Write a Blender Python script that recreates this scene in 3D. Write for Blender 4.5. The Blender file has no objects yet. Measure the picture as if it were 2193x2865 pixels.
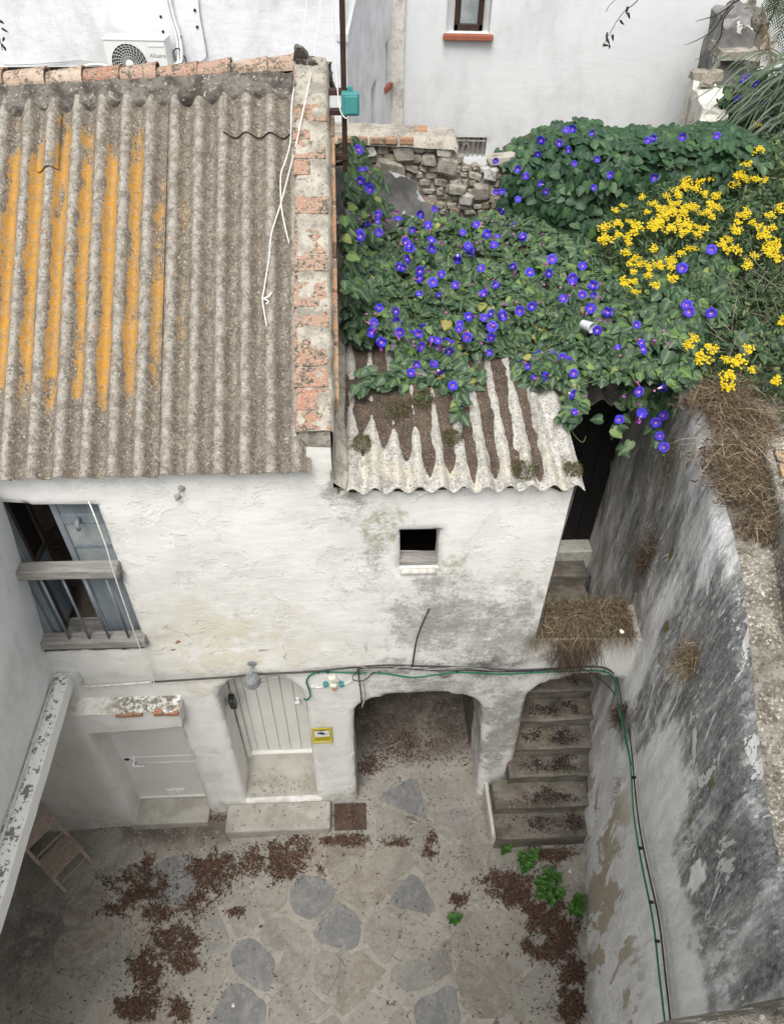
import bpy, bmesh, math, random
import numpy as np
from mathutils import Vector, Matrix, noise as mnoise
from mathutils.geometry import delaunay_2d_cdt

scene = bpy.context.scene
COL = scene.collection
R = math.radians
RNG = random.Random(7)

# ------------------------------------------------------------------ camera
CAM_H = 8.6
PITCH, ROLL, FPX, PW, PH = R(44.0), R(1.2), 1533.0, 1680.0, 2195.0
_fw = np.array([0, math.cos(PITCH), -math.sin(PITCH)])
_up = np.array([0, math.sin(PITCH), math.cos(PITCH)])
_rt = np.array([1.0, 0, 0])
_c, _s = math.cos(ROLL), math.sin(ROLL)
CRT, CUP = _rt*_c + _up*_s, _up*_c - _rt*_s
CPOS = np.array([0, 0, CAM_H])
cam_data = bpy.data.cameras.new('camera')
cam = bpy.data.objects.new('camera', cam_data)
COL.objects.link(cam)
M3 = Matrix(((CRT[0], CUP[0], -_fw[0]), (CRT[1], CUP[1], -_fw[1]), (CRT[2], CUP[2], -_fw[2])))
cam.matrix_world = Matrix.Translation((0, 0, CAM_H)) @ M3.to_4x4()
cam_data.sensor_fit = 'VERTICAL'
cam_data.sensor_height = 24.0
cam_data.lens = 24.0*FPX/PH
cam_data.clip_start, cam_data.clip_end = 0.05, 500.0
scene.camera = cam

# ------------------------------------------------------------------ sky, sun, exposure
SUN_EL, SUN_AZ = R(60), R(190)
world = bpy.data.worlds.new('World')
scene.world = world
world.use_nodes = True
wt = world.node_tree
wt.nodes.clear()
sky = wt.nodes.new('ShaderNodeTexSky')
sky.sky_type = 'NISHITA'
sky.sun_disc = False
sky.sun_elevation = SUN_EL
sky.sun_rotation = SUN_AZ
sky.air_density, sky.dust_density, sky.ozone_density = 1.0, 4.0, 1.0
hs = wt.nodes.new('ShaderNodeHueSaturation')
hs.inputs['Saturation'].default_value = 0.16      # overcast: the cloud deck greys the sky light
bg = wt.nodes.new('ShaderNodeBackground')
bg.inputs['Strength'].default_value = 0.15
wo = wt.nodes.new('ShaderNodeOutputWorld')
wt.links.new(sky.outputs[0], hs.inputs['Color'])
wt.links.new(hs.outputs[0], bg.inputs[0])
wt.links.new(bg.outputs[0], wo.inputs[0])
sd = bpy.data.lights.new('sun', 'SUN')
sd.energy, sd.angle, sd.color = 1.4, R(30), (1.0, 0.965, 0.915)
sun = bpy.data.objects.new('sun', sd)
COL.objects.link(sun)
# rays travel away from the sun; azimuth measured like the sky node (from +Y, clockwise)
sdir = Vector((math.sin(SUN_AZ)*math.cos(SUN_EL), math.cos(SUN_AZ)*math.cos(SUN_EL), math.sin(SUN_EL)))
sun.rotation_euler = sdir.to_track_quat('Z', 'Y').to_euler()
sun.location = (0, -4, 14)
scene.view_settings.view_transform = 'Standard'
scene.view_settings.look = 'None'
scene.view_settings.gamma = 1.0
scene.view_settings.exposure = 0.68
scene.cycles.max_bounces = 6
scene.cycles.diffuse_bounces = 3
scene.cycles.glossy_bounces = 2

# ------------------------------------------------------------------ survey helpers
# the house front is a vertical plane turned 3.5 degrees from the x axis: s runs along it, dep into it
YAW = R(3.5)
FE = np.array([math.cos(YAW), math.sin(YAW), 0])
FN = np.array([-math.sin(YAW), math.cos(YAW), 0])
D0 = 3.8342
ZV = np.array([0, 0, 1.0])
def W(s, dep, z):
    return FE*s + FN*(D0 + dep) + ZV*z
def toloc(p):
    return float(np.dot(p, FE)), float(np.dot(p, FN) - D0), float(p[2])
def ray(u, v):
    return _fw + CRT*(u - 840)/FPX + CUP*(1097.5 - v)/FPX
def on_plane(u, v, p, nn):
    d = ray(u, v)
    return CPOS + d*(np.dot(np.asarray(p) - CPOS, nn)/np.dot(d, nn))
def on_z(u, v, z):
    return on_plane(u, v, (0, 0, z), ZV)
def on_y(u, v, y):
    return on_plane(u, v, (0, y, 0), np.array([0, 1.0, 0]))
def on_x(u, v, x):
    return on_plane(u, v, (x, 0, 0), np.array([1.0, 0, 0]))
def fac(u, v, dep=0.0):
    return on_plane(u, v, FN*(D0 + dep), FN)
def on_field(u, v, f, z0):
    z = z0
    for _ in range(25):
        p = on_z(u, v, z)
        z = 0.5*z + 0.5*f(p[0], p[1])
    return p

def fbm(x, y, z=0.0, sc=1.0, octv=4):
    return mnoise.fractal(Vector((x*sc, y*sc, z*sc)), 1.0, 2.0, octv)
def lerp(a, b, t):
    return a + (b - a)*t
def sstep(a, b, x):
    t = min(1, max(0, (x - a)/(b - a)))
    return t*t*(3 - 2*t)
def interp(x, pts):
    if x <= pts[0][0]: return pts[0][1]
    for (a, fa), (b, fb) in zip(pts, pts[1:]):
        if x <= b: return lerp(fa, fb, (x - a)/(b - a))
    return pts[-1][1]

# ------------------------------------------------------------------ objects
def tag(o, label=None, cat=None, group=None, kind=None):
    if label: o['label'] = label
    if cat: o['category'] = cat
    if group: o['group'] = group
    if kind: o['kind'] = kind
    return o
def thing(name, label, cat, loc=(0, 0, 0), group=None):
    o = bpy.data.objects.new(name, None)
    COL.objects.link(o)
    o.location = [float(a) for a in loc]
    o.empty_display_size = 0.2
    return tag(o, label, cat, group)
def link(name, me, parent=None, mat=None):
    o = bpy.data.objects.new(name, me)
    COL.objects.link(o)
    if mat and not me.materials: me.materials.append(mat)
    if parent is not None:
        o.parent = parent
        o.matrix_parent_inverse = pinv(parent)
    return o
PM = {}
def pinv(parent):
    if parent.name not in PM:
        # empties stand at the thing's base; mesh parents are modelled in world coordinates
        m = Matrix.Translation(parent.location) if parent.data is None else Matrix.Identity(4)
        PM[parent.name] = m.inverted()
    return PM[parent.name]
def mesh(name, verts, faces, mat, parent=None, smooth=False):
    me = bpy.data.meshes.new(name)
    me.from_pydata([tuple(map(float, v)) for v in verts], [], faces)
    me.validate()
    if smooth:
        me.polygons.foreach_set('use_smooth', [True]*len(me.polygons))
    me.update()
    return link(name, me, parent, mat)
class MB:
    """collects shapes for one mesh"""
    def __init__(self): self.v, self.f = [], []
    def add(self, vs, fs):
        b = len(self.v)
        self.v += [np.asarray(v, float) for v in vs]
        self.f += [tuple(i + b for i in f) for f in fs]
        return self
    def hexa(self, c8):
        return self.add(c8, [(0, 3, 2, 1), (4, 5, 6, 7), (0, 1, 5, 4), (1, 2, 6, 5), (2, 3, 7, 6), (3, 0, 4, 7)])
    def bar(self, a, b, w, h, up=(0, 0, 1)):
        a, b = np.asarray(a, float), np.asarray(b, float)
        d = b - a; d /= np.linalg.norm(d)
        up = np.asarray(up, float)
        sd_ = np.cross(d, up); sd_ /= np.linalg.norm(sd_)
        u2 = np.cross(sd_, d)
        o = [sd_*(-w/2) + u2*(-h/2), sd_*(w/2) + u2*(-h/2), sd_*(w/2) + u2*(h/2), sd_*(-w/2) + u2*(h/2)]
        return self.hexa([a + q for q in o] + [b + q for q in o])
    def lbox(self, s0, s1, d0, d1, z0, z1):
        return self.hexa([W(s0, d0, z0), W(s1, d0, z0), W(s1, d1, z0), W(s0, d1, z0),
                          W(s0, d0, z1), W(s1, d0, z1), W(s1, d1, z1), W(s0, d1, z1)])
    def box(self, x0, x1, y0, y1, z0, z1):
        return self.hexa([(x0, y0, z0), (x1, y0, z0), (x1, y1, z0), (x0, y1, z0),
                          (x0, y0, z1), (x1, y0, z1), (x1, y1, z1), (x0, y1, z1)])
    def tube(self, pts, r, n=6, smooth=0, cap=True):
        pts = [np.asarray(p, float) for p in pts]
        if smooth: pts = catmull(pts, smooth)
        rs = r if isinstance(r, (list, tuple)) else [r]*len(pts)
        if len(rs) != len(pts):
            rs = [interp(i/(len(pts) - 1), [(k/(len(rs) - 1), q) for k, q in enumerate(rs)]) for i in range(len(pts))]
        vs, fs = [], []
        ref = np.array([0.31, 0.17, 0.93])
        for i, p in enumerate(pts):
            t = pts[min(i + 1, len(pts) - 1)] - pts[max(i - 1, 0)]
            t = t/(np.linalg.norm(t) + 1e-9)
            a = np.cross(t, ref); la = np.linalg.norm(a)
            if la < 1e-3: a = np.cross(t, (1, 0, 0)); la = np.linalg.norm(a)
            a /= la
            b = np.cross(t, a)
            for k in range(n):
                an = 2*math.pi*k/n
                vs.append(p + (a*math.cos(an) + b*math.sin(an))*rs[i])
        for i in range(len(pts) - 1):
            for k in range(n):
                k2 = (k + 1) % n
                fs.append((i*n + k, i*n + k2, (i + 1)*n + k2, (i + 1)*n + k))
        if cap:
            fs.append(tuple(range(n))[::-1])
            fs.append(tuple((len(pts) - 1)*n + k for k in range(n)))
        return self.add(vs, fs)
    def lathe(self, c, axis, prof, n=16, ref=(0.3, 0.2, 0.9)):
        """prof: (distance along axis, radius)"""
        c, ax = np.asarray(c, float), np.asarray(axis, float)
        ax /= np.linalg.norm(ax)
        a = np.cross(ax, np.asarray(ref, float)); a /= np.linalg.norm(a)
        b = np.cross(ax, a)
        vs, fs = [], []
        for (t, r) in prof:
            for k in range(n):
                an = 2*math.pi*k/n
                vs.append(c + ax*t + (a*math.cos(an) + b*math.sin(an))*r)
        for i in range(len(prof) - 1):
            for k in range(n):
                k2 = (k + 1) % n
                fs.append((i*n + k, i*n + k2, (i + 1)*n + k2, (i + 1)*n + k))
        fs.append(tuple(range(n))[::-1])
        fs.append(tuple((len(prof) - 1)*n + k for k in range(n)))
        return self.add(vs, fs)
    def ribbon(self, pts, w, side):
        """flat tapering blade along pts"""
        pts = [np.asarray(p, float) for p in pts]
        side = np.asarray(side, float)
        vs, fs = [], []
        n = len(pts)
        for i, p in enumerate(pts):
            ww = w*(1 - (i/(n - 1))**2*0.9)*0.5
            vs += [p - side*ww, p + side*ww]
        for i in range(n - 1):
            fs.append((2*i, 2*i + 1, 2*i + 3, 2*i + 2))
        return self.add(vs, fs)
    def build(self, name, mat, parent=None, smooth=False, bevel=0.0, seg=2):
        o = mesh(name, self.v, self.f, mat, parent, smooth)
        if bevel:
            m = o.modifiers.new('bevel', 'BEVEL')
            m.width, m.segments, m.limit_method = bevel, seg, 'ANGLE'
            m.angle_limit = R(40)
        return o
def catmull(p, k):
    out = []
    n = len(p)
    for i in range(n - 1):
        p0, p1, p2, p3 = p[max(i - 1, 0)], p[i], p[i + 1], p[min(i + 2, n - 1)]
        for j in range(k):
            t = j/k
            out.append(0.5*((2*p1) + (p2 - p0)*t + (2*p0 - 5*p1 + 4*p2 - p3)*t*t + (3*p1 - p0 - 3*p2 + p3)*t**3))
    out.append(p[-1])
    return out
def pip(x, y, poly):
    """vectorised point in polygon"""
    x, y = np.asarray(x), np.asarray(y)
    ins = np.zeros(x.shape, bool)
    n = len(poly)
    for i in range(n):
        x0, y0 = poly[i]; x1, y1 = poly[(i + 1) % n]
        c = ((y0 > y) != (y1 > y))
        with np.errstate(divide='ignore', invalid='ignore'):
            xi = (x1 - x0)*(y - y0)/(y1 - y0) + x0
        ins ^= c & (x < xi)
    return ins
def sampler(poly, f=None, batch=20000):
    """endless random points inside a polygon"""
    xs = [p[0] for p in poly]; ys = [p[1] for p in poly]
    rs = np.random.RandomState(5)
    while True:
        x, y = rs.uniform(min(xs), max(xs), batch), rs.uniform(min(ys), max(ys), batch)
        k = pip(x, y, poly)
        for a, c in zip(x[k], y[k]): yield float(a), float(c)
def edge_dist(x, y, poly):
    d = np.full(np.shape(x), 1e9)
    for i in range(len(poly)):
        a = np.array(poly[i]); b = np.array(poly[(i + 1) % len(poly)])
        ab = b - a
        t = np.clip(((x - a[0])*ab[0] + (y - a[1])*ab[1])/(ab.dot(ab) + 1e-12), 0, 1)
        d = np.minimum(d, np.hypot(x - a[0] - t*ab[0], y - a[1] - t*ab[1]))
    return d
def resample(poly, h, wob=0.0, seed=0.0):
    out = []
    n = len(poly)
    for i in range(n):
        a, b = poly[i], poly[(i + 1) % n]
        L = math.hypot(b[0] - a[0], b[1] - a[1])
        k = max(1, int(round(L/h)))
        for j in range(k):
            t = j/k
            x, y = lerp(a[0], b[0], t), lerp(a[1], b[1], t)
            if wob:
                x += wob*fbm(x, y, seed, 2.2, 3); y += wob*fbm(x, y, seed + 9.3, 2.2, 3)
            out.append((x, y))
    return out
def plaster_wall(name, outline, holes, reveals, mat, parent, dep=0.0, h=0.06, amp=0.010, rnd=0.03, edge=0.0, wob=0.012,
                 place=None, back=0.0, flare=None):
    """hand-plastered wall: outline and holes in (s,z); reveals = depth of each opening; place maps (s,dep,z) to world"""
    place = place or W
    out = resample(outline, h, edge, 3.1)
    hs_ = [resample(p, h*0.6, wob, 5.0 + i) for i, p in enumerate(holes)]
    xs = [p[0] for p in out]; ys = [p[1] for p in out]
    gx, gy = np.meshgrid(np.arange(min(xs), max(xs), h), np.arange(min(ys), max(ys), h))
    gx = gx + (np.arange(gx.shape[0]) % 2)[:, None]*h*0.5
    gx, gy = gx.ravel(), gy.ravel()
    keep = pip(gx, gy, out) & (edge_dist(gx, gy, out) > h*0.5)
    for p in hs_:
        keep &= ~pip(gx, gy, p) & (edge_dist(gx, gy, p) > h*0.35)
    pts, edges = [], []
    for loop in [out] + hs_:
        b = len(pts)
        pts += loop
        edges += [(b + i, b + (i + 1) % len(loop)) for i in range(len(loop))]
    pts += list(zip(gx[keep], gy[keep]))
    vv, ee, ff, ov, _, _ = delaunay_2d_cdt([Vector((float(p[0]), float(p[1]))) for p in pts], edges, [], 0, 1e-5)
    vx = np.array([v.x for v in vv]); vy = np.array([v.y for v in vv])
    F = np.array([f for f in ff if len(f) == 3])
    cx, cy = vx[F].mean(1), vy[F].mean(1)
    ok = pip(cx, cy, out)
    for p in hs_: ok &= ~pip(cx, cy, p)
    F = F[ok]
    dd = np.full(vx.shape, 1e9)
    for p in hs_: dd = np.minimum(dd, edge_dist(vx, vy, p))
    push = np.where(dd < rnd, rnd - np.sqrt(np.maximum(0, rnd**2 - (rnd - dd)**2)), 0.0)
    verts = []
    for x, y, q in zip(vx, vy, push):
        n1 = fbm(x, y, dep*3 + 1.7, 0.9, 3)*1.3 + fbm(x, y, dep + 4.0, 4.0, 3)*0.55
        d = dep + amp*n1 + q + (flare(x, y) if flare else 0)
        verts.append(place(x, d, y))
    faces = [tuple(int(i) for i in f) for f in F]
    # openings: sweep every hole edge inwards
    lut = {}
    for i, (x, y) in enumerate(zip(vx, vy)): lut[(round(x, 4), round(y, 4))] = i
    def vid(p):
        k = (round(p[0], 4), round(p[1], 4))
        if k in lut: return lut[k]
        return int(np.argmin((vx - p[0])**2 + (vy - p[1])**2))
    for p, depth in zip(hs_, reveals):
        ids = [vid(q) for q in p]
        prev = ids
        ns = max(1, int(round(depth/0.08)))
        for k in range(1, ns + 1):
            dk = dep + rnd + (depth - rnd)*k/ns
            cur = []
            for q in p:
                verts.append(place(q[0] + 0.006*fbm(q[0], q[1], dk, 3), dk, q[1] + 0.006*fbm(q[1], q[0], dk, 3)))
                cur.append(len(verts) - 1)
            for i in range(len(p)):
                j = (i + 1) % len(p)
                faces.append((prev[i], prev[j], cur[j], cur[i]))
            prev = cur
    if back:
        ids = [vid(q) for q in out]
        cur = []
        for q in out:
            verts.append(place(q[0], dep + back, q[1])); cur.append(len(verts) - 1)
        for i in range(len(out)):
            j = (i + 1) % len(out)
            faces.append((ids[j], ids[i], cur[i], cur[j]))
    o = mesh(name, verts, faces, mat, parent, smooth=True)
    bm = bmesh.new(); bm.from_mesh(o.data)
    bmesh.ops.recalc_face_normals(bm, faces=bm.faces)
    # sharp plaster corners stay readable
    for e in bm.edges:
        if len(e.link_faces) == 2 and e.calc_face_angle(0) > R(50): e.smooth = False
    bm.to_mesh(o.data); bm.free()
    return o
def grid(name, nu, nv, fn, mat, parent=None, smooth=True, attr=None):
    vs, fs = [], []
    for j in range(nv + 1):
        for i in range(nu + 1):
            vs.append(fn(i/nu, j/nv))
    for j in range(nv):
        for i in range(nu):
            a = j*(nu + 1) + i
            fs.append((a, a + 1, a + nu + 2, a + nu + 1))
    return mesh(name, vs, fs, mat, parent, smooth)
def cloud(name, base_v, base_f, mats4, mat, parent=None, tint=None, smooth=False, mid=None):
    """many copies of a small shape joined in one mesh; mats4: (n,4,4) array; tint: per copy value stored as attribute"""
    bv = np.asarray(base_v, float); n = len(mats4); k = len(bv)
    hv = np.hstack([bv, np.ones((k, 1))])
    V = np.einsum('nij,kj->nki', mats4, hv)[:, :, :3].reshape(-1, 3)
    lens = np.array([len(f) for f in base_f]); flat = np.array([i for f in base_f for i in f])
    L = (flat[None, :] + (np.arange(n)*k)[:, None]).ravel()
    tot = np.tile(lens, n); start = np.concatenate([[0], np.cumsum(tot)[:-1]])
    me = bpy.data.meshes.new(name)
    me.vertices.add(len(V)); me.vertices.foreach_set('co', V.ravel().astype(np.float32))
    me.loops.add(len(L)); me.loops.foreach_set('vertex_index', L.astype(np.int32))
    me.polygons.add(len(tot)); me.polygons.foreach_set('loop_start', start.astype(np.int32))
    if smooth: me.polygons.foreach_set('use_smooth', np.ones(len(tot), bool))
    if tint is not None:
        at = me.attributes.new('tint', 'FLOAT', 'POINT')
        at.data.foreach_set('value', np.repeat(np.asarray(tint, np.float32), k))
    if mid is not None:
        at = me.attributes.new('mid', 'FLOAT', 'POINT')
        at.data.foreach_set('value', np.tile(np.asarray(mid, np.float32), n))
    me.update(calc_edges=True); me.validate()
    return link(name, me, parent, mat)
def frame(pos, normal, spin, scale):
    """matrix: local z = normal, y turned by spin"""
    z = np.asarray(normal, float); z = z/np.linalg.norm(z)
    a = np.array([0, 0, 1.0]) if abs(z[2]) < 0.95 else np.array([0, 1.0, 0])
    x = np.cross(a, z); x /= np.linalg.norm(x)
    y = np.cross(z, x)
    c, s = math.cos(spin), math.sin(spin)
    x2, y2 = x*c + y*s, y*c - x*s
    sc = (scale,)*3 if not isinstance(scale, (tuple, list)) else scale
    m = np.eye(4)
    m[:3, 0], m[:3, 1], m[:3, 2], m[:3, 3] = x2*sc[0], y2*sc[1], z*sc[2], pos
    return m
def inst(name, me, m, parent=None):
    o = bpy.data.objects.new(name, me)
    COL.objects.link(o)
    if parent is not None:
        o.parent = parent
        o.matrix_parent_inverse = pinv(parent)
    o.matrix_basis = Matrix([[float(a) for a in r] for r in m])
    return o

def rough_block(name, c8, mat, parent, n=10, amp=0.04, sc=2.5, sides=True):
    """hexahedron with weathered, uneven faces (bottom left open)"""
    c8 = [np.asarray(c, float) for c in c8]
    ctr = sum(c8)/8
    mb = MB()
    quads = [(4, 5, 6, 7), (0, 1, 5, 4), (1, 2, 6, 5), (2, 3, 7, 6), (3, 0, 4, 7)]
    for q in quads:
        vs, fs = [], []
        for j in range(n + 1):
            for i in range(n + 1):
                a, b_ = i/n, j/n
                p = (c8[q[0]]*(1 - a) + c8[q[1]]*a)*(1 - b_) + (c8[q[3]]*(1 - a) + c8[q[2]]*a)*b_
                d = np.array([fbm(p[0], p[1], p[2] + k*7.7, sc, 4) for k in range(3)])
                r_ = (p - ctr); r_ = r_/np.linalg.norm(r_)
                vs.append(p + d*amp + r_*amp*fbm(p[0], p[1], p[2], sc*2.4, 3))
        for j in range(n):
            for i in range(n):
                k = j*(n + 1) + i
                fs.append((k, k + 1, k + n + 2, k + n + 1))
        mb.add(vs, fs)
    o = mb.build(name, mat, parent, smooth=True)
    bm = bmesh.new(); bm.from_mesh(o.data)
    bmesh.ops.remove_doubles(bm, verts=bm.verts, dist=0.0005); bmesh.ops.recalc_face_normals(bm, faces=bm.faces)
    for e in bm.edges:
        if len(e.link_faces) == 2 and e.calc_face_angle(0) > R(48): e.smooth = False
    bm.to_mesh(o.data); bm.free()
    return o
# ------------------------------------------------------------------ materials
class NB:
    def __init__(self, name, rough=0.85):
        self.m = bpy.data.materials.new(name)
        self.m.use_nodes = True
        self.t = self.m.node_tree
        self.b = self.t.nodes['Principled BSDF']
        self.b.inputs['Roughness'].default_value = rough
        self.b.inputs['Specular IOR Level'].default_value = 0.3
        self._geo = None
    def n(self, typ, **kw):
        nd = self.t.nodes.new(typ)
        for k, v in kw.items(): setattr(nd, k, v)
        return nd
    def put(self, sock, v):
        if isinstance(v, bpy.types.NodeSocket): self.t.links.new(v, sock)
        elif v is not None:
            if isinstance(v, (tuple, list)) and len(v) == 3 and sock.type == 'RGBA': v = (*v, 1)
            sock.default_value = v
    @property
    def pos(self):
        if not self._geo: self._geo = self.n('ShaderNodeNewGeometry')
        return self._geo.outputs['Position']
    def math(self, op, a, b=None, c=None, clamp=False):
        nd = self.n('ShaderNodeMath', operation=op, use_clamp=clamp)
        self.put(nd.inputs[0], a)
        if b is not None: self.put(nd.inputs[1], b)
        if c is not None: self.put(nd.inputs[2], c)
        return nd.outputs[0]
    def mul(self, a, b): return self.math('MULTIPLY', a, b)
    def add(self, a, b): return self.math('ADD', a, b)
    def sub(self, a, b): return self.math('SUBTRACT', a, b)
    def mx(self, a, b): return self.math('MAXIMUM', a, b)
    def vec(self, op, a, b):
        nd = self.n('ShaderNodeVectorMath', operation=op)
        self.put(nd.inputs[0], a); self.put(nd.inputs[1], b)
        return nd.outputs['Value'] if op in ('DOT_PRODUCT', 'DISTANCE', 'LENGTH') else nd.outputs[0]
    def scl(self, v): return self.vec('MULTIPLY', self.pos, v)
    def noise(self, scale, detail=4, rough=0.55, vec=None, dist=0.0):
        nd = self.n('ShaderNodeTexNoise')
        self.put(nd.inputs['Vector'], vec if vec is not None else self.pos)
        nd.inputs['Scale'].default_value = scale
        nd.inputs['Detail'].default_value = min(detail, 4)
        nd.inputs['Roughness'].default_value = rough
        nd.inputs['Distortion'].default_value = dist
        return nd.outputs['Fac']
    def voro(self, scale, vec=None, feature='F1', out='Distance', rnd=1.0):
        nd = self.n('ShaderNodeTexVoronoi', feature=feature)
        self.put(nd.inputs['Vector'], vec if vec is not None else self.pos)
        nd.inputs['Scale'].default_value = scale
        nd.inputs['Randomness'].default_value = rnd
        return nd.outputs[out]
    def rng(self, x, a, b, lo=0.0, hi=1.0, smooth=True):
        nd = self.n('ShaderNodeMapRange')
        if smooth: nd.interpolation_type = 'SMOOTHSTEP'
        self.put(nd.inputs['Value'], x)
        for k, v in zip(('From Min', 'From Max', 'To Min', 'To Max'), (a, b, lo, hi)): self.put(nd.inputs[k], v)
        return nd.outputs[0]
    def mix(self, f, a, b, mode='MIX'):
        nd = self.n('ShaderNodeMix', data_type='RGBA', blend_type=mode)
        self.put(nd.inputs[0], f); self.put(nd.inputs[6], a); self.put(nd.inputs[7], b)
        return nd.outputs[2]
    def ramp(self, f, stops):
        nd = self.n('ShaderNodeValToRGB')
        el = nd.color_ramp.elements
        while len(el) < len(stops): el.new(0.5)
        for e, (p, c) in zip(el, stops):
            e.position = p; e.color = (*c, 1)
        self.put(nd.inputs[0], f)
        return nd.outputs[0]
    def sep(self, v=None):
        nd = self.n('ShaderNodeSeparateXYZ')
        self.put(nd.inputs[0], v if v is not None else self.pos)
        return nd.outputs
    def comb(self, x, y, z=0.0):
        nd = self.n('ShaderNodeCombineXYZ')
        for i, q in enumerate((x, y, z)): self.put(nd.inputs[i], q)
        return nd.outputs[0]
    def blob(self, p2, cx, cy, rx, ry, soft=0.0):
        d = self.vec('MULTIPLY', self.vec('SUBTRACT', p2, (cx, cy, 0)), (1/rx, 1/ry, 0))
        return self.rng(self.vec('LENGTH', d, (0, 0, 0)), soft, 1.0, 1.0, 0.0)
    def attr(self, name):
        nd = self.n('ShaderNodeAttribute', attribute_name=name)
        return nd.outputs['Fac']
    def objrnd(self):
        return self.n('ShaderNodeObjectInfo').outputs['Random']
    def bump(self, h, strength=0.4, dist=0.01, prev=None):
        nd = self.n('ShaderNodeBump')
        nd.inputs['Strength'].default_value = strength
        nd.inputs['Distance'].default_value = dist
        self.put(nd.inputs['Height'], h)
        if prev is not None: self.put(nd.inputs['Normal'], prev)
        return nd.outputs[0]
    def done(self, col, rough=None, normal=None, **kw):
        self.put(self.b.inputs['Base Color'], col)
        if rough is not None: self.put(self.b.inputs['Roughness'], rough)
        if normal is not None: self.put(self.b.inputs['Normal'], normal)
        for k, v in kw.items(): self.put(self.b.inputs[k.replace('_', ' ')], v)
        return self.m

M = {}
WHITE = (0.76, 0.752, 0.728)
def plaster_bump(b, st=0.35):
    h1 = b.noise(5.0, 5, 0.6, b.scl((1, 1, 1.6)))
    h2 = b.noise(38, 3, 0.6)
    n = b.bump(h1, st, 0.04)
    return b.bump(h2, st*0.6, 0.006, n)

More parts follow.
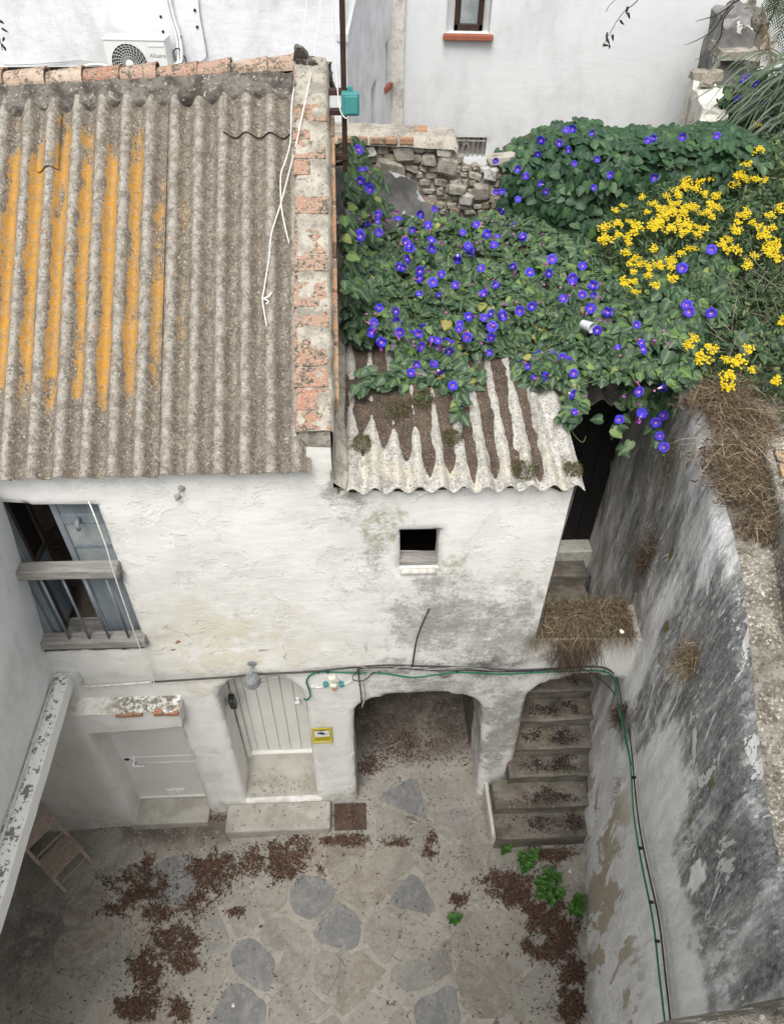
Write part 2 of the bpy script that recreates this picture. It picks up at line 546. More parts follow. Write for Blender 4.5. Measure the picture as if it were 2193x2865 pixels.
def facade_mat():
    b = NB('whitewash_facade', 0.9)
    x, y, z = b.sep()
    s = b.add(b.mul(x, FE[0]), b.mul(y, FE[1]))
    wq = b.sub(b.noise(1.6, 5, 0.65), 0.5); wr = b.sub(b.noise(1.9, 5, 0.65, b.scl((1, 1, 1.7))), 0.5)
    P2 = b.comb(b.add(s, b.mul(wq, 1.1)), b.add(z, b.mul(wr, 1.1)))
    n1 = b.noise(1.3, 6, 0.62); n2 = b.noise(6, 6, 0.7); n3 = b.noise(26, 4, 0.7); n4 = b.noise(2.7, 5, 0.6, b.scl((1, 1, 0.35)))
    col = b.mix(b.rng(n1, 0.35, 0.7), WHITE, (0.69, 0.68, 0.645))
    col = b.mix(b.mul(b.rng(n4, 0.45, 0.68), b.rng(n2, 0.4, 0.62, 0.15, 0.55)), col, (0.56, 0.545, 0.495))
    # cream old limewash showing between window and lamp
    cream = b.mx(b.blob(P2, -1.2, 3.3, 1.2, 0.95, 0.2), b.mx(b.blob(P2, -1.45, 2.62, 0.7, 0.28, 0.1), b.mul(b.blob(P2, -0.4, 3.1, 1.2, 0.55), 0.5)))
    cream = b.mul(cream, b.rng(n2, 0.36, 0.58))
    col = b.mix(b.mul(cream, 0.85), col, (0.63, 0.59, 0.47))
    # grey mould: under the small window, at the right corner, round the arches
    m = b.mx(b.blob(P2, 0.75, 3.55, 1.0, 1.15, 0.15), b.blob(P2, 1.35, 3.2, 0.75, 1.6, 0.1))
    m = b.mx(m, b.mx(b.blob(P2, 0.75, 2.5, 1.1, 0.42, 0.15), b.blob(P2, 1.45, 1.5, 0.5, 1.5, 0.3)))
    m = b.mx(m, b.mx(b.mul(b.blob(P2, 0.05, 4.4, 0.45, 1.0, 0.0), 0.8), b.mul(b.blob(P2, -0.1, 5.1, 0.25, 0.6, 0.0), 1.0)))
    m = b.mx(m, b.mul(b.blob(P2, -0.25, 0.15, 0.6, 0.35), 0.7))
    g = b.add(b.mul(n2, 0.42), b.add(b.mul(n3, 0.36), b.mul(b.noise(80, 2, 0.7), 0.3)))
    g = b.rng(b.add(b.mul(m, 0.28), g), 0.65, 0.86)
    col = b.mix(b.mul(b.mul(g, b.rng(m, 0.0, 0.3)), 0.85), col, (0.26, 0.255, 0.225))
    # soft olive runs
    run = b.mul(b.mx(b.blob(P2, 0.85, 4.35, 0.13, 0.4, 0.1), b.mx(b.blob(P2, 1.3, 4.2, 0.1, 0.28, 0.1), b.mx(b.blob(P2, 0.05, 4.65, 0.14, 0.35), b.blob(P2, 0.2, 4.7, 0.09, 0.3)))), b.rng(n3, 0.3, 0.6))
    col = b.mix(b.mul(run, 0.75), col, (0.33, 0.31, 0.2))
    # dark mould lines along the cable band and the sills, speckle everywhere
    band = b.mul(b.blob(P2, 0.6, 2.86, 2.2, 0.16, 0.1), b.rng(n2, 0.42, 0.66))
    col = b.mix(b.mul(band, 0.85), col, (0.10, 0.105, 0.10))
    sp = b.rng(b.noise(46, 2, 0.6), 0.68, 0.76)
    sp = b.mul(sp, b.rng(n1, 0.42, 0.62))
    col = b.mix(b.mul(sp, 0.8), col, (0.12, 0.11, 0.095))
    # damp, dirty foot of the wall
    foot = b.mul(b.rng(z, 0.55, -0.1), b.rng(n2, 0.35, 0.7))
    col = b.mix(b.mul(foot, 0.75), col, (0.33, 0.31, 0.26))
    left = b.mul(b.mul(b.rng(s, -2.6, -3.1), b.rng(z, 2.3, 1.6)), b.rng(n4, 0.3, 0.6, 0.45, 1.0))
    col = b.mix(b.mul(left, 0.55), col, (0.50, 0.47, 0.41))
    # brick showing where the render has come away
    br = b.mul(b.mx(b.blob(P2, -1.78, 3.28, 0.09, 0.055, 0.4), b.blob(P2, -0.85, 3.13, 0.1, 0.03, 0.3)), b.rng(n3, 0.35, 0.5))
    col = b.mix(br, col, (0.22, 0.09, 0.055))
    wpos = b.vec('ADD', b.pos, b.comb(b.mul(n2, 0.35), 0.0, b.mul(n1, 0.5)))
    ck = b.mul(b.rng(b.voro(1.1, wpos, 'DISTANCE_TO_EDGE'), 0.006, 0.0015), b.rng(n1, 0.57, 0.62))
    col = b.mix(b.mul(ck, 0.5), col, (0.16, 0.15, 0.13))
    fl = b.rng(b.noise(3.4, 5, 0.7, None, 0.4), 0.565, 0.58)
    col = b.mix(b.mul(fl, 0.30), col, (0.60, 0.585, 0.54))
    nm = b.bump(b.mul(b.add(fl, ck), -1.0), 0.5, 0.006, plaster_bump(b, 0.24))
    M['facade'] = b.done(col, 0.9, nm)
facade_mat()

def simple_plaster(key, base, dirt, amt=0.5, scale=2.0, st=0.3, speck=0.0):
    b = NB('plaster_' + key, 0.9)
    n1 = b.noise(scale, 6, 0.62); n2 = b.noise(scale*6, 5, 0.65, b.scl((1, 1, 0.5)))
    f = b.rng(b.add(b.mul(n1, 0.6), b.mul(n2, 0.4)), 0.44, 0.66)
    col = b.mix(b.mul(f, amt), base, dirt)
    if speck:
        sp = b.rng(b.noise(30, 3, 0.7), 0.62, 0.7)
        col = b.mix(b.mul(sp, speck), col, (0.1, 0.1, 0.09))
    M[key] = b.done(col, 0.9, plaster_bump(b, st))
simple_plaster('white_left', (0.76, 0.775, 0.78), (0.56, 0.575, 0.58), 0.6, 1.5, 0.3, 0.06)
simple_plaster('white_rear', (0.70, 0.715, 0.745), (0.47, 0.47, 0.465), 0.7, 0.9, 0.25, 0.15)
simple_plaster('white_back', (0.62, 0.635, 0.64), (0.47, 0.485, 0.48), 0.7, 0.6, 0.15, 0.05)
simple_plaster('sooty_brown', (0.17, 0.138, 0.11), (0.045, 0.034, 0.027), 0.95, 2.0, 0.4, 0.3)  # stained brown plaster darkened to carry the room and archway shade
simple_plaster('dingy', (0.42, 0.39, 0.33), (0.13, 0.10, 0.08), 0.95, 1.7, 0.4, 0.3)
simple_plaster('old_lime', (0.62, 0.60, 0.54), (0.28, 0.265, 0.225), 0.9, 3.0, 0.4, 0.5)

def ledge_mat():
    b = NB('lichened_ledge', 0.9)
    n1 = b.noise(7, 5, 0.7); n2 = b.noise(28, 4, 0.7)
    up = b.rng(b.sep(b.n('ShaderNodeNewGeometry').outputs['Normal'])[2], 0.5, 0.9)
    f = b.mul(b.rng(b.add(b.mul(n1, 0.55), b.mul(n2, 0.45)), 0.5, 0.56), up)
    col = b.mix(f, (0.80, 0.80, 0.78), (0.20, 0.19, 0.155))
    M['ledge'] = b.done(col, 0.9, b.bump(n2, 0.4, 0.01))
    b = NB('mossy_shelf', 0.9)
    x, y, z = b.sep()
    s = b.add(b.mul(x, FE[0]), b.mul(y, FE[1]))
    n1 = b.noise(6, 5, 0.7); n2 = b.noise(24, 4, 0.7); n3 = b.noise(11, 3, 0.6)
    gray = b.mul(b.rng(n2, 0.36, 0.6), b.mul(b.rng(s, -2.6, -2.25), b.rng(n1, 0.36, 0.5)))
    col = b.mix(b.rng(n1, 0.4, 0.65), (0.76, 0.75, 0.72), (0.58, 0.52, 0.42))
    col = b.mix(gray, col, (0.17, 0.165, 0.14))
    M['shelf'] = b.done(col, 0.9, b.bump(n2, 0.4, 0.01))
ledge_mat()

def rightwall_mat():
    b = NB('stained_boundary_wall', 0.92)
    x, y, z = b.sep()
    v = b.comb(b.mul(x, 1.0), b.mul(y, 1.0), b.mul(z, 0.28))
    wq = b.sub(b.noise(1.5, 5, 0.65, v), 0.5); wr = b.sub(b.noise(1.2, 5, 0.65), 0.5)
    P2 = b.comb(b.add(y, b.mul(wq, 1.3)), b.add(z, b.mul(wr, 1.6)))
    n1 = b.noise(1.1, 5, 0.6, v); n2 = b.noise(5.5, 7, 0.68, v, 0.3); n3 = b.noise(30, 5, 0.72, b.comb(x, y, b.mul(z, 0.5))); n4 = b.noise(70, 3, 0.7)
    col = b.mix(b.rng(n2, 0.35, 0.65), (0.84, 0.845, 0.85), (0.70, 0.695, 0.68))
    # black weathering: heavy above, running out downwards, a white washed patch in the middle
    dark = b.mx(b.blob(P2, 2.2, 4.35, 2.6, 1.75, 0.45), b.mx(b.blob(P2, 4.6, 4.0, 1.2, 2.2, 0.25), b.blob(P2, 3.45, 3.2, 0.5, 1.7, 0.35)))
    clean = b.mx(b.blob(P2, 2.65, 3.0, 0.75, 1.0, 0.15), b.mx(b.blob(P2, 1.9, 2.7, 1.2, 0.6, 0.2), b.mx(b.blob(P2, 3.95, 3.2, 0.28, 1.5, 0.1), b.blob(P2, 1.75, 3.55, 0.14, 0.28, 0.5))))
    d = b.sub(dark, b.mul(clean, 0.85))
    vs = b.comb(b.mul(x, 1.0), y, b.mul(z, 0.10))
    s1 = b.noise(7, 5, 0.65, vs, 0.2); s2 = b.noise(22, 4, 0.7, b.comb(x, y, b.mul(z, 0.3)))
    n5 = b.noise(3.0, 5, 0.68, b.comb(x, y, b.mul(z, 0.35)), 0.5)
    f = b.add(b.mul(n5, 0.75), b.add(b.mul(s1, 0.55), b.add(b.mul(s2, 0.4), b.mul(n4, 0.25))))
    g = b.rng(b.add(b.mul(d, 0.36), f), 1.08, 1.36)
    blk = b.mix(b.rng(b.add(b.mul(n3, 0.5), b.mul(s2, 0.5)), 0.38, 0.62), (0.05, 0.053, 0.058), (0.27, 0.27, 0.26))
    col = b.mix(b.mul(g, 0.96), col, blk)
    # flakes of limewash still holding on, with a hard edge
    peel = b.rng(b.noise(4.2, 5, 0.7, b.comb(x, y, b.mul(z, 0.4)), 0.8), 0.585, 0.60)
    col = b.mix(b.mul(peel, 0.8), col, (0.70, 0.70, 0.69))
    fleck = b.mx(b.rng(n4, 0.60, 0.66), b.rng(s2, 0.63, 0.69))
    fleck = b.mul(fleck, b.rng(n1, 0.3, 0.6, 0.35, 1.0))
    col = b.mix(b.mul(fleck, 0.75), col, (0.66, 0.66, 0.64))
    chip = b.rng(b.voro(16, b.comb(x, y, b.mul(z, 0.35))), 0.20, 0.13)
    chip = b.mul(chip, b.rng(b.noise(3.5, 3, 0.6), 0.42, 0.56))
    col = b.mix(b.mul(chip, 0.85), col, (0.70, 0.69, 0.66))
    # tan render showing through the peeled limewash low down
    low = b.mul(b.rng(z, 2.4, 1.7), b.rng(b.noise(2.6, 6, 0.65, v, 0.5), 0.54, 0.58))
    col = b.mix(b.mul(low, 0.9), col, (0.42, 0.36, 0.27))
    low2 = b.mul(b.rng(z, 0.6, 0.05), b.rng(n2, 0.34, 0.6))
    col = b.mix(b.mul(low2, 0.65), col, (0.27, 0.25, 0.205))
    # passage side: green-brown damp
    psg = b.mul(b.rng(y, 3.6, 4.4), b.rng(n2, 0.34, 0.62))
    col = b.mix(b.mul(psg, 0.6), col, (0.27, 0.255, 0.21))
    moss = b.mul(b.rng(b.voro(2.3, b.comb(x, y, b.mul(z, 0.6))), 0.12, 0.08), b.rng(z, 2.9, 3.6))
    col = b.mix(b.mul(moss, 0.9), col, (0.15, 0.13, 0.035))
    h = b.noise(9, 6, 0.7, b.comb(x, y, b.mul(z, 0.45)))
    nm = b.bump(h, 0.55, 0.05)
    nm = b.bump(b.add(b.add(chip, peel), b.mul(low, -1.0)), 0.6, 0.012, nm)
    M['rightwall'] = b.done(col, 0.92, b.bump(n3, 0.6, 0.014, nm))
    b = NB('rough_lichen_concrete', 0.95)
    n2 = b.noise(9, 6, 0.7); n3 = b.noise(45, 4, 0.75); n1 = b.noise(2.5, 4, 0.6)
    col = b.mix(b.rng(n2, 0.36, 0.62), (0.135, 0.12, 0.095), (0.27, 0.25, 0.21))
    col = b.mix(b.mul(b.rng(n3, 0.55, 0.64), b.rng(n1, 0.35, 0.6)), col, (0.66, 0.64, 0.54))
    col = b.mix(b.mul(b.rng(n3, 0.46, 0.38), 0.75), col, (0.05, 0.045, 0.038))
    M['lichen_concrete'] = b.done(col, 0.95, b.bump(n3, 0.6, 0.015, b.bump(n2, 0.5, 0.04)))
rightwall_mat()

def roof_mat(key, dark, light, orange):
    b = NB('fibre_cement_' + key, 0.93)
    x, y, z = b.sep()
    crest = b.attr('crest'); us = b.attr('across'); ul = b.attr('along')
    n1 = b.noise(3.0, 5, 0.6); n2 = b.noise(14, 6, 0.7); n3 = b.noise(60, 3, 0.75)
    f = b.add(b.mul(n2, 0.45), b.mul(n3, 0.55))
    col = b.mix(b.rng(f, 0.40, 0.62), dark, light)
    # weather streaks along the slope, crests paled for lichen and to bring out the ridges' light, black and white lichen spots
    st = b.noise(9, 4, 0.6, b.comb(us, b.mul(ul, 0.12), 0.0))
    col = b.mix(b.mul(b.rng(st, 0.45, 0.7), 0.5), col, (0.115, 0.095, 0.075))
    pale = b.mul(b.rng(n2, 0.38, 0.62, 0.3, 1.0), b.rng(crest, 0.5, 0.95))
    col = b.mix(b.mul(pale, 0.55), col, (0.40, 0.38, 0.34))
    col = b.mix(b.mul(b.rng(n3, 0.42, 0.34), 0.8), col, (0.045, 0.04, 0.035))
    col = b.mix(b.mul(b.rng(n3, 0.60, 0.68), 0.7), col, (0.50, 0.475, 0.42))
    spots = b.rng(b.voro(24), 0.17, 0.11)
    col = b.mix(b.mul(spots, b.mul(b.rng(n1, 0.44, 0.6), 0.8)), col, (0.52, 0.50, 0.45))
    if orange:
        wob = b.mul(b.sub(b.noise(4.5, 4, 0.65, b.comb(us, b.mul(ul, 0.6), 3.0)), 0.5), 1.5)
        val = b.rng(b.add(crest, wob), 0.80, 0.30)
        side = b.rng(b.add(us, b.mul(wob, 0.8)), -0.45, -1.9)
        gone = b.rng(b.noise(3.2, 4, 0.6, b.comb(b.mul(us, 2.2), b.mul(ul, 0.45), 7.0)), 0.30, 0.46)
        run = b.mul(b.rng(b.add(ul, b.mul(wob, 0.7)), 0.25, 0.8), b.rng(b.add(ul, wob), 2.95, 2.2))
        nn = b.add(b.mul(b.noise(8, 5, 0.68), 0.5), b.mul(n2, 0.5))
        o = b.mul(b.mul(side, run), b.mul(b.add(b.mul(val, 0.8), 0.2), b.add(b.mul(gone, 0.55), 0.45)))
        o = b.rng(b.add(b.mul(o, 0.60), b.add(b.mul(nn, 0.8), b.mul(n3, 0.35))), 0.86, 1.08)
        oc = b.mix(b.rng(n2, 0.35, 0.65), (0.46, 0.215, 0.012), (0.30, 0.17, 0.045))
        oc = b.mix(b.mul(b.rng(n3, 0.48, 0.6), 0.7), oc, (0.30, 0.25, 0.17))
        oc = b.mix(b.rng(us, -1.3, -0.9, 0.0, 0.55), oc, (0.26, 0.215, 0.145))
        fk = b.mul(b.rng(b.noise(20, 4, 0.7, b.comb(us, b.mul(ul, 0.5), 1.0)), 0.60, 0.66), b.mul(b.rng(us, -0.3, -2.2), run))
        o = b.mx(b.mul(o, 0.93), b.mul(fk, 0.7))
        col = b.mix(o, col, oc)
    else:
        ye = b.mul(b.rng(b.noise(6, 4, 0.6), 0.5, 0.62), b.rng(ul, 0.9, 0.1))
        col = b.mix(b.mul(ye, 0.3), col, (0.52, 0.46, 0.30))
    M[key] = b.done(col, 0.93, b.bump(n3, 0.5, 0.006, b.bump(n2, 0.35, 0.01)))
roof_mat('roof_main', (0.118, 0.099, 0.076), (0.235, 0.207, 0.166), True)
roof_mat('roof_annex', (0.26, 0.25, 0.225), (0.62, 0.60, 0.55), False)

def brick_mat(key, c1, c2, moss=0.5):
    b = NB('lichened_brick_' + key, 0.93)
    r = b.objrnd()
    n1 = b.noise(9, 5, 0.65); n2 = b.noise(42, 4, 0.75); n3 = b.noise(85, 2, 0.7)
    base = b.mix(r, c1, c2)
    base = b.mix(b.rng(n1, 0.4, 0.65), base, (0.30, 0.22, 0.16))
    dk = b.rng(b.add(b.mul(n1, 0.4), b.mul(n2, 0.6)), 0.5, 0.57)
    r2 = b.math('FRACT', b.mul(r, 7.31))
    dk = b.mul(dk, b.rng(r2, 0.0, 1.0, moss*0.55, moss*1.3))
    col = b.mix(b.math('MINIMUM', dk, 1.0), base, (0.085, 0.075, 0.06))
    pl = b.rng(n3, 0.58, 0.66)
    col = b.mix(b.mul(pl, 0.6), col, (0.62, 0.53, 0.42))
    M[key] = b.done(col, 0.93, b.bump(n2, 0.5, 0.008))
brick_mat('coping_brick', (0.33, 0.175, 0.12), (0.31, 0.215, 0.155), 1.4)
brick_mat('ridge_tile', (0.30, 0.15, 0.10), (0.46, 0.395, 0.315), 1.5)
brick_mat('clean_brick', (0.36, 0.14, 0.07), (0.42, 0.19, 0.09), 0.1)
brick_mat('tan_brick', (0.36, 0.18, 0.09), (0.42, 0.31, 0.17), 0.8)

def stone_mats():
    b = NB('mottled_mortar', 0.95)
    n1 = b.noise(7, 6, 0.7); n2 = b.noise(32, 5, 0.75)
    col = b.mix(b.rng(n1, 0.35, 0.62), (0.055, 0.05, 0.042), (0.16, 0.148, 0.125))
    col = b.mix(b.rng(n2, 0.57, 0.68), col, (0.40, 0.38, 0.33))
    col = b.mix(b.rng(n2, 0.42, 0.34), col, (0.045, 0.042, 0.035))
    M['mortar_dark'] = b.done(col, 0.95, b.bump(n2, 0.6, 0.015, b.bump(n1, 0.6, 0.04)))
    b = NB('gable_mortar', 0.95)
    n1 = b.noise(5, 6, 0.7); n2 = b.noise(36, 5, 0.75)
    col = b.mix(b.rng(n1, 0.35, 0.62), (0.22, 0.205, 0.17), (0.40, 0.37, 0.31))
    col = b.mix(b.mul(b.rng(n2, 0.44, 0.36), 0.7), col, (0.07, 0.065, 0.055))
    col = b.mix(b.mul(b.rng(n2, 0.6, 0.68), 0.5), col, (0.6, 0.58, 0.52))
    M['mortar'] = b.done(col, 0.95, b.bump(n2, 0.6, 0.012, b.bump(n1, 0.5, 0.03)))
    b = NB('rubble_stone', 0.93)
    r = b.objrnd()
    n1 = b.noise(8, 5, 0.65); n2 = b.noise(40, 4, 0.7)
    base = b.ramp(r, [(0.0, (0.25, 0.23, 0.19)), (0.35, (0.34, 0.315, 0.27)), (0.6, (0.27, 0.225, 0.155)), (0.8, (0.42, 0.40, 0.37)), (0.93, (0.54, 0.53, 0.50)), (1.0, (0.36, 0.22, 0.08))])
    col = b.mix(b.rng(n1, 0.42, 0.68), base, (0.17, 0.15, 0.12))
    col = b.mix(b.mul(b.rng(n2, 0.56, 0.66), 0.5), col, (0.5, 0.48, 0.43))
    M['rubble'] = b.done(col, 0.93, b.bump(n2, 0.5, 0.01, b.bump(n1, 0.5, 0.03)))
    b = NB('worn_step_stone', 0.9)
    n1 = b.noise(4, 6, 0.65); n2 = b.noise(34, 4, 0.7); n0 = b.noise(1.2, 4, 0.6)
    col = b.mix(b.rng(n1, 0.35, 0.65), (0.31, 0.295, 0.255), (0.43, 0.41, 0.365))
    col = b.mix(b.mul(b.rng(n2, 0.56, 0.66), 0.4), col, (0.55, 0.53, 0.48))
    col = b.mix(b.mul(b.rng(n0, 0.45, 0.65), 0.35), col, (0.22, 0.205, 0.17))
    M['step'] = b.done(col, 0.9, b.bump(n2, 0.4, 0.008, b.bump(n1, 0.4, 0.03)))
    b = NB('grimy_stair', 0.9)
    n1 = b.noise(5, 6, 0.68, b.scl((0.5, 1, 1.6))); n2 = b.noise(30, 4, 0.7)
    col = b.mix(b.rng(n1, 0.36, 0.62), (0.105, 0.093, 0.077), (0.21, 0.192, 0.162))
    col = b.mix(b.mul(b.rng(b.noise(8, 4, 0.6), 0.55, 0.68), 0.6), col, (0.14, 0.07, 0.05))
    col = b.mix(b.mul(b.rng(b.noise(3.3, 4, 0.6), 0.55, 0.7), 0.5), col, (0.13, 0.14, 0.075))
    col = b.mix(b.mul(b.rng(n2, 0.6, 0.7), 0.5), col, (0.5, 0.48, 0.43))
    M['stair'] = b.done(col, 0.9, b.bump(n2, 0.4, 0.01, b.bump(n1, 0.5, 0.03)))
    b = NB('flagstone', 0.82)
    r = b.objrnd()
    n1 = b.noise(5, 6, 0.68, b.scl((1, 1.6, 1)), 0.8); n2 = b.noise(26, 4, 0.7); n0 = b.noise(1.6, 4, 0.65, None, 1.0)
    base = b.ramp(r, [(0.0, (0.235, 0.228, 0.212)), (0.3, (0.285, 0.268, 0.235)), (0.5, (0.25, 0.242, 0.212)), (0.75, (0.31, 0.288, 0.248)), (0.92, (0.255, 0.215, 0.175)), (1.0, (0.21, 0.178, 0.146))])
    col = b.mix(b.rng(n1, 0.35, 0.7), base, (0.33, 0.31, 0.265))
    col = b.mix(b.mul(b.rng(n0, 0.48, 0.66), 0.55), col, (0.185, 0.168, 0.14))
    col = b.mix(b.mul(b.rng(n2, 0.55, 0.68), 0.45), col, (0.43, 0.41, 0.365))
    col = b.mix(b.mul(b.rng(n2, 0.44, 0.34), 0.5), col, (0.13, 0.12, 0.10))
    M['flag'] = b.done(col, 0.82, b.bump(n1, 0.45, 0.02, b.bump(n2, 0.35, 0.006)))
    b = NB('slate_flagstone', 0.78)
    n1 = b.noise(6, 6, 0.72, b.scl((1.4, 1, 1)), 0.3); n2 = b.noise(26, 4, 0.7)
    col = b.mix(b.rng(n1, 0.38, 0.66), (0.175, 0.176, 0.174), (0.25, 0.246, 0.232))
    col = b.mix(b.mul(b.rng(n1, 0.60, 0.7), 0.5), col, (0.33, 0.32, 0.29))
    col = b.mix(b.mul(b.rng(n2, 0.56, 0.68), 0.4), col, (0.40, 0.385, 0.35))
    M['slate'] = b.done(col, 0.78, b.bump(n1, 0.5, 0.02, b.bump(n2, 0.3, 0.006)))
    # courtyard paving: cement washed over stones
    b = NB('courtyard_cement', 0.85)
    n0 = b.noise(0.8, 4, 0.55); n1 = b.noise(3.2, 6, 0.65, None, 0.8); n2 = b.noise(22, 5, 0.7); wv = b.noise(2.2, 4, 0.6)
    wp = b.vec('ADD', b.pos, b.comb(b.mul(wv, 0.5), b.mul(b.noise(2.4, 4, 0.6, b.scl((1, 1, 1.3))), 0.5), 0.0))
    col = b.mix(b.rng(n1, 0.34, 0.66), (0.375, 0.35, 0.305), (0.285, 0.263, 0.228))
    cell = b.voro(1.9, wp, 'F1', 'Color')
    cs = b.n('ShaderNodeSeparateColor'); b.put(cs.inputs[0], cell)
    cellr = cs.outputs[0]
    cellc = b.ramp(cellr, [(0.0, (0.275, 0.265, 0.24)), (0.4, (0.36, 0.335, 0.29)), (0.7, (0.29, 0.26, 0.22)), (1.0, (0.315, 0.305, 0.27))])
    col = b.mix(b.rng(n0, 0.35, 0.6, 0.25, 0.75), col, cellc)
    e = b.voro(1.9, wp, 'DISTANCE_TO_EDGE')
    line = b.mul(b.rng(e, 0.045, 0.006), b.rng(b.noise(1.7, 3, 0.6), 0.42, 0.56))
    col = b.mix(b.mul(line, 0.55), col, (0.40, 0.375, 0.325))
    crack = b.mul(b.rng(e, 0.010, 0.002), b.rng(b.noise(1.3, 3, 0.6, b.scl((1, 1.4, 1))), 0.5, 0.56))
    col = b.mix(b.mul(crack, 0.85), col, (0.08, 0.07, 0.06))
    x, y, z = b.sep()
    soot = b.mul(b.blob(b.comb(x, y), -3.75, 2.35, 0.75, 0.85, 0.1), b.rng(n1, 0.3, 0.55))  # darker floor patch near the left wall
    col = b.mix(b.mul(soot, 0.75), col, (0.09, 0.085, 0.08))  # darkens the floor patch near the left wall
    # brown earth under the arch, deepened to carry its shade; brown beside the step
    earth_shade = b.mul(b.mx(b.mx(b.blob(b.comb(x, y), 0.35, 4.9, 1.3, 0.75, 0.45), b.blob(b.comb(x, y), 0.35, 5.3, 1.5, 1.0, 0.6)), b.blob(b.comb(x, y), -2.5, 3.45, 1.7, 0.3, 0.1)), b.rng(n1, 0.3, 0.6, 0.6, 1.0))
    col = b.mix(b.mul(earth_shade, 0.9), col, (0.085, 0.064, 0.05))
    stn = b.noise(1.5, 4, 0.65, None, 1.2)
    col = b.mix(b.mul(b.rng(stn, 0.50, 0.66), 0.5), col, (0.175, 0.16, 0.135))
    col = b.mix(b.mul(b.rng(n2, 0.55, 0.68), 0.5), col, (0.45, 0.43, 0.385))
    col = b.mix(b.mul(b.rng(n2, 0.44, 0.34), 0.6), col, (0.12, 0.11, 0.095))
    h = b.add(b.mul(n1, 0.6), b.mul(b.rng(e, 0.0, 0.05), 0.35))
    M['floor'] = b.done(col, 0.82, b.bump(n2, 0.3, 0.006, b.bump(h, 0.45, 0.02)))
    b = NB('garden_soil', 0.97)
    n1 = b.noise(5, 6, 0.7); n2 = b.noise(40, 4, 0.75)
    col = b.mix(b.rng(n1, 0.35, 0.65), (0.085, 0.062, 0.042), (0.16, 0.125, 0.09))
    col = b.mix(b.mul(b.rng(n2, 0.58, 0.68), 0.6), col, (0.30, 0.25, 0.19))
    M['soil'] = b.done(col, 0.97, b.bump(n2, 0.8, 0.02))
    b = NB('roof_soil', 0.97)
    n1 = b.noise(6, 5, 0.7); n2 = b.noise(75, 3, 0.8); n3 = b.noise(150, 2, 0.7)
    col = b.mix(b.rng(n1, 0.35, 0.65), (0.055, 0.04, 0.03), (0.105, 0.077, 0.056))
    col = b.mix(b.rng(n2, 0.56, 0.64), col, (0.28, 0.22, 0.165))
    col = b.mix(b.mul(b.rng(n3, 0.64, 0.7), 0.8), col, (0.5, 0.46, 0.4))
    M['roof_soil'] = b.done(col, 0.97, b.bump(n2, 1.0, 0.012))
    b = NB('distant_ground', 0.97)
    n1 = b.noise(0.2, 5, 0.6)
    M['far_ground'] = b.done(b.mix(n1, (0.14, 0.13, 0.09), (0.09, 0.11, 0.055)), 0.97)
stone_mats()

def flat(key, c, rough=0.6, var=0.06, scale=8.0, metallic=0.0, bump=0.15):
    b = NB(key, rough)
    n = b.noise(scale, 5, 0.65)
    d = tuple(q*(1 - 4*var) for q in c)
    M[key] = b.done(b.mix(b.rng(n, 0.35, 0.7), c, d), rough, b.bump(b.noise(scale*5, 3, 0.6), bump, 0.004), Metallic=metallic)
flat('door_white', (0.70, 0.69, 0.65), 0.55, 0.02, 3)
flat('door_metal', (0.68, 0.675, 0.65), 0.45, 0.015, 2)
flat('white_plastic', (0.74, 0.74, 0.72), 0.4, 0.02)
flat('ivory_plastic', (0.66, 0.65, 0.54), 0.5, 0.03)
flat('dirty_white_pipe', (0.66, 0.65, 0.61), 0.6, 0.08, 20)
flat('black_plastic', (0.018, 0.018, 0.02), 0.4, 0.05)
flat('grey_cable', (0.06, 0.06, 0.06), 0.6, 0.08, 12)
flat('pale_cable', (0.36, 0.345, 0.31), 0.7, 0.08, 12)
flat('green_cable', (0.012, 0.16, 0.085), 0.45, 0.05, 12)
flat('rope_white', (0.72, 0.71, 0.66), 0.8, 0.03, 30)
flat('teal_plastic', (0.055, 0.24, 0.235), 0.45, 0.03, 9)
flat('rusty_pole', (0.045, 0.022, 0.018), 0.6, 0.1, 10)
flat('lamp_grey', (0.25, 0.265, 0.27), 0.6, 0.1, 18)
flat('lamp_glass', (0.5, 0.46, 0.36), 0.25, 0.05)
flat('dark_hole', (0.012, 0.012, 0.013), 0.9, 0.05)
flat('room_dark', (0.03, 0.028, 0.026), 0.95, 0.1)
flat('ac_white', (0.72, 0.725, 0.71), 0.4, 0.01, 2)
flat('ac_grille', (0.62, 0.63, 0.62), 0.45, 0.02)
flat('ac_print', (0.28, 0.30, 0.25), 0.5, 0.02)
flat('sign_yellow', (0.62, 0.50, 0.01), 0.45, 0.02, 10)
flat('sign_white', (0.72, 0.72, 0.70), 0.45, 0.01)
flat('sign_pale', (0.66, 0.57, 0.30), 0.45, 0.02)
flat('door_black', (0.012, 0.011, 0.011), 0.8, 0.05)  # painted darkness of the passage opening; also the inner dark pane
flat('sign_black', (0.02, 0.02, 0.02), 0.5, 0.02)
flat('sign_ink', (0.19, 0.155, 0.01), 0.5, 0.02)
flat('brown_frame', (0.04, 0.022, 0.016), 0.5, 0.08, 10)
flat('grille_iron', (0.33, 0.325, 0.30), 0.6, 0.08, 12)
flat('rusty_plate', (0.10, 0.065, 0.05), 0.7, 0.1, 9)
flat('cup_plastic', (0.55, 0.57, 0.58), 0.25, 0.03)
flat('litter_paper', (0.75, 0.74, 0.72), 0.7, 0.02)
flat('terracotta', (0.30, 0.10, 0.06), 0.8, 0.05)
flat('net', (0.5, 0.52, 0.5), 0.4)

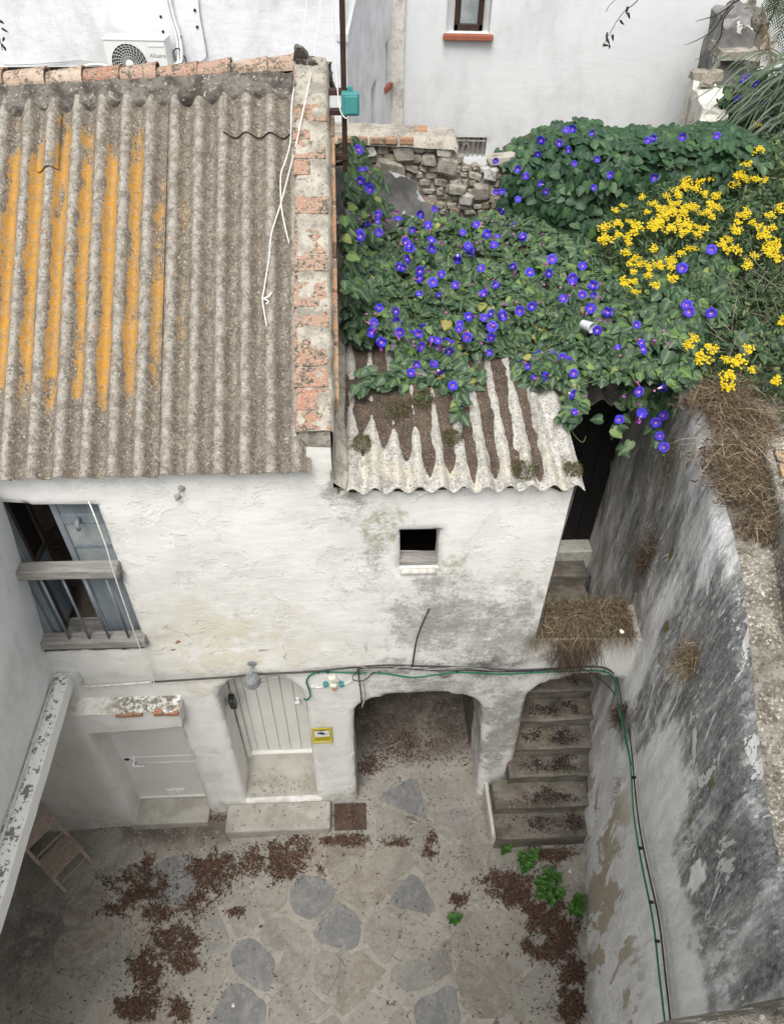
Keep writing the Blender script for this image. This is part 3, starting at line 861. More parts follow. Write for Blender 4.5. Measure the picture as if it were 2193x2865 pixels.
def wood(key, c1, c2, scale=26, axis=(1, 1, 1), rough=0.8):
    b = NB(key, rough)
    tc = b.n('ShaderNodeTexCoord').outputs['Object']
    n1 = b.noise(scale, 5, 0.65, b.vec('MULTIPLY', tc, axis)); n2 = b.noise(4, 4, 0.6)
    col = b.mix(b.rng(n1, 0.34, 0.66), c1, c2)
    col = b.mix(b.mul(b.rng(n2, 0.5, 0.7), 0.4), col, c1)
    col = b.mix(b.mul(b.objrnd(), 0.3), col, c2)
    M[key] = b.done(col, rough, b.bump(n1, 0.35, 0.005))
wood('blue_wood', (0.13, 0.155, 0.175), (0.23, 0.26, 0.285), 14, (1, 1, 0.15))
wood('grey_wood', (0.18, 0.17, 0.155), (0.34, 0.325, 0.30), 30, (0.12, 1, 1))
wood('chair_wood', (0.27, 0.215, 0.17), (0.40, 0.33, 0.27), 30, (1, 1, 1))
wood('brown_wood', (0.04, 0.03, 0.025), (0.085, 0.06, 0.048), 24, (1, 1, 0.2))
b = NB('old_pane', 0.12)
b.b.inputs['Specular IOR Level'].default_value = 0.6
n_ = b.noise(3, 4, 0.6)
M['glass'] = b.done(b.mix(b.rng(n_, 0.35, 0.65), (0.20, 0.235, 0.24), (0.30, 0.325, 0.325)), b.rng(n_, 0.3, 0.7, 0.1, 0.35))

def leaf_mats():
    def leaf(key, stops, rough=0.5, trans=0.12):
        b = NB(key, rough)
        r = b.math('FRACT', b.add(b.attr('tint'), b.mul(b.objrnd(), 5.17)))
        col = b.ramp(r, stops)
        mid = b.attr('mid')
        col = b.mix(b.mul(b.rng(mid, 0.6, 1.0), 0.30), col, tuple(min(1, q*1.6 + 0.03) for q in stops[-2][1]))
        n1 = b.noise(60, 3, 0.6)
        col = b.mix(b.mul(b.rng(n1, 0.4, 0.7), 0.3), col, tuple(q*0.55 for q in stops[0][1]))
        b.b.inputs['Specular IOR Level'].default_value = 0.35
        m = b.done(col, rough, b.bump(n1, 0.25, 0.004))
        tr = b.n('ShaderNodeBsdfTranslucent'); b.put(tr.inputs[0], b.mix(0.5, col, (0.12, 0.2, 0.02)))
        mx = b.n('ShaderNodeMixShader'); mx.inputs[0].default_value = trans
        out = b.t.nodes['Material Output']
        b.t.links.new(b.b.outputs[0], mx.inputs[1]); b.t.links.new(tr.outputs[0], mx.inputs[2]); b.t.links.new(mx.outputs[0], out.inputs[0])
        M[key] = m
    leaf('vine_leaf', [(0.0, (0.018, 0.045, 0.023)), (0.35, (0.031, 0.067, 0.034)), (0.65, (0.045, 0.087, 0.044)), (0.86, (0.060, 0.108, 0.046)), (0.93, (0.10, 0.17, 0.045)), (0.985, (0.155, 0.24, 0.07)), (1.0, (0.30, 0.25, 0.06))])
    leaf('dark_leaf', [(0.0, (0.016, 0.045, 0.022)), (0.5, (0.026, 0.066, 0.03)), (0.9, (0.045, 0.10, 0.04)), (1.0, (0.09, 0.17, 0.05))])
    leaf('shrub_leaf', [(0.0, (0.022, 0.050, 0.019)), (0.5, (0.043, 0.083, 0.032)), (0.88, (0.08, 0.125, 0.046)), (1.0, (0.15, 0.16, 0.06))], 0.6)
    leaf('weed_leaf', [(0.0, (0.035, 0.11, 0.018)), (0.6, (0.06, 0.165, 0.025)), (1.0, (0.10, 0.23, 0.04))])
    leaf('reed_leaf', [(0.0, (0.06, 0.09, 0.055)), (0.6, (0.105, 0.14, 0.09)), (1.0, (0.17, 0.2, 0.13))])
    leaf('palm_leaf', [(0.0, (0.02, 0.035, 0.015)), (1.0, (0.05, 0.075, 0.03))])
    leaf('litter', [(0.0, (0.04, 0.022, 0.015)), (0.45, (0.075, 0.04, 0.026)), (0.8, (0.13, 0.072, 0.045)), (1.0, (0.24, 0.16, 0.105))], 0.75, 0.02)
    leaf('dark_litter', [(0.0, (0.018, 0.012, 0.01)), (0.6, (0.04, 0.022, 0.016)), (1.0, (0.075, 0.04, 0.026))], 0.75, 0.02)
    leaf('dry_grass', [(0.0, (0.085, 0.055, 0.034)), (0.4, (0.17, 0.12, 0.072)), (0.7, (0.29, 0.23, 0.145)), (1.0, (0.46, 0.39, 0.27))], 0.85, 0.05)
    leaf('brown_twig', [(0.0, (0.055, 0.036, 0.025)), (0.7, (0.11, 0.078, 0.055)), (1.0, (0.2, 0.15, 0.1))], 0.9, 0.02)
    leaf('grey_twig', [(0.0, (0.20, 0.175, 0.14)), (1.0, (0.34, 0.30, 0.24))], 0.9, 0.02)
    leaf('moss', [(0.0, (0.045, 0.05, 0.02)), (0.5, (0.085, 0.085, 0.034)), (0.85, (0.14, 0.12, 0.055)), (1.0, (0.20, 0.15, 0.09))], 0.9, 0.03)
    leaf('plume', [(0.0, (0.20, 0.15, 0.09)), (1.0, (0.36, 0.29, 0.19))], 0.9, 0.1)
    b = NB('blue_petal', 0.45)
    tc = b.attr('radial')
    r = b.objrnd()
    c = b.mix(b.mul(r, 0.8), (0.028, 0.024, 0.44), (0.05, 0.03, 0.36))
    c = b.mix(b.mul(b.rng(tc, 0.26, 0.10), 0.8), c, (0.22, 0.06, 0.42))
    c = b.mix(b.rng(tc, 0.10, 0.03), c, (0.8, 0.55, 0.68))
    M['petal'] = b.done(c, 0.45)
    b = NB('wilted_petal', 0.5)
    M['wilted'] = b.done(b.mix(b.objrnd(), (0.20, 0.035, 0.26), (0.33, 0.07, 0.28)), 0.5)
    b = NB('pink_bud', 0.5)
    M['bud'] = b.done(b.mix(b.objrnd(), (0.30, 0.06, 0.26), (0.42, 0.16, 0.26)), 0.5)
    b = NB('yellow_petal', 0.5)
    n = b.noise(70, 2, 0.6)
    M['yellow'] = b.done(b.mix(b.rng(n, 0.3, 0.7), (0.64, 0.48, 0.005), (0.42, 0.30, 0.004)), 0.5)
    flat('stem_green', (0.10, 0.14, 0.05), 0.7)
    flat('dark_twig', (0.035, 0.03, 0.03), 0.8)
leaf_mats()
# ================================================================== ground and floor
def zf(x, y):
    s = x*FE[0] + y*FE[1]
    return 0.05*(min(max(s, -4.5), 2.6) + 0.6) + 0.006*fbm(x, y, 0, 1.3, 3)
g = MB().add([(-200, -200, -0.6), (200, -200, -0.6), (200, 250, -0.6), (-200, 250, -0.6)], [(0, 1, 2, 3)]).build('ground', M['far_ground'])
tag(g, 'bare earth ground under and around the houses', 'ground', kind='structure')
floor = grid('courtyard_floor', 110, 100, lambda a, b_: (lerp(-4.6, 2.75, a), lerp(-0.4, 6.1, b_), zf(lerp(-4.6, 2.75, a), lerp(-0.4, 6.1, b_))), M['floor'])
tag(floor, 'grey cement and stone paving of the sunken courtyard', 'courtyard floor', kind='structure')
# crazy paving: irregular stones set in the cement, joints recessed
SLATE = [(654, 1924), (727, 2000), (886, 1918), (935, 2163), (552, 2062), (371, 1874), (502, 2160), (869, 1725)]
FLAGS = [(829, 2003), (634, 2066), (900, 2082), (823, 2180), (884, 2020), (942, 1880), (176, 2020), (75, 1946), (351, 2160), (437, 2104), (850, 1764), (984, 1855), (1000, 1960), (1080, 2060), (1150, 2140), (1030, 2140), (760, 2100), (700, 2080), (640, 2150), (780, 1900), (740, 1830), (960, 1770), (905, 1800), (1190, 2020), (600, 2000), (520, 1950), (820, 1650), (950, 1640)]
seeds = [(*on_z(u, v, 0)[:2], 1) for u, v in SLATE] + [(*on_z(u, v, 0)[:2], 0) for u, v in FLAGS]
for j in range(16):
    for i in range(19):
        x, y = -4.3 + i*0.36 + RNG.uniform(-.13, .13) + 0.18*(j % 2), 0.25 + j*0.34 + RNG.uniform(-.12, .12)
        if all((x - q[0])**2 + (y - q[1])**2 > 0.105 for q in seeds): seeds.append((x, y, 0))
def chaikin(p):
    out = []
    for i in range(len(p)):
        a, b_ = np.array(p[i]), np.array(p[(i + 1) % len(p)])
        out += [a*0.8 + b_*0.2, a*0.2 + b_*0.8]
    return out
for k, (sx0, sy0, kind) in enumerate(seeds):
    s_, d_, _ = toloc(np.array([sx0, sy0, 0]))
    if d_ > (0.25 if -0.1 < s_ < 1.2 else -0.32 if s_ < -0.2 else -0.05) or sy0 < 0.1 or (s_ > 1.3 and d_ > -0.75): continue
    if kind == 0 and RNG.random() < 0.14: continue
    poly = [np.array([sx0 + 0.34*math.cos(a), sy0 + 0.34*math.sin(a)]) for a in np.linspace(0, 2*math.pi, 14)[:-1]]
    c = np.array([sx0, sy0])
    for q in seeds:
        o_ = np.array(q[:2]) - c; L = np.linalg.norm(o_)
        if L < 1e-6 or L > 0.9: continue
        nn_, lim = o_/L, L/2 - RNG.uniform(0.010, 0.034)
        new = []
        for i in range(len(poly)):
            a, b_ = poly[i] - c, poly[(i + 1) % len(poly)] - c
            da, db = a.dot(nn_) - lim, b_.dot(nn_) - lim
            if da <= 0: new.append(a + c)
            if da*db < 0: new.append(a + (b_ - a)*(da/(da - db)) + c)
        poly = new
        if len(poly) < 3: break
    if len(poly) < 3: continue
    poly = chaikin(chaikin(poly))
    fine = []
    for i in range(len(poly)):
        a, b_ = poly[i], poly[(i + 1) % len(poly)]
        n_ = max(1, int(np.linalg.norm(b_ - a)/0.07))
        fine += [a + (b_ - a)*(j/n_) for j in range(n_)]
    poly = [p + 0.035*np.array([fbm(p[0], p[1], k, 4.5, 3), fbm(p[1], p[0], k + 5, 4.5, 3)]) for p in fine]
    if not all(-4.1 < p[0] < interp(p[1], [(0.3, 1.9), (1.6, 2.04), (3.25, 2.26), (6, 2.3)]) for p in poly): continue
    n_ = len(poly); h_ = RNG.uniform(0.002, 0.009)
    tilt = (RNG.uniform(-.008, .008), RNG.uniform(-.008, .008))
    low = [(p[0], p[1], zf(p[0], p[1]) - 0.01) for p in poly]
    inn = [c + (p - c)*0.965 for p in poly]
    top = [(p[0], p[1], zf(p[0], p[1]) + h_ + tilt[0]*(p[0] - c[0]) + tilt[1]*(p[1] - c[1])) for p in inn]
    vs = low + top + [(c[0], c[1], zf(c[0], c[1]) + h_ + 0.002)]
    fs = [(i, (i + 1) % n_, n_ + (i + 1) % n_, n_ + i) for i in range(n_)] + [(n_ + i, n_ + (i + 1) % n_, 2*n_) for i in range(n_)]
    mesh('flagstone', vs, fs, M['slate'] if kind else M['flag'], floor)
# garden terrace behind the boundary wall, ground behind the annex
def zg(x, y):
    return 5.12 + 0.09*max(0, min(4, y - 3.5)) + 0.10*max(0, min(3, x - 2.8)) + 0.06*fbm(x, y, 0, 0.9, 4)
def ggp(a, b_):
    y = lerp(-2, 13, b_); x0 = interp(y, [(-2, 2.62), (7.5, 2.62), (8.3, 2.9), (9.2, 3.75), (13, 5.4)])
    x = lerp(x0, 9.5, a)
    return (x, y, zg(x, y))
gg = grid('garden_ground', 40, 70, ggp, M['soil'])
tag(gg, 'brown soil of the overgrown garden terrace above the wall', 'garden soil', kind='structure')
gb = grid('yard_ground', 12, 12, lambda a, b_: (lerp(-7, 9, a), lerp(8.0, 24, b_), 3.6 + 0.05*fbm(a*9, b_*9)), M['soil'])
tag(gb, 'bare ground of the yard between the rear houses', 'yard ground', kind='structure')

# ================================================================== the house
house = thing('house', 'old whitewashed house with corrugated roofs, arched door and lean-to annex', 'house', W(-1, 0, 0))
DOOR = [(-1.44, 0.19), (-0.585, 0.19), (-0.585, 2.33)] + [(-1.0125 + 0.4275*math.cos(a), 2.33 + 0.43*math.sin(a)) for a in np.linspace(0.12, math.pi - 0.12, 13)] + [(-1.44, 2.33)]
ARCH = [(-0.115, 0.0), (1.34, 0.0), (1.30, 1.0)] + [(0.545 + 0.665*math.cos(q), 2.0 + 0.365*math.sin(q)**0.92) for q in np.linspace(0.03, math.pi - 0.03, 22)] + [(-0.13, 1.0)]
STAIRH = [(1.70, 0.0), (2.62, 0.0), (2.62, 2.44), (2.45, 2.55), (2.25, 2.61), (2.05, 2.60), (1.88, 2.53), (1.74, 2.42), (1.655, 2.27), (1.64, 2.0), (1.68, 1.0)]
WIN = [(-3.05, 3.30), (-1.92, 3.30), (-1.915, 4.2), (-1.905, 5.0), (-2.3, 5.01), (-2.7, 5.045), (-3.05, 5.05)]
MDOOR = [(-2.79, -0.25), (-1.905, -0.25), (-1.895, 1.0), (-1.885, 2.22), (-2.79, 2.22)]
SQ = [(0.302, 4.235), (0.612, 4.222), (0.618, 4.68), (0.30, 4.675)]
outline = [(-4.6, -0.35), (2.75, -0.25), (2.75, 3.2), (2.2, 3.22), (1.566, 3.25), (1.569, 5.14), (-0.19, 5.15), (-0.195, 5.52), (-0.36, 5.53), (-0.365, 5.41), (-4.6, 5.41)]
def foot(s, z):
    return -0.035*sstep(0.9, 0.0, z)*(1 + 0.5*fbm(s, z, 0, 2)) - (0.02*sstep(2.75, 2.9, z)*sstep(3.4, 2.9, z) if s < 1.5 else 0)
plaster_wall('facade_wall', outline, [DOOR, ARCH, STAIRH, WIN, SQ, MDOOR], [0.62, 0.62, 0.42, 0.34, 0.22, 0.14], M['facade'], house, h=0.055, amp=0.009, rnd=0.035, wob=0.014, flare=foot)
# rear of the front wall, floors and rooms, so that the openings look into real rooms
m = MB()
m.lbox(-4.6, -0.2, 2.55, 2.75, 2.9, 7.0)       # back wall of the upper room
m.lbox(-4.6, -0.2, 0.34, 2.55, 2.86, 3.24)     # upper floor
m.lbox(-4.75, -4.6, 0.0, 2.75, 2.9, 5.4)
m.build('room_shell', M['sooty_brown'], house)  # darkened plaster carries the room's shade
m = MB()
m.lbox(-0.2, 1.62, 2.4, 2.55, 3.0, 5.3)
m.lbox(-0.19, 1.56, 0.23, 2.4, 2.66, 2.9)
m.build('annex_room_shell', M['brown_wood'], house)  # dark wood colour stands in for the unlit room
# annex flank towards the stair passage
plaster_wall('annex_side_wall', [(0.0, -0.2), (3.9, -0.2), (3.9, 5.55), (0.0, 5.15)], [], [], M['old_lime'], house, h=0.12, amp=0.01,
             place=lambda a, d, z: W(1.585 - d + 0.0*(z), a + 0.012, z))
# archway: back wall, side walls and vault, plaster darkened for the passage shade
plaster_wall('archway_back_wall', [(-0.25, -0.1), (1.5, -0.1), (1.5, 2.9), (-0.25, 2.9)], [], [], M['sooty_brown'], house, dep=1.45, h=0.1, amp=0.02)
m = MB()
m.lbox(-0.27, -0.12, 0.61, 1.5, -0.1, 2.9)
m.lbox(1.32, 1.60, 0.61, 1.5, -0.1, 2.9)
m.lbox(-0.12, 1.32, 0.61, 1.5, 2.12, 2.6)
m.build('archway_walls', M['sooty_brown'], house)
# bridge block over the stair: top and rear
m = MB()
m.lbox(1.585, 2.74, 0.02, 0.41, 2.63, 3.19)
m.build('stair_bridge', M['old_lime'], house, bevel=0.02)

# ---- lower wall thickening with shelf, left of the arched door
LD = [(-2.745, 0.0), (-1.60, 0.0), (-1.60, 2.10), (-2.0, 2.12), (-2.735, 2.09)]
plaster_wall('lower_wall', [(-4.6, -0.3), (-2.73, -0.3), (-2.728, 2.09), (-1.80, 2.15), (-1.775, 2.44), (-4.6, 2.46)], [], [], M['facade'], house, dep=-0.15, h=0.05, amp=0.012, edge=0.01, back=0.30)
m = MB()
def shelf(a, b_):
    s = lerp(-4.6, -1.775, a); d = lerp(-0.165, 0.03, b_)
    return W(s + 0.004*fbm(s, d, 0, 9), d + 0.01*fbm(s, b_, 3, 6, 3)*(1 - b_), 2.452 + 0.03*b_ + 0.008*fbm(s, d, 1, 8, 3))
grid('wall_shelf', 80, 7, shelf, M['shelf'], house)
for s0, s1 in ((-2.37, -2.2), (-2.19, -2.12), (-2.01, -1.93), (-1.92, -1.78)):
    MB().lbox(s0, s1, -0.175 - RNG.uniform(0, .006), -0.12, 2.405, 2.448 + RNG.uniform(0, .012)).build('shelf_brick', M['clean_brick'], house, bevel=0.006)

# ---- grey metal door
dm = MB().lbox(-2.72, -1.90, 0.12, 0.15, 0.07, 2.3).build('metal_door', M['door_metal'], house)
MB().lbox(-2.775, -2.722, 0.10, 0.16, 0.06, 2.3).build('door_frame', M['door_white'], dm, bevel=0.004)
MB().lbox(-2.72, -1.90, 0.112, 0.119, 1.06, 1.072).build('door_crease', M['door_metal'], dm)
MB().lbox(-2.64, -1.90, 0.113, 0.119, 0.92, 0.93).build('door_crease', M['door_metal'], dm)
MB().lbox(-2.72, -1.90, 0.10, 0.119, 0.06, 0.09).build('door_rail', M['door_white'], dm)
p = W(-2.56, 0.10, 1.0)
MB().tube([W(-2.585, 0.12, 1.0), W(-2.585, 0.06, 1.0), W(-2.57, 0.05, 0.99), W(-2.46, 0.055, 0.975)], 0.011, 8, 3).lbox(-2.605, -2.565, 0.108, 0.12, 0.94, 1.08).build('door_handle', M['white_plastic'], dm, smooth=True)
MB().lathe(W(-2.66, 0.125, 1.03), -FN, [(0, 0.028), (0.014, 0.028), (0.018, 0.018)], 12).build('lock', M['black_plastic'], dm)
v_ = MB().lbox(-2.39, -2.16, 0.108, 0.119, 0.14, 0.27).build('vent_frame', M['door_white'], dm)
MB().lbox(-2.37, -2.285, 0.100, 0.107, 0.155, 0.255).lbox(-2.265, -2.18, 0.100, 0.107, 0.155, 0.255).build('vent_flap', M['white_plastic'], dm)
MB().lbox(-2.80, -1.88, -0.20, 0.13, -0.16, 0.045).build('door_sill', M['step'], house, bevel=0.02)

# ---- arched plank door
df = MB().lbox(-1.425, -1.375, 0.40, 0.50, 0.44, 2.85).lbox(-1.375, -0.6, 0.41, 0.50, 0.44, 0.475).build('plank_door', M['door_white'], house)
xs = [-1.375, -1.30, -1.17, -1.03, -0.90, -0.77, -0.645, -0.58]
for a, c in zip(xs, xs[1:]):
    MB().lbox(a + 0.002, c - 0.002, 0.452, 0.49, 0.475, 2.85).build('door_plank', M['door_white'], df, bevel=0.006, seg=1)
MB().lathe(W(-0.735, 0.452, 1.62), -FN, [(0, 0.034), (0.008, 0.034), (0.012, 0.016), (0.03, 0.015), (0.04, 0.032), (0.055, 0.036), (0.068, 0.022)], 14).build('door_knob', M['white_plastic'], df, smooth=True)
# threshold ramp and floor of the recess
def ramp_(a, b_):
    s = lerp(-1.455, -0.57, a)
    pr = [(0.0, (0.0, 0.215)), (0.45, (0.27, 0.235)), (0.5, (0.29, 0.25)), (0.95, (0.455, 0.455)), (1.0, (0.48, 0.455))]
    d = interp(b_, [(k, q[0]) for k, q in pr]); z = interp(b_, [(k, q[1]) for k, q in pr])
    return W(s, d, z + 0.006*fbm(s, d, 0, 5))
grid('threshold', 20, 24, ramp_, M['step'], house)
# camera box in the jamb
sb = MB().hexa([W(-1.405, 0.20, 1.86), W(-1.335, 0.20, 1.86), W(-1.335, 0.27, 1.88), W(-1.405, 0.27, 1.88), W(-1.405, 0.16, 2.08), W(-1.345, 0.16, 2.08), W(-1.345, 0.25, 2.09), W(-1.405, 0.25, 2.09)])
o = sb.build('doorbell_camera', M['black_plastic'], None, bevel=0.008)
tag(o, 'small black box fixed inside the arched door jamb', 'door camera')

# ---- window of the upper floor
win = MB().lbox(-3.05, -1.93, 0.06, 0.30, 3.30, 3.335).build('upper_window', M['grey_wood'], house)
MB().lbox(-2.79, -2.70, 0.05, 0.14, 3.33, 5.06).lbox(-2.70, -2.645, 0.08, 0.18, 3.33, 5.06).build('window_jamb', M['blue_wood'], win, bevel=0.006)
MB().lbox(-2.95, -2.79, 0.07, 0.30, 3.33, 5.06).build('window_jamb', M['blue_wood'], win)
for (z0, z1, d0, d1) in ((4.315, 4.41, -0.085, 0.03), (3.385, 3.475, -0.075, 0.05)):
    MB().lbox(-2.80, -1.89, d0, d1, z0, z1).build('window_rail', M['grey_wood'], win, bevel=0.008)
for s_ in (-2.53, -2.362, -2.195, -2.028):
    MB().tube([W(s_, -0.03, 3.46), W(s_ + 0.006, -0.03, 4.33)], 0.0105, 8).build('window_bar', M['blue_wood'], win, smooth=True)
# right leaf, closed: stiles and rails with a pane above and a board below
lf = MB().lbox(-2.30, -2.25, 0.115, 0.155, 3.36, 5.06).lbox(-1.955, -1.91, 0.115, 0.155, 3.36, 5.06).lbox(-2.25, -1.955, 0.117, 0.152, 4.72, 4.82).lbox(-2.25, -1.955, 0.117, 0.152, 4.12, 4.24).build('window_leaf', M['blue_wood'], win, bevel=0.006)
MB().lbox(-2.25, -1.955, 0.130, 0.138, 4.24, 4.72).build('pane', M['glass'], lf)
MB().lbox(-2.25, -1.955, 0.118, 0.128, 4.46, 4.485).build('glazing_bar', M['blue_wood'], lf)
MB().lbox(-2.25, -2.10, 0.128, 0.146, 3.36, 4.12).build('leaf_board', M['blue_wood'], lf, bevel=0.004)
MB().lbox(-2.097, -1.955, 0.128, 0.146, 3.36, 4.12).build('leaf_board', M['blue_wood'], lf, bevel=0.004)
MB().lbox(-2.25, -1.955, 0.128, 0.146, 4.82, 5.06).build('leaf_board', M['blue_wood'], lf)
MB().tube([W(-2.12, 0.11, 4.79), W(-2.12, 0.06, 4.78), W(-2.12, 0.055, 4.72)], 0.017, 8).build('latch', M['lamp_grey'], lf, smooth=True)
# left leaf, swung into the room
lf2 = MB().bar(W(-2.665, 0.19, 3.36), W(-2.665, 0.19, 5.0), 0.04, 0.05, FN).bar(W(-2.655, 0.44, 3.36), W(-2.655, 0.44, 5.0), 0.04, 0.05, FN).bar(W(-2.665, 0.21, 4.95), W(-2.655, 0.42, 4.95), 0.04, 0.06).bar(W(-2.665, 0.21, 4.2), W(-2.655, 0.42, 4.2), 0.04, 0.06).build('window_leaf', M['brown_wood'], win, bevel=0.004)
MB().bar(W(-2.664, 0.21, 3.78), W(-2.656, 0.42, 3.78), 0.02, 0.80).build('leaf_board', M['blue_wood'], lf2)
MB().bar(W(-2.664, 0.21, 4.58), W(-2.656, 0.42, 4.58), 0.006, 0.70).build('pane', M['door_black'], lf2)
def sill(a, b_):
    s = lerp(-2.80, -1.925, a); d = lerp(-0.035, 0.10, b_)
    return W(s, d + 0.012*fbm(s, d, 2, 8), 3.345 + 0.035*b_ + 0.012*fbm(s, d, 0, 9, 3) - 0.03*(1 - sstep(0, .3, b_)))
grid('broken_sill', 50, 8, sill, M['mortar_dark'], win)
MB().lbox(-2.33, -2.06, -0.012, 0.05, 3.318, 3.352).build('sill_brick', M['clean_brick'], win, bevel=0.008)

# ---- small square window
sq = MB().lbox(0.29, 0.63, 0.03, 0.20, 4.665, 4.70).build('small_window', M['grey_wood'], house, bevel=0.006)
MB().lbox(0.29, 0.63, 0.05, 0.16, 4.225, 4.285).build('window_board', M['grey_wood'], sq, bevel=0.006)
MB().lbox(0.31, 0.60, -0.03, 0.02, 4.195, 4.24).build('window_sill', M['old_lime'], sq, bevel=0.015)

# ---- main corrugated roof
SLP = R(36)
RC, RS = math.cos(SLP), math.sin(SLP)
def roofp(s, l, h=0.0):
    """l metres up the slope from the eave, h above the sheet plane"""
    return W(s, -0.12 + l*RC - h*RS, 5.40 + l*RS + h*RC)
ROOFL = 2.90
roof = mesh('main_roof', [roofp(-4.6, 0.1, -0.10), roofp(-0.40, 0.1, -0.10), roofp(-0.40, ROOFL, -0.10), roofp(-4.6, ROOFL, -0.10)], [(0, 1, 2, 3)], M['grey_wood'], house)
def sheet(name, s0, s1, l0, l1, pitch, ph, place, mat, parent, lift=0.0, amp=0.034, seed=0.0, thick=0.007, nl=16):
    n = int((s1 - s0)/pitch*14)
    vs, at1, at2, at3, fs = [], [], [], [], []
    for side in (0, 1):
        for j in range(nl + 1):
            l = lerp(l0, l1, j/nl)
            for i in range(n + 1):
                s = lerp(s0, s1, i/n)
                c = math.cos(2*math.pi*(s - ph)/pitch)
                h = amp*c + lift + 0.006*fbm(s, l, seed, 0.9, 2) - side*thick
                e = 0.008*fbm(s, seed, l*0.2, 3, 2) if j in (0, nl) else 0
                vs.append(place(s, l + e, h)); at1.append(0.5 + 0.5*c); at2.append(s); at3.append(l)
    w, k = n + 1, (n + 1)*(nl + 1)
    for j in range(nl):
        for i in range(n):
            a = j*w + i
            fs.append((a, a + 1, a + w + 1, a + w)); fs.append((k + a, k + a + w, k + a + w + 1, k + a + 1))
    for i in range(n):
        fs.append((i + 1, i, k + i, k + i + 1)); a = nl*w + i; fs.append((a, a + 1, k + a + 1, k + a))
    for j in range(nl):
        a = j*w; fs.append((a, a + w, k + a + w, k + a)); a = j*w + n; fs.append((a + w, a, k + a, k + a + w))
    o = mesh(name, vs, fs, mat, parent, smooth=True)
    for nm, dat in (('crest', at1), ('across', at2), ('along', at3)):
        t = o.data.attributes.new(nm, 'FLOAT', 'POINT'); t.data.foreach_set('value', dat)
    bm = bmesh.new(); bm.from_mesh(o.data)
    for e in bm.edges:
        if len(e.link_faces) == 2 and e.calc_face_angle(0) > R(55): e.smooth = False
    bm.to_mesh(o.data); bm.free()
    return o
PT = 0.1765
for k, (a, c) in enumerate([(-1.372, -0.335), (-2.342, -1.355), (-3.312, -2.325), (-4.6, -3.295)]):
    o = sheet('corrugated_sheet', a, c, -0.01*k, ROOFL - 0.02, PT, -0.425, roofp, M['roof_main'], roof, lift=0.009*(k % 2), seed=k*5.0, nl=26)
    # fixing screws with washers
    for l in (0.95, 1.95):
        for q in range(-26, 0):
            s = -0.425 + q*PT
            if a + 0.05 < s < c - 0.05 and (q*7 + int(l*3)) % 3 == 0:
                MB().lathe(roofp(s, l, 0.024 + 0.009*(k % 2)), (FN*-RS + ZV*RC), [(0, 0.014), (0.004, 0.013), (0.006, 0.006), (0.016, 0.005)], 8).build('roof_screw', M['lamp_grey'], o)
sheet('sheet_offcut', -0.95, -0.37, ROOFL - 0.34, ROOFL - 0.02, PT, -0.425, roofp, M['roof_main'], roof, lift=0.026, seed=31, nl=6)
sheet('sheet_offcut', -2.29, -2.13, ROOFL - 0.62, ROOFL - 0.15, PT, -0.425, roofp, M['roof_main'], roof, lift=0.024, seed=37, nl=6)
# mortar fillet and ridge tiles
def rl(s): return interp(s, [(-4.6, 2.72), (-2.49, 2.80), (-0.53, 2.93)])
def fillet(a, b_):
    s = lerp(-4.6, -0.36, a); l0 = rl(s)
    l = l0 - 0.05 + 0.19*b_ + 0.04*(1 - b_)*fbm(s, 0, 0, 5, 3)
    return roofp(s, l, 0.03*b_ + (0.02 + 0.025*fbm(s, l, 0, 7, 4)) - 0.06*(1 - sstep(0, 0.15, b_)))
grid('ridge_mortar', 200, 14, fillet, M['mortar_dark'], roof)
def ridge_tile(s0, s1, dz, tilt):
    vs, fs = [], []
    n, k = 12, 5
    for j in range(k + 1):
        t = j/k
        s = lerp(s0, s1, t)
        r = lerp(0.085, 0.105, t)
        c = np.array(roofp(s, rl(s) + 0.235, -0.055)) + ZV*(dz + tilt*t)
        for sd_ in (0, 1):
            for i in range(n + 1):
                a = math.pi*i/n
                rr = r - 0.014*sd_
                vs.append(c + FN*(-math.cos(a)*rr) + ZV*(math.sin(a)*rr*0.9 + 0.004*fbm(s, a, dz*9, 4)))
    w = 2*(n + 1)
    for j in range(k):
        for i in range(n):
            a = j*w + i; b_ = a + n + 1
            fs.append((a, a + w, a + w + 1, a + 1)); fs.append((b_, b_ + 1, b_ + w + 1, b_ + w))
    for j in (0, k):
        for i in range(n):
            a = j*w + i; b_ = a + n + 1
            fs.append((a, a + 1, b_ + 1, b_) if j == k else (a, b_, b_ + 1, a + 1))
    mesh('ridge_tile', vs, fs, M['ridge_tile'], roof, smooth=False)
eds = [-4.5, -4.22, -3.94, -3.66, -3.38, -3.1, -2.82, -2.56, -2.26, -1.99, -1.72, -1.45, -1.15, -0.90, -0.63, -0.37]
for a, c in zip(eds, eds[1:]):
    ridge_tile(a - 0.03, c, RNG.uniform(-.012, .012), RNG.uniform(0.0, .02))
# far slope, so the ridge is a real ridge
q = roofp(-4.6, 3.16, -0.05); q2 = roofp(-0.2, 3.2, -0.05)
mesh('rear_slope', [q, q2, q2 + FN*2.0 - ZV*1.3, q + FN*2.0 - ZV*1.3], [(0, 1, 2, 3)], M['roof_main'], roof)
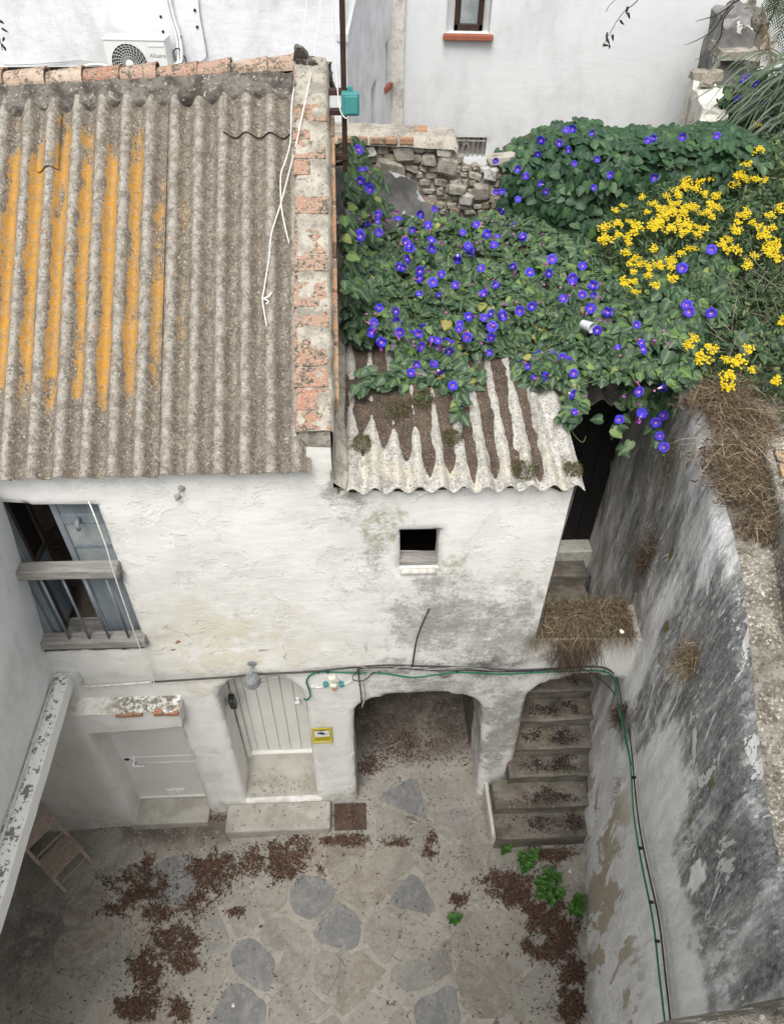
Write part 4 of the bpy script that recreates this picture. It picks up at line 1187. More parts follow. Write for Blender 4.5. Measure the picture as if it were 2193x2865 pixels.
# gable wall and its brick coping
def gab(s, l, h): return roofp(s, l, h)
m = MB()
g0 = [W(-0.41, 0.10, 3.0), W(-0.195, 0.10, 3.0), W(-0.195, 2.62, 3.0), W(-0.41, 2.62, 3.0)]
g1 = [gab(-0.41, 0.285, 0.085), gab(-0.195, 0.285, 0.085), gab(-0.195, 3.12, 0.085), gab(-0.41, 3.12, 0.085)]
m.hexa(g0 + g1)
m.build('gable_wall', M['mortar'], house)
def gabtop(a, b_):
    l = lerp(0.26, 3.13, b_)
    s = lerp(-0.432, -0.165, a)
    h = 0.088 + 0.022*sstep(0.0, 0.12, a)*sstep(1.0, 0.9, a) + 0.017*fbm(s, l, 0, 7, 4)
    return gab(s + 0.01*fbm(l, s, 1, 5, 3), l, h - 0.06*(a > 0.99) - 0.06*(a < 0.01))
grid('coping_bed', 16, 150, gabtop, M['mortar'], house)
l = 0.265; k = 0
while l < 3.0:
    w = RNG.uniform(0.13, 0.165)
    if k not in (12, 17):
        j = RNG.uniform(-.008, .008)
        h = 0.104 + 0.016*RNG.uniform(0.3, 1.05)
        s0, s1 = -0.425 + j, (-0.192 + j if k not in (10, 13, 15, 18, 19) else -0.25 - RNG.uniform(0, .06))
        c8 = [gab(s0, l, 0.07), gab(s1, l, 0.07), gab(s1 + RNG.uniform(-.01, .01), l + w - 0.006, 0.07), gab(s0, l + w - 0.006, 0.07),
              gab(s0, l, h), gab(s1, l, h), gab(s1 + RNG.uniform(-.01, .01), l + w - 0.006, h - 0.006), gab(s0, l + w - 0.006, h - 0.006)]
        MB().hexa(c8).build('coping_brick', M['coping_brick'], house, bevel=0.006)
    l += w; k += 1
# tiles bedded against the gable flank, stepping down
for i, (l0, l1, z_) in enumerate([(0.55, 0.95, 0.0), (0.98, 1.35, 0.02), (1.38, 1.62, 0.0), (1.75, 2.05, 0.02), (2.08, 2.35, 0.0), (2.38, 2.6, 0.0), (2.62, 2.85, 0.01)]):
    a, c = np.array(gab(-0.175, l0, 0.0)), np.array(gab(-0.175, l1, 0.0))
    ex = FE*0.035
    dn = ZV*0.16
    MB().hexa([a - dn, a - dn + ex, c - dn + ex, c - dn, a - ZV*0.03, a + ex*1.25 - ZV*0.04, c + ex*1.25 - ZV*0.04, c - ZV*0.03]).build('flank_tile', M['tan_brick'], house, bevel=0.006)
def flank(a, b_):
    l = lerp(0.1, 3.08, b_)
    t = np.array(gab(-0.17, l, 0.05))
    zlow = 5.1 + 0.15*(l*RC - 0.04)
    z = lerp(zlow, t[2] - 0.05, a)
    out = 0.03 + 0.02*(1 - a) + 0.016*fbm(l, z, 0, 4, 4)
    return np.array([t[0], t[1], 0]) + ZV*z + FE*(out - 0.04)
grid('gable_flank', 16, 60, flank, M['mortar'], house)
rough_block('gable_peak', [gab(-0.42, 3.06, 0.0), gab(-0.14, 3.06, -0.06), gab(-0.12, 3.22, -0.30), gab(-0.42, 3.22, -0.30), gab(-0.40, 3.08, 0.15), gab(-0.20, 3.08, 0.10), gab(-0.16, 3.16, 0.02), gab(-0.40, 3.16, 0.10)], M['mortar_dark'], house, 8, 0.02, 6)
rough_block('peak_stone', [gab(-0.42, 3.10, 0.05), gab(-0.31, 3.10, 0.05), gab(-0.31, 3.17, 0.05), gab(-0.42, 3.17, 0.05), gab(-0.41, 3.11, 0.24), gab(-0.35, 3.11, 0.22), gab(-0.34, 3.15, 0.18), gab(-0.41, 3.15, 0.22)], M['mortar_dark'], house, 5, 0.012, 9)

# ---- annex roof
ASL = math.tan(R(8.5))
def annexp(s, l, h=0.0):
    return W(s, -0.085 + l, 5.185 + l*ASL + h)
ar = mesh('annex_roof', [annexp(-0.15, 0.1, -0.12), annexp(1.58, 0.1, -0.12), annexp(1.58, 3.2, -0.12), annexp(-0.15, 3.2, -0.12)], [(0, 1, 2, 3)], M['grey_wood'], house)
sheet('corrugated_sheet', -0.14, 0.76, 0.0, 2.6, 0.16, -0.055, annexp, M['roof_annex'], ar, seed=3, amp=0.029, nl=22)
sheet('corrugated_sheet', 0.745, 1.615, -0.012, 2.6, 0.16, -0.055, annexp, M['roof_annex'], ar, lift=0.008, seed=8, amp=0.029, nl=22)
sheet('corrugated_sheet', -0.14, 1.615, 2.45, 3.2, 0.16, -0.055, annexp, M['roof_annex'], ar, lift=0.02, seed=13, amp=0.029, nl=10)
def vfil(a, b_):
    l = lerp(-0.01, 2.2, b_); s = lerp(-0.205, -0.085 + 0.03*fbm(l, 0, 0, 2), a)
    return annexp(s, l, lerp(0.11, 0.0, a**0.7) + 0.02 + 0.012*fbm(s, l, 0, 8, 3) - (0.05 if a > 0.97 else 0))
grid('verge_mortar', 8, 60, vfil, M['mortar'], ar)
def soil(a, b_):
    s = lerp(-0.10, 1.50, a); l = lerp(0.04, 2.6, b_)
    lim = interp(s, [(-0.1, 0.62), (0.12, 0.45), (0.3, 0.36), (0.42, 0.22), (0.6, 0.12), (0.8, 0.07), (1.1, 0.06), (1.35, 0.14), (1.48, 0.3)])
    lim += 0.16*fbm(s, 0, 0, 5.0, 2) - 0.05
    h = -0.05 + 0.052*sstep(lim - 0.06, lim + 0.2, l) + 0.006*sstep(0.55, 1.0, l) + 0.026*fbm(s*1.0, l*0.8, 0, 4.5, 4)
    h += -0.05*sstep(1.36, 1.47, s) + 0.006*fbm(s, l, 4, 16, 2)
    h += 0.003 + 0.032*math.exp(-((s - 0.25)/0.36)**2 - ((l - 0.85)/0.34)**2) + 0.016*math.exp(-((s - 0.95)/0.3)**2 - ((l - 1.15)/0.22)**2)
    return annexp(s, l, h)
o = grid('roof_soil', 150, 120, soil, M['roof_soil'], ar)
o['kind'] = 'stuff'

# ================================================================== staircase
stair = thing('staircase', 'grimy worn stone staircase climbing from the courtyard under the small arch', 'staircase', W(2.1, -0.68, 0.1))
SD = [(-0.68, 0.44), (-0.43, 0.655), (-0.17, 0.865), (0.045, 1.09), (0.28, 1.30), (0.52, 1.515)]
while len(SD) < 10: SD.append((SD[-1][0] + 0.25, SD[-1][1] + 0.208))
for i, (d, z) in enumerate(SD):
    s0 = 1.44 if i < 2 else (1.62 if i < 5 else 1.60)
    d1 = SD[i + 1][0] + 0.06 if i + 1 < len(SD) else 2.45
    zb = -0.1 if i == 0 else SD[i - 1][1] - 0.05
    n = 14
    vs, fs = [], []
    for k in range(n + 1):
        s = lerp(s0, 2.62, k/n)
        w1, w2 = 0.012*fbm(s, i*3.1, 0, 4, 3), 0.012*fbm(s, i*3.1, 7, 4, 3)
        vs += [W(s, d + w1 + 0.012, zb), W(s, d + w1 + 0.012, z - 0.05), W(s, d + w1 - 0.012, z - 0.045), W(s, d + w1 - 0.012, z - 0.014 + w2*0.4), W(s, d + w1 + 0.004, z + w2*0.5), W(s, d + 0.12, z - 0.008 + w2*0.6), W(s, d1, z)]
    for k in range(n):
        for q in range(6):
            a = k*7 + q
            fs.append((a, a + 7, a + 8, a + 1))
    fs.append((0, 1, 2, 3, 4, 5, 6)); vs.append(W(s0, d1, zb)); fs[-1] = (0, 1, 2, 3, 4, 5, 6, len(vs) - 1)
    mesh('step', vs, fs, M['stair'], stair)
# flank of the lowest steps
MB().lbox(1.40, 1.45, -0.66, 0.0, -0.05, 0.40).build('stair_flank', M['old_lime'], stair, bevel=0.015)
# upper landing: threshold and black boards painted in for the dark opening behind
MB().lbox(1.60, 2.70, 1.74, 2.6, 2.2, 2.50).build('landing_curb', M['old_lime'], stair, bevel=0.015)
dw = thing('passage_door', 'dark plank door at the head of the stair passage', 'door', W(2.1, 1.93, 2.5))
for k in range(6):
    MB().lbox(1.60 + k*0.185, 1.78 + k*0.185, 1.92, 1.96, 2.51, 4.86).build('plank', M['door_black'], dw, bevel=0.005)
MB().lbox(1.60, 2.72, 1.97, 2.1, 2.5, 5.0).build('door_frame', M['door_black'], dw)  # black backing sheet for the dark opening

def passp(s, l, h): return W(s, 1.26 + l, 4.96 + l*0.12 + h)
pr = sheet('passage_roof', 1.64, 2.75, 0.0, 1.4, 0.177, 1.96, passp, M['roof_annex'], None, seed=21, nl=8)
tag(pr, 'short pale corrugated sheet roofing the stair passage under the vines', 'roof sheet')

# stone steps outside the arched door
def block(name, s0, s1, d0, d1, z0, z1, mat, parent, bev, label=None, cat=None):
    o = MB().lbox(s0, s1, d0, d1, z0, z1).build(name, mat, parent, bevel=bev, seg=3)
    if label: tag(o, label, cat)
    return o
block('door_step', -1.655, -0.43, -0.375, -0.035, -0.2, 0.155, M['step'], None, 0.035, 'large pale stone step block in front of the arched door', 'step')
pl_ = MB()
for q, (u, v) in enumerate([(716, 1722), (786, 1718), (786, 1780), (714, 1780)]): pass
c4 = [on_z(u, v, 0.02) for u, v in [(717, 1780), (786, 1779), (784, 1722), (716, 1722)]]
pl_.hexa([np.array([p[0], p[1], zf(p[0], p[1]) - 0.01]) for p in c4] + [np.array([p[0], p[1], zf(p[0], p[1]) + 0.012]) for p in c4])
o = pl_.build('drain_cover', M['rusty_plate'], None, bevel=0.004)
tag(o, 'square rusty drain cover beside the stone step block', 'drain cover')

# ================================================================== left house (oversailing upper storey)
lh = thing('left_house', 'smooth white neighbouring house oversailing the courtyard above a lichened ledge', 'house', (-4, 2, 0))
def lx(y, z):
    return -3.075 + 0.128*(z - 2.9) - 0.073*(y - 3.66)*1.0
plaster_wall('upper_wall', [(-1.2, 2.72), (3.72, 2.72), (3.72, 5.24), (-1.2, 5.24)], [], [], M['white_left'], lh, h=0.09, amp=0.012,
             place=lambda a, d, z: np.array([lx(a, z) + d, a, z]))
m = MB().hexa([(-6, -1.2, 5.24), (lx(-1.2, 5.24) - .01, -1.2, 5.24), (lx(3.7, 5.24) - .01, 3.6, 5.24), (-6, 3.6, 5.24), (-6, -1.2, 5.3), (lx(-1.2, 5.3), -1.2, 5.3), (lx(3.7, 5.3) - 0.02, 3.6, 5.3), (-6, 3.6, 5.3)])
m.build('roof_slab', M['lichen_concrete'], lh)
m = MB().hexa([(-4.4, -1.2, 2.70), (lx(-1.2, 2.7), -1.2, 2.70), (lx(3.66, 2.7), 3.55, 2.70), (-4.4, 3.55, 2.70), (-4.4, -1.2, 2.76), (lx(-1.2, 2.7), -1.2, 2.76), (lx(3.66, 2.7), 3.55, 2.76), (-4.4, 3.55, 2.76)])
m.build('soffit', M['old_lime'], lh)
plaster_wall('lower_wall', [(-1.2, -0.4), (3.6, -0.4), (3.6, 2.72), (-1.2, 2.72)], [], [], M['old_lime'], lh, h=0.1, amp=0.015,
             place=lambda a, d, z: np.array([-4.22 - 0.10*(a - 2.7) + d, a, z]))
m = MB()
def ledgept(y, side, z):
    x = lx(y, 2.9) - 0.02 if side == 0 else -2.936 - 0.078*(y - 3.66) + 0.008*fbm(y, 0, 0, 3)
    return (x, y, z)
vs, fs = [], []
N = 60
for j in range(N + 1):
    y = lerp(-1.2, 3.645, j/N)
    w = 0.01*fbm(y, 3, 0, 4, 3)
    vs += [ledgept(y, 0, 2.745), ledgept(y, 1, 2.745), ledgept(y, 1, 2.885 + w*0.5), (ledgept(y, 1, 0)[0] - 0.012, y, 2.90 + w*0.5), ledgept(y, 0, 2.915 + w*0.5)]
for j in range(N):
    for q in range(4):
        a = j*5 + q
        fs.append((a, a + 1, a + 6, a + 5))
fs.append((N*5, N*5 + 1, N*5 + 2, N*5 + 3, N*5 + 4))
mesh('ledge', vs, fs, M['ledge'], lh)
MB().tube([(lx(y, 2.93) + 0.022, y, 2.935) for y in np.linspace(-1.0, 3.6, 12)], 0.012, 8).build('conduit', M['dirty_white_pipe'], lh, smooth=True)

# ================================================================== right boundary wall
rw = thing('boundary_wall', 'tall white courtyard wall with heavy black weather stains and rough top', 'wall', (2.4, 2.5, 0))
PX = [(-0.6, 1.86), (0.3, 1.93), (1.6, 2.075), (3.25, 2.30), (4.2, 2.345), (5.9, 2.36), (8, 2.38)]
TZ = [(-0.6, 4.6), (1.6, 4.64), (1.9, 4.65), (2.86, 4.93), (3.58, 5.11), (4.5, 5.33), (8, 5.5)]
def rx(y, z):
    b_ = 0.018*fbm(y, z, 0, 1.1, 4) + 0.02*fbm(y, z*0.5, 5, 4, 4)*0.5
    return interp(y, PX) + b_ + 0.012*max(0, 2.4 - z) * 0 - 0.025*sstep(2.6, 2.2, z)*sstep(4.3, 3.6, y)
def rface(a, b_):
    y = lerp(-0.6, 9.4, a); zt = interp(y, TZ) + 0.03*fbm(y, 0, 0, 2.5, 4)
    z = lerp(-0.3, zt, b_)
    return (rx(y, z) + 0.05*sstep(0.97, 1.0, b_), y, z)
grid('wall_face', 180, 100, rface, M['rightwall'], rw)
def rtop(a, b_):
    y = lerp(-0.6, 9.4, b_); zt = interp(y, TZ) + 0.03*fbm(y, 0, 0, 2.5, 4)
    x0 = rx(y, zt) + 0.05
    x = x0 + 0.75*a
    return (x, y, zt + 0.05*sstep(0, 0.2, a) + 0.025*fbm(x, y, 0, 4, 5)*sstep(0, .15, a) - (0.9 if a > 0.99 else 0))
grid('wall_top', 22, 160, rtop, M['lichen_concrete'], rw)
# brick kerb wall on top of it
kw = thing('brick_kerb', 'low rendered kerb with orange bricks on top of the boundary wall', 'kerb', (2.9, 3.4, 5.1))
k0, k1 = np.array([2.70, 4.25, 0]), np.array([2.46, 2.55, 0])
dk_ = (k1 - k0)/np.linalg.norm(k1 - k0); sk = np.array([-dk_[1], dk_[0], 0])
m = MB().hexa([k0 + ZV*4.9, k0 + sk*0.35 + ZV*4.9, k1 + sk*0.35 + ZV*4.7, k1 + ZV*4.7, k0 + ZV*5.40, k0 + sk*0.35 + ZV*5.40, k1 + sk*0.35 + ZV*5.28, k1 + ZV*5.30])
m.build('kerb_body', M['lichen_concrete'], kw, bevel=0.03)
for i, t in enumerate((0.12, 0.21, 0.31, 0.40, 0.50, 0.61)):
    c = k0 + (k1 - k0)*t + sk*0.05 + ZV*(5.395 - 0.09*t)
    MB().hexa([c, c + sk*0.27, c + sk*0.27 + dk_*0.125, c + dk_*0.125, c + ZV*0.03, c + sk*0.27 + ZV*0.03, c + sk*0.27 + dk_*0.125 + ZV*0.028, c + dk_*0.125 + ZV*0.028]).build('brick', M['tan_brick'] if i < 2 else M['coping_brick'], kw, bevel=0.006)

# the viewer's own terrace: parapet, plus unseen slab and wall shaped for courtyard light
nh = thing('near_house', 'lichen-covered balcony parapet of the house overlooking the courtyard', 'house', (0, -3, 0))
def par(a, b_):
    x = lerp(-0.7, 1.75, a); yb = 0.132 + 0.169*x
    pr = [(0, (0.0, 7.0)), (0.3, (0.0, 7.62)), (0.4, (-0.015, 7.685)), (0.5, (-0.05, 7.70)), (0.8, (-0.22, 7.70)), (1.0, (-0.25, 7.0))]
    d = interp(b_, [(k, q[0]) for k, q in pr]); z = interp(b_, [(k, q[1]) for k, q in pr])
    return (x, yb + d + 0.006*fbm(x, z, b_, 9, 4), z + 0.008*fbm(x, d, 3, 12, 4))
grid('parapet', 120, 30, par, M['lichen_concrete'], nh)
MB().hexa([(-0.7, -5.1, 6.85), (1.75, -5.1, 6.85), (1.75, 0.42, 6.85), (-0.7, 0.0, 6.85), (-0.7, -5.1, 7.02), (1.75, -5.1, 7.02), (1.75, 0.42, 7.02), (-0.7, 0.0, 7.02)]).build('balcony_slab', M['white_left'], nh)  # unseen slab, cut to let light onto the courtyard floor
MB().box(-4.5, 3.0, -9, -5.0, -0.5, 7.0).build('wall', M['white_left'], nh)  # unseen house body, added for occlusion and set back for light
# ================================================================== cables, pipes and fittings on the front
def fpath(pts, dep=-0.03):
    return [fac(u, v, dep) if len(q) == 0 else fac(u, v, q[0]) for (u, v, *q) in pts]
def cable(name, label, pts, r, mat, cat='cable', n=6, k=4):
    o = MB().tube(pts, r, n, k).build(name, M[mat], None, smooth=True)
    return tag(o, label, cat)
cable('conduit', 'white painted conduit stepping down beside the ledge of the left house', fpath([(121, 1444), (150, 1444), (166, 1445), (174, 1458), (181, 1471), (230, 1469), (326, 1462)]), 0.012, 'dirty_white_pipe', 'conduit')
cable('wall_cable', 'thick grey cable running along the wall over the arched door', fpath([(326, 1462), (420, 1456), (498, 1451), (535, 1447), (600, 1443), (651, 1441), (714, 1435), (764, 1430), (822, 1426), (884, 1427), (977, 1430), (1072, 1435), (1096, 1437), (1184, 1433), (1240, 1430)]) +
      [fac(1279, 1429, -0.03), fac(1305, 1436, -0.035), on_x(1322, 1457, 2.27), on_x(1330, 1500, 2.26), on_x(1338, 1570, 2.24), on_x(1352, 1640, 2.21)], 0.009, 'grey_cable')
cable('thin_cable', 'thin black cable slung just below the thick grey one', fpath([(771, 1433, -0.05), (820, 1431, -0.05), (877, 1434, -0.055), (940, 1438, -0.05), (1002, 1437, -0.05), (1072, 1440, -0.05), (1150, 1438, -0.05), (1230, 1433, -0.05), (1262, 1440, -0.05), (1300, 1468, -0.05), (1318, 1490, -0.06)]), 0.0055, 'black_plastic')
cable('pale_cable', 'pale grey flex looped along the cables over the archway', fpath([(650, 1437, -0.04), (700, 1430, -0.04), (770, 1428, -0.05), (800, 1437, -0.05), (850, 1432, -0.055), (876, 1428, -0.055), (890, 1436, -0.055), (930, 1435, -0.05), (985, 1430, -0.05), (1050, 1436, -0.05)]), 0.0045, 'pale_cable')
cable('green_cable', 'bright green hose hooked over the arched door and clipped along the wall', fpath([(652, 1497, -0.03), (655, 1501, -0.04), (662, 1497, -0.04), (665, 1490, -0.035), (662, 1477), (657, 1460), (666, 1447), (684, 1441), (714, 1441), (751, 1442), (814, 1443, -0.045), (864, 1450, -0.045), (889, 1452, -0.045), (939, 1446, -0.04), (980, 1441, -0.04), (1072, 1445, -0.045), (1138, 1442, -0.045), (1205, 1439, -0.045), (1285, 1438, -0.05), (1312, 1450, -0.05)]) +
      [on_x(1321, 1480, 2.25), on_x(1326, 1520, 2.23), on_x(1345, 1600, 2.20), on_x(1352, 1660, 2.18), on_x(1358, 1750, 2.13), on_x(1374, 1850, 2.09), on_x(1398, 1970, 2.03), on_x(1412, 2090, 1.98), on_x(1425, 2200, 1.94), on_x(1432, 2280, 1.92)], 0.0085, 'green_cable', 'hose')
for k, (off, r, mt, lb) in enumerate([(9, 0.007, 'black_plastic', 'black cable strung down the stained wall beside the green hose'), (16, 0.008, 'pale_cable', 'pale grey pipe strung down the stained wall beside the cables')]):
    cable('wall_cable' if k == 0 else 'pale_pipe', lb, [on_x(u + off, v, x) for u, v, x in [(1338, 1560, 2.24), (1345, 1620, 2.21), (1352, 1700, 2.17), (1362, 1780, 2.13), (1380, 1870, 2.09), (1402, 1970, 2.04), (1416, 2090, 1.99), (1428, 2200, 1.95), (1434, 2280, 1.93)]], r, mt, 'cable' if k == 0 else 'pipe')
cable('drop_cable', 'loose black cable rising up the stained annex wall from the cable run', fpath([(884, 1428, -0.05), (887, 1405, -0.07), (892, 1375, -0.09), (902, 1345, -0.10), (912, 1322, -0.09), (920, 1305, -0.07)]), 0.009, 'grey_cable')
cable('drop_cable', 'short dark cable hanging at the left end of the archway', fpath([(767, 1428, -0.045), (769, 1450, -0.05), (773, 1480, -0.06), (775, 1505, -0.05)]), 0.008, 'grey_cable')
cable('pale_flex', 'short pale flex with a plug hanging in the archway corner', fpath([(799, 1440, -0.05), (783, 1447, -0.07), (781, 1470, -0.06), (783, 1495, -0.05), (778, 1508, -0.04), (776, 1516, -0.04)]), [0.0045, 0.0045, 0.0045, 0.006, 0.011, 0.006], 'pale_cable')
cable('cable_loop', 'small black cable loop hanging beside the green hose', fpath([(768, 1437, -0.05), (757, 1447, -0.06), (757, 1457, -0.07), (770, 1460, -0.06), (783, 1457, -0.06), (796, 1446, -0.05), (803, 1441, -0.05)]), 0.0045, 'black_plastic')
for i, (u, v) in enumerate([(683, 1441), (703, 1441), (813, 1442), (979, 1440), (1138, 1441), (1294, 1439)]):
    o = MB().lathe(fac(u, v, -0.035) - FE*0.008, FE, [(0, 0.015), (0.016, 0.015)], 8).build('cable_clip', M['black_plastic'])
    tag(o, 'small black clip holding the green hose to the wall', 'cable clip', 'clips along the green hose')
for i, (u, v, x) in enumerate([(1354, 1668, 2.17), (1368, 1820, 2.10), (1391, 1936, 2.05), (1404, 2020, 2.01)]):
    c = on_x(u + 4, v, x)
    o = MB().lathe(c - ZV*0.0, (0.1, 1, 0), [(0, 0.02), (0.014, 0.02)], 8).build('cable_tie', M['black_plastic'])
    tag(o, 'black tie binding the hose and cables on the stained wall', 'cable tie', 'ties on the stained wall')
# junction: ivory box with two green glands
jb = thing('junction_box', 'ivory wall socket with two green glands right of the arched door', 'junction box', fac(715, 1463, 0))
c = np.array(fac(715, 1456, -0.02))
m = MB().lathe(c + FN*0.03, -FN, [(0, 0.056), (0.045, 0.056), (0.055, 0.04)], 4, ref=(0.3, 0.02, 0.95)).build('box', M['ivory_plastic'], jb, bevel=0.008)
c2 = np.array(fac(715, 1470, -0.03))
MB().lathe(c2 + FN*0.04, -FN + ZV*-0.5, [(0, 0.04), (0.045, 0.04), (0.055, 0.028)], 10).build('socket', M['ivory_plastic'], jb, smooth=False)
MB().bar(c2 - FN*0.03 + FE*-0.01 - ZV*0.01, c2 - FN*0.035 + FE*0.03 - ZV*0.03, 0.02, 0.012).build('socket_slot', M['clean_brick'], jb)
for sg in (-1, 1):
    cc = np.array(fac(715 + sg*17, 1468, -0.03))
    MB().lathe(cc + FN*0.03, -FN, [(0, 0.026), (0.04, 0.026), (0.05, 0.018)], 6).build('gland', M['teal_plastic'], jb)
MB().tube([fac(700, 1470, -0.02), fac(680, 1474, -0.015), fac(668, 1472, -0.012), fac(664, 1480, -0.01)], 0.009, 6, 3).build('stub_pipe', M['dirty_white_pipe'], jb)
MB().tube([fac(731, 1468, -0.02), fac(745, 1464, -0.015), fac(756, 1458, -0.012)], 0.009, 6, 3).build('stub_pipe', M['dirty_white_pipe'], jb)
# yellow camera warning sign
sg = thing('warning_sign', 'small yellow camera surveillance sign on the wall beside the arched door', 'sign', fac(690, 1588, 0))
def spt(a, b_, d=-0.03):   # a 0..1 across, b_ 0..1 up
    return W(lerp(-0.557, -0.352, a), d, lerp(1.50, 1.815, b_) + 0.012*a)
def srect(name, a0, a1, b0, b1, mat, d, th=0.0015):
    return MB().hexa([spt(a0, b0, d), spt(a1, b0, d), spt(a1, b0, d + th), spt(a0, b0, d + th), spt(a0, b1, d), spt(a1, b1, d), spt(a1, b1, d + th), spt(a0, b1, d + th)]).build(name, M[mat], sg)
srect('panel', 0, 1, 0, 1, 'sign_yellow', -0.035, 0.004)
srect('frame', 0.09, 0.91, 0.44, 0.90, 'sign_ink', -0.0362, 0.001)
srect('picture_field', 0.115, 0.885, 0.47, 0.87, 'sign_white', -0.0376, 0.001)
srect('address_field', 0.1, 0.92, 0.07, 0.17, 'sign_pale', -0.0362, 0.001)
for i, (b0, a1) in enumerate([(0.385, 0.9), (0.325, 0.88), (0.28, 0.9), (0.235, 0.86)]):
    srect('text_line', 0.12, a1, b0, b0 + 0.018, 'sign_ink', -0.0362, 0.001)
srect('title_line', 0.1, 0.9, 0.92, 0.945, 'sign_ink', -0.0362, 0.001)
def spoly(name, pts):
    n = len(pts)
    vs = [spt(a, b_, -0.0392) for a, b_ in pts] + [spt(a, b_, -0.0380) for a, b_ in pts]
    mesh(name, vs, [tuple(range(n))] + [(i, (i + 1) % n, n + (i + 1) % n, n + i) for i in range(n)], M['sign_black'], sg)
spoly('camera_body', [(0.28, 0.70), (0.33, 0.775), (0.62, 0.745), (0.66, 0.66), (0.60, 0.60)])
spoly('camera_lens', [(0.66, 0.63), (0.76, 0.69), (0.71, 0.59)])
spoly('camera_arm', [(0.465, 0.76), (0.50, 0.755), (0.50, 0.84), (0.465, 0.84)])
spoly('camera_mount', [(0.30, 0.845), (0.65, 0.855), (0.65, 0.875), (0.30, 0.865)])
# wall lamp
lp = thing('wall_lamp', 'weathered grey dome wall lamp above the arched door', 'wall lamp', fac(541, 1425, 0))
c = np.array(fac(541, 1420, 0))
MB().lathe(c + FN*0.02, -FN, [(0, 0.062), (0.025, 0.062), (0.04, 0.045), (0.045, 0.02)], 16).build('base', M['lamp_grey'], lp, smooth=False)
a0 = c - FN*0.03; a1 = c - FN*0.13 - ZV*0.04
MB().tube([a0, a0 - FN*0.07 + ZV*0.015, a1 + ZV*0.03, a1], 0.012, 8, 3).build('arm', M['lamp_grey'], lp, smooth=True)
ax = np.array([0, 0, -1.0])
MB().lathe(a1 + ZV*0.02, ax, [(0, 0.028), (0.012, 0.045), (0.04, 0.066), (0.115, 0.076), (0.117, 0.072), (0.05, 0.06)], 20).build('shade', M['lamp_grey'], lp, smooth=False)
MB().lathe(a1 - ZV*0.07, ax, [(0, 0.052), (0.065, 0.052), (0.085, 0.04), (0.092, 0.022)], 18).build('globe', M['lamp_glass'], lp, smooth=False)
# wire scroll hanging over the door beside the lamp
pts = []
for t in np.linspace(0, 2*math.pi, 30): pts.append(np.array(fac(578, 1457, -0.06)) + FE*0.09*math.sin(t) + ZV*0.035*math.sin(2*t))
o = MB().tube(pts, 0.004, 5, 0).build('wire_scroll', M['grille_iron'])
tag(o, 'small bent wire scroll hanging beside the dome lamp', 'wire')
# two old bolts under the main eave
for u, v in ((390, 1043), (382, 1060)):
    o = MB().lathe(fac(u, v, 0.01), -FN, [(0, 0.028), (0.02, 0.026), (0.03, 0.014), (0.06, 0.012)], 10).build('wall_anchor', M['pale_cable'])
    tag(o, 'rusty anchor stub in the wall, the ' + ('higher' if v < 1050 else 'lower') + ' of two under the main eave', 'anchor')
# white cord across the window
cable('cord', 'thin white cord hanging in front of the upper window', fpath([(190, 1074, -0.02), (205, 1110, -0.10), (228, 1172, -0.12), (236, 1200, -0.12), (250, 1245, -0.12), (275, 1318, -0.12), (300, 1388, -0.10), (330, 1462, -0.10), (362, 1527, -0.185)]), 0.0055, 'rope_white', 'cord')
# ropes lying on the main roof
RN_ = FN*-RS + ZV*RC
def onroof(u, v, h=0.035):
    return on_plane(u, v, np.array(roofp(-1, 1, h)), RN_)
r1 = [fac(662, -70, 7.2), fac(657, 10, 5.0), fac(645, 100, 2.9)] + [onroof(u, v, 0.05) for u, v in [(637, 150), (625, 226), (623, 301), (612, 345), (602, 376), (603, 441), (612, 490), (620, 522)]]
r2 = [fac(692, -70, 7.2), fac(686, 20, 5.0), fac(674, 110, 2.9), onroof(664, 170, 0.16), onroof(647, 251, 0.15), onroof(637, 301, 0.12)] + [onroof(u, v, 0.045) for u, v in [(617, 380), (602, 436), (582, 502), (577, 552), (566, 620), (563, 645), (572, 700)]]
cable('rope', 'white rope from the rear house ending beside the coping on the roof', r1, 0.0048, 'rope_white', 'rope')
cable('rope', 'white rope crossing the coping and running far down the roof', r2, 0.0048, 'rope_white', 'rope')
o = MB().tube([onroof(564, 640, 0.04), onroof(575, 636, 0.06), onroof(582, 628, 0.05)], 0.006, 5, 4).tube([onroof(564, 640, 0.04), onroof(576, 646, 0.05), onroof(570, 652, 0.04)], 0.005, 5, 4).build('rope_knot', M['rope_white'])
tag(o, 'frayed white rope knot lying on the corrugated roof', 'rope knot')

# iron pole with teal box at the gable
po = thing('iron_pole', 'dark rusty square pole bracketed to the gable beside the vines', 'pole', W(-0.07, 2.0, 6.6))
ptop = W(-0.035, 2.0, 9.2)
MB().bar(W(-0.06, 2.0, 6.64), ptop, 0.04, 0.04, FN).build('post', M['rusty_pole'], po, bevel=0.004)
for z_ in (6.75, 7.06, 7.19):
    MB().lbox(-0.165, -0.03, 1.965, 2.035, z_ - 0.018, z_ + 0.018).build('bracket', M['rusty_pole'], po, bevel=0.004)
bx = thing('teal_box', 'teal plastic junction box on the rusty pole', 'junction box', W(-0.02, 1.93, 7.06))
MB().lbox(-0.075, 0.055, 1.90, 1.975, 7.055, 7.205).build('box', M['teal_plastic'], bx, bevel=0.012)
MB().lbox(-0.05, 0.045, 1.885, 1.90, 7.07, 7.19).build('lid', M['teal_plastic'], bx, bevel=0.01)
MB().lbox(-0.03, 0.01, 1.95, 1.965, 7.205, 7.235).build('lug', M['teal_plastic'], bx, bevel=0.004)
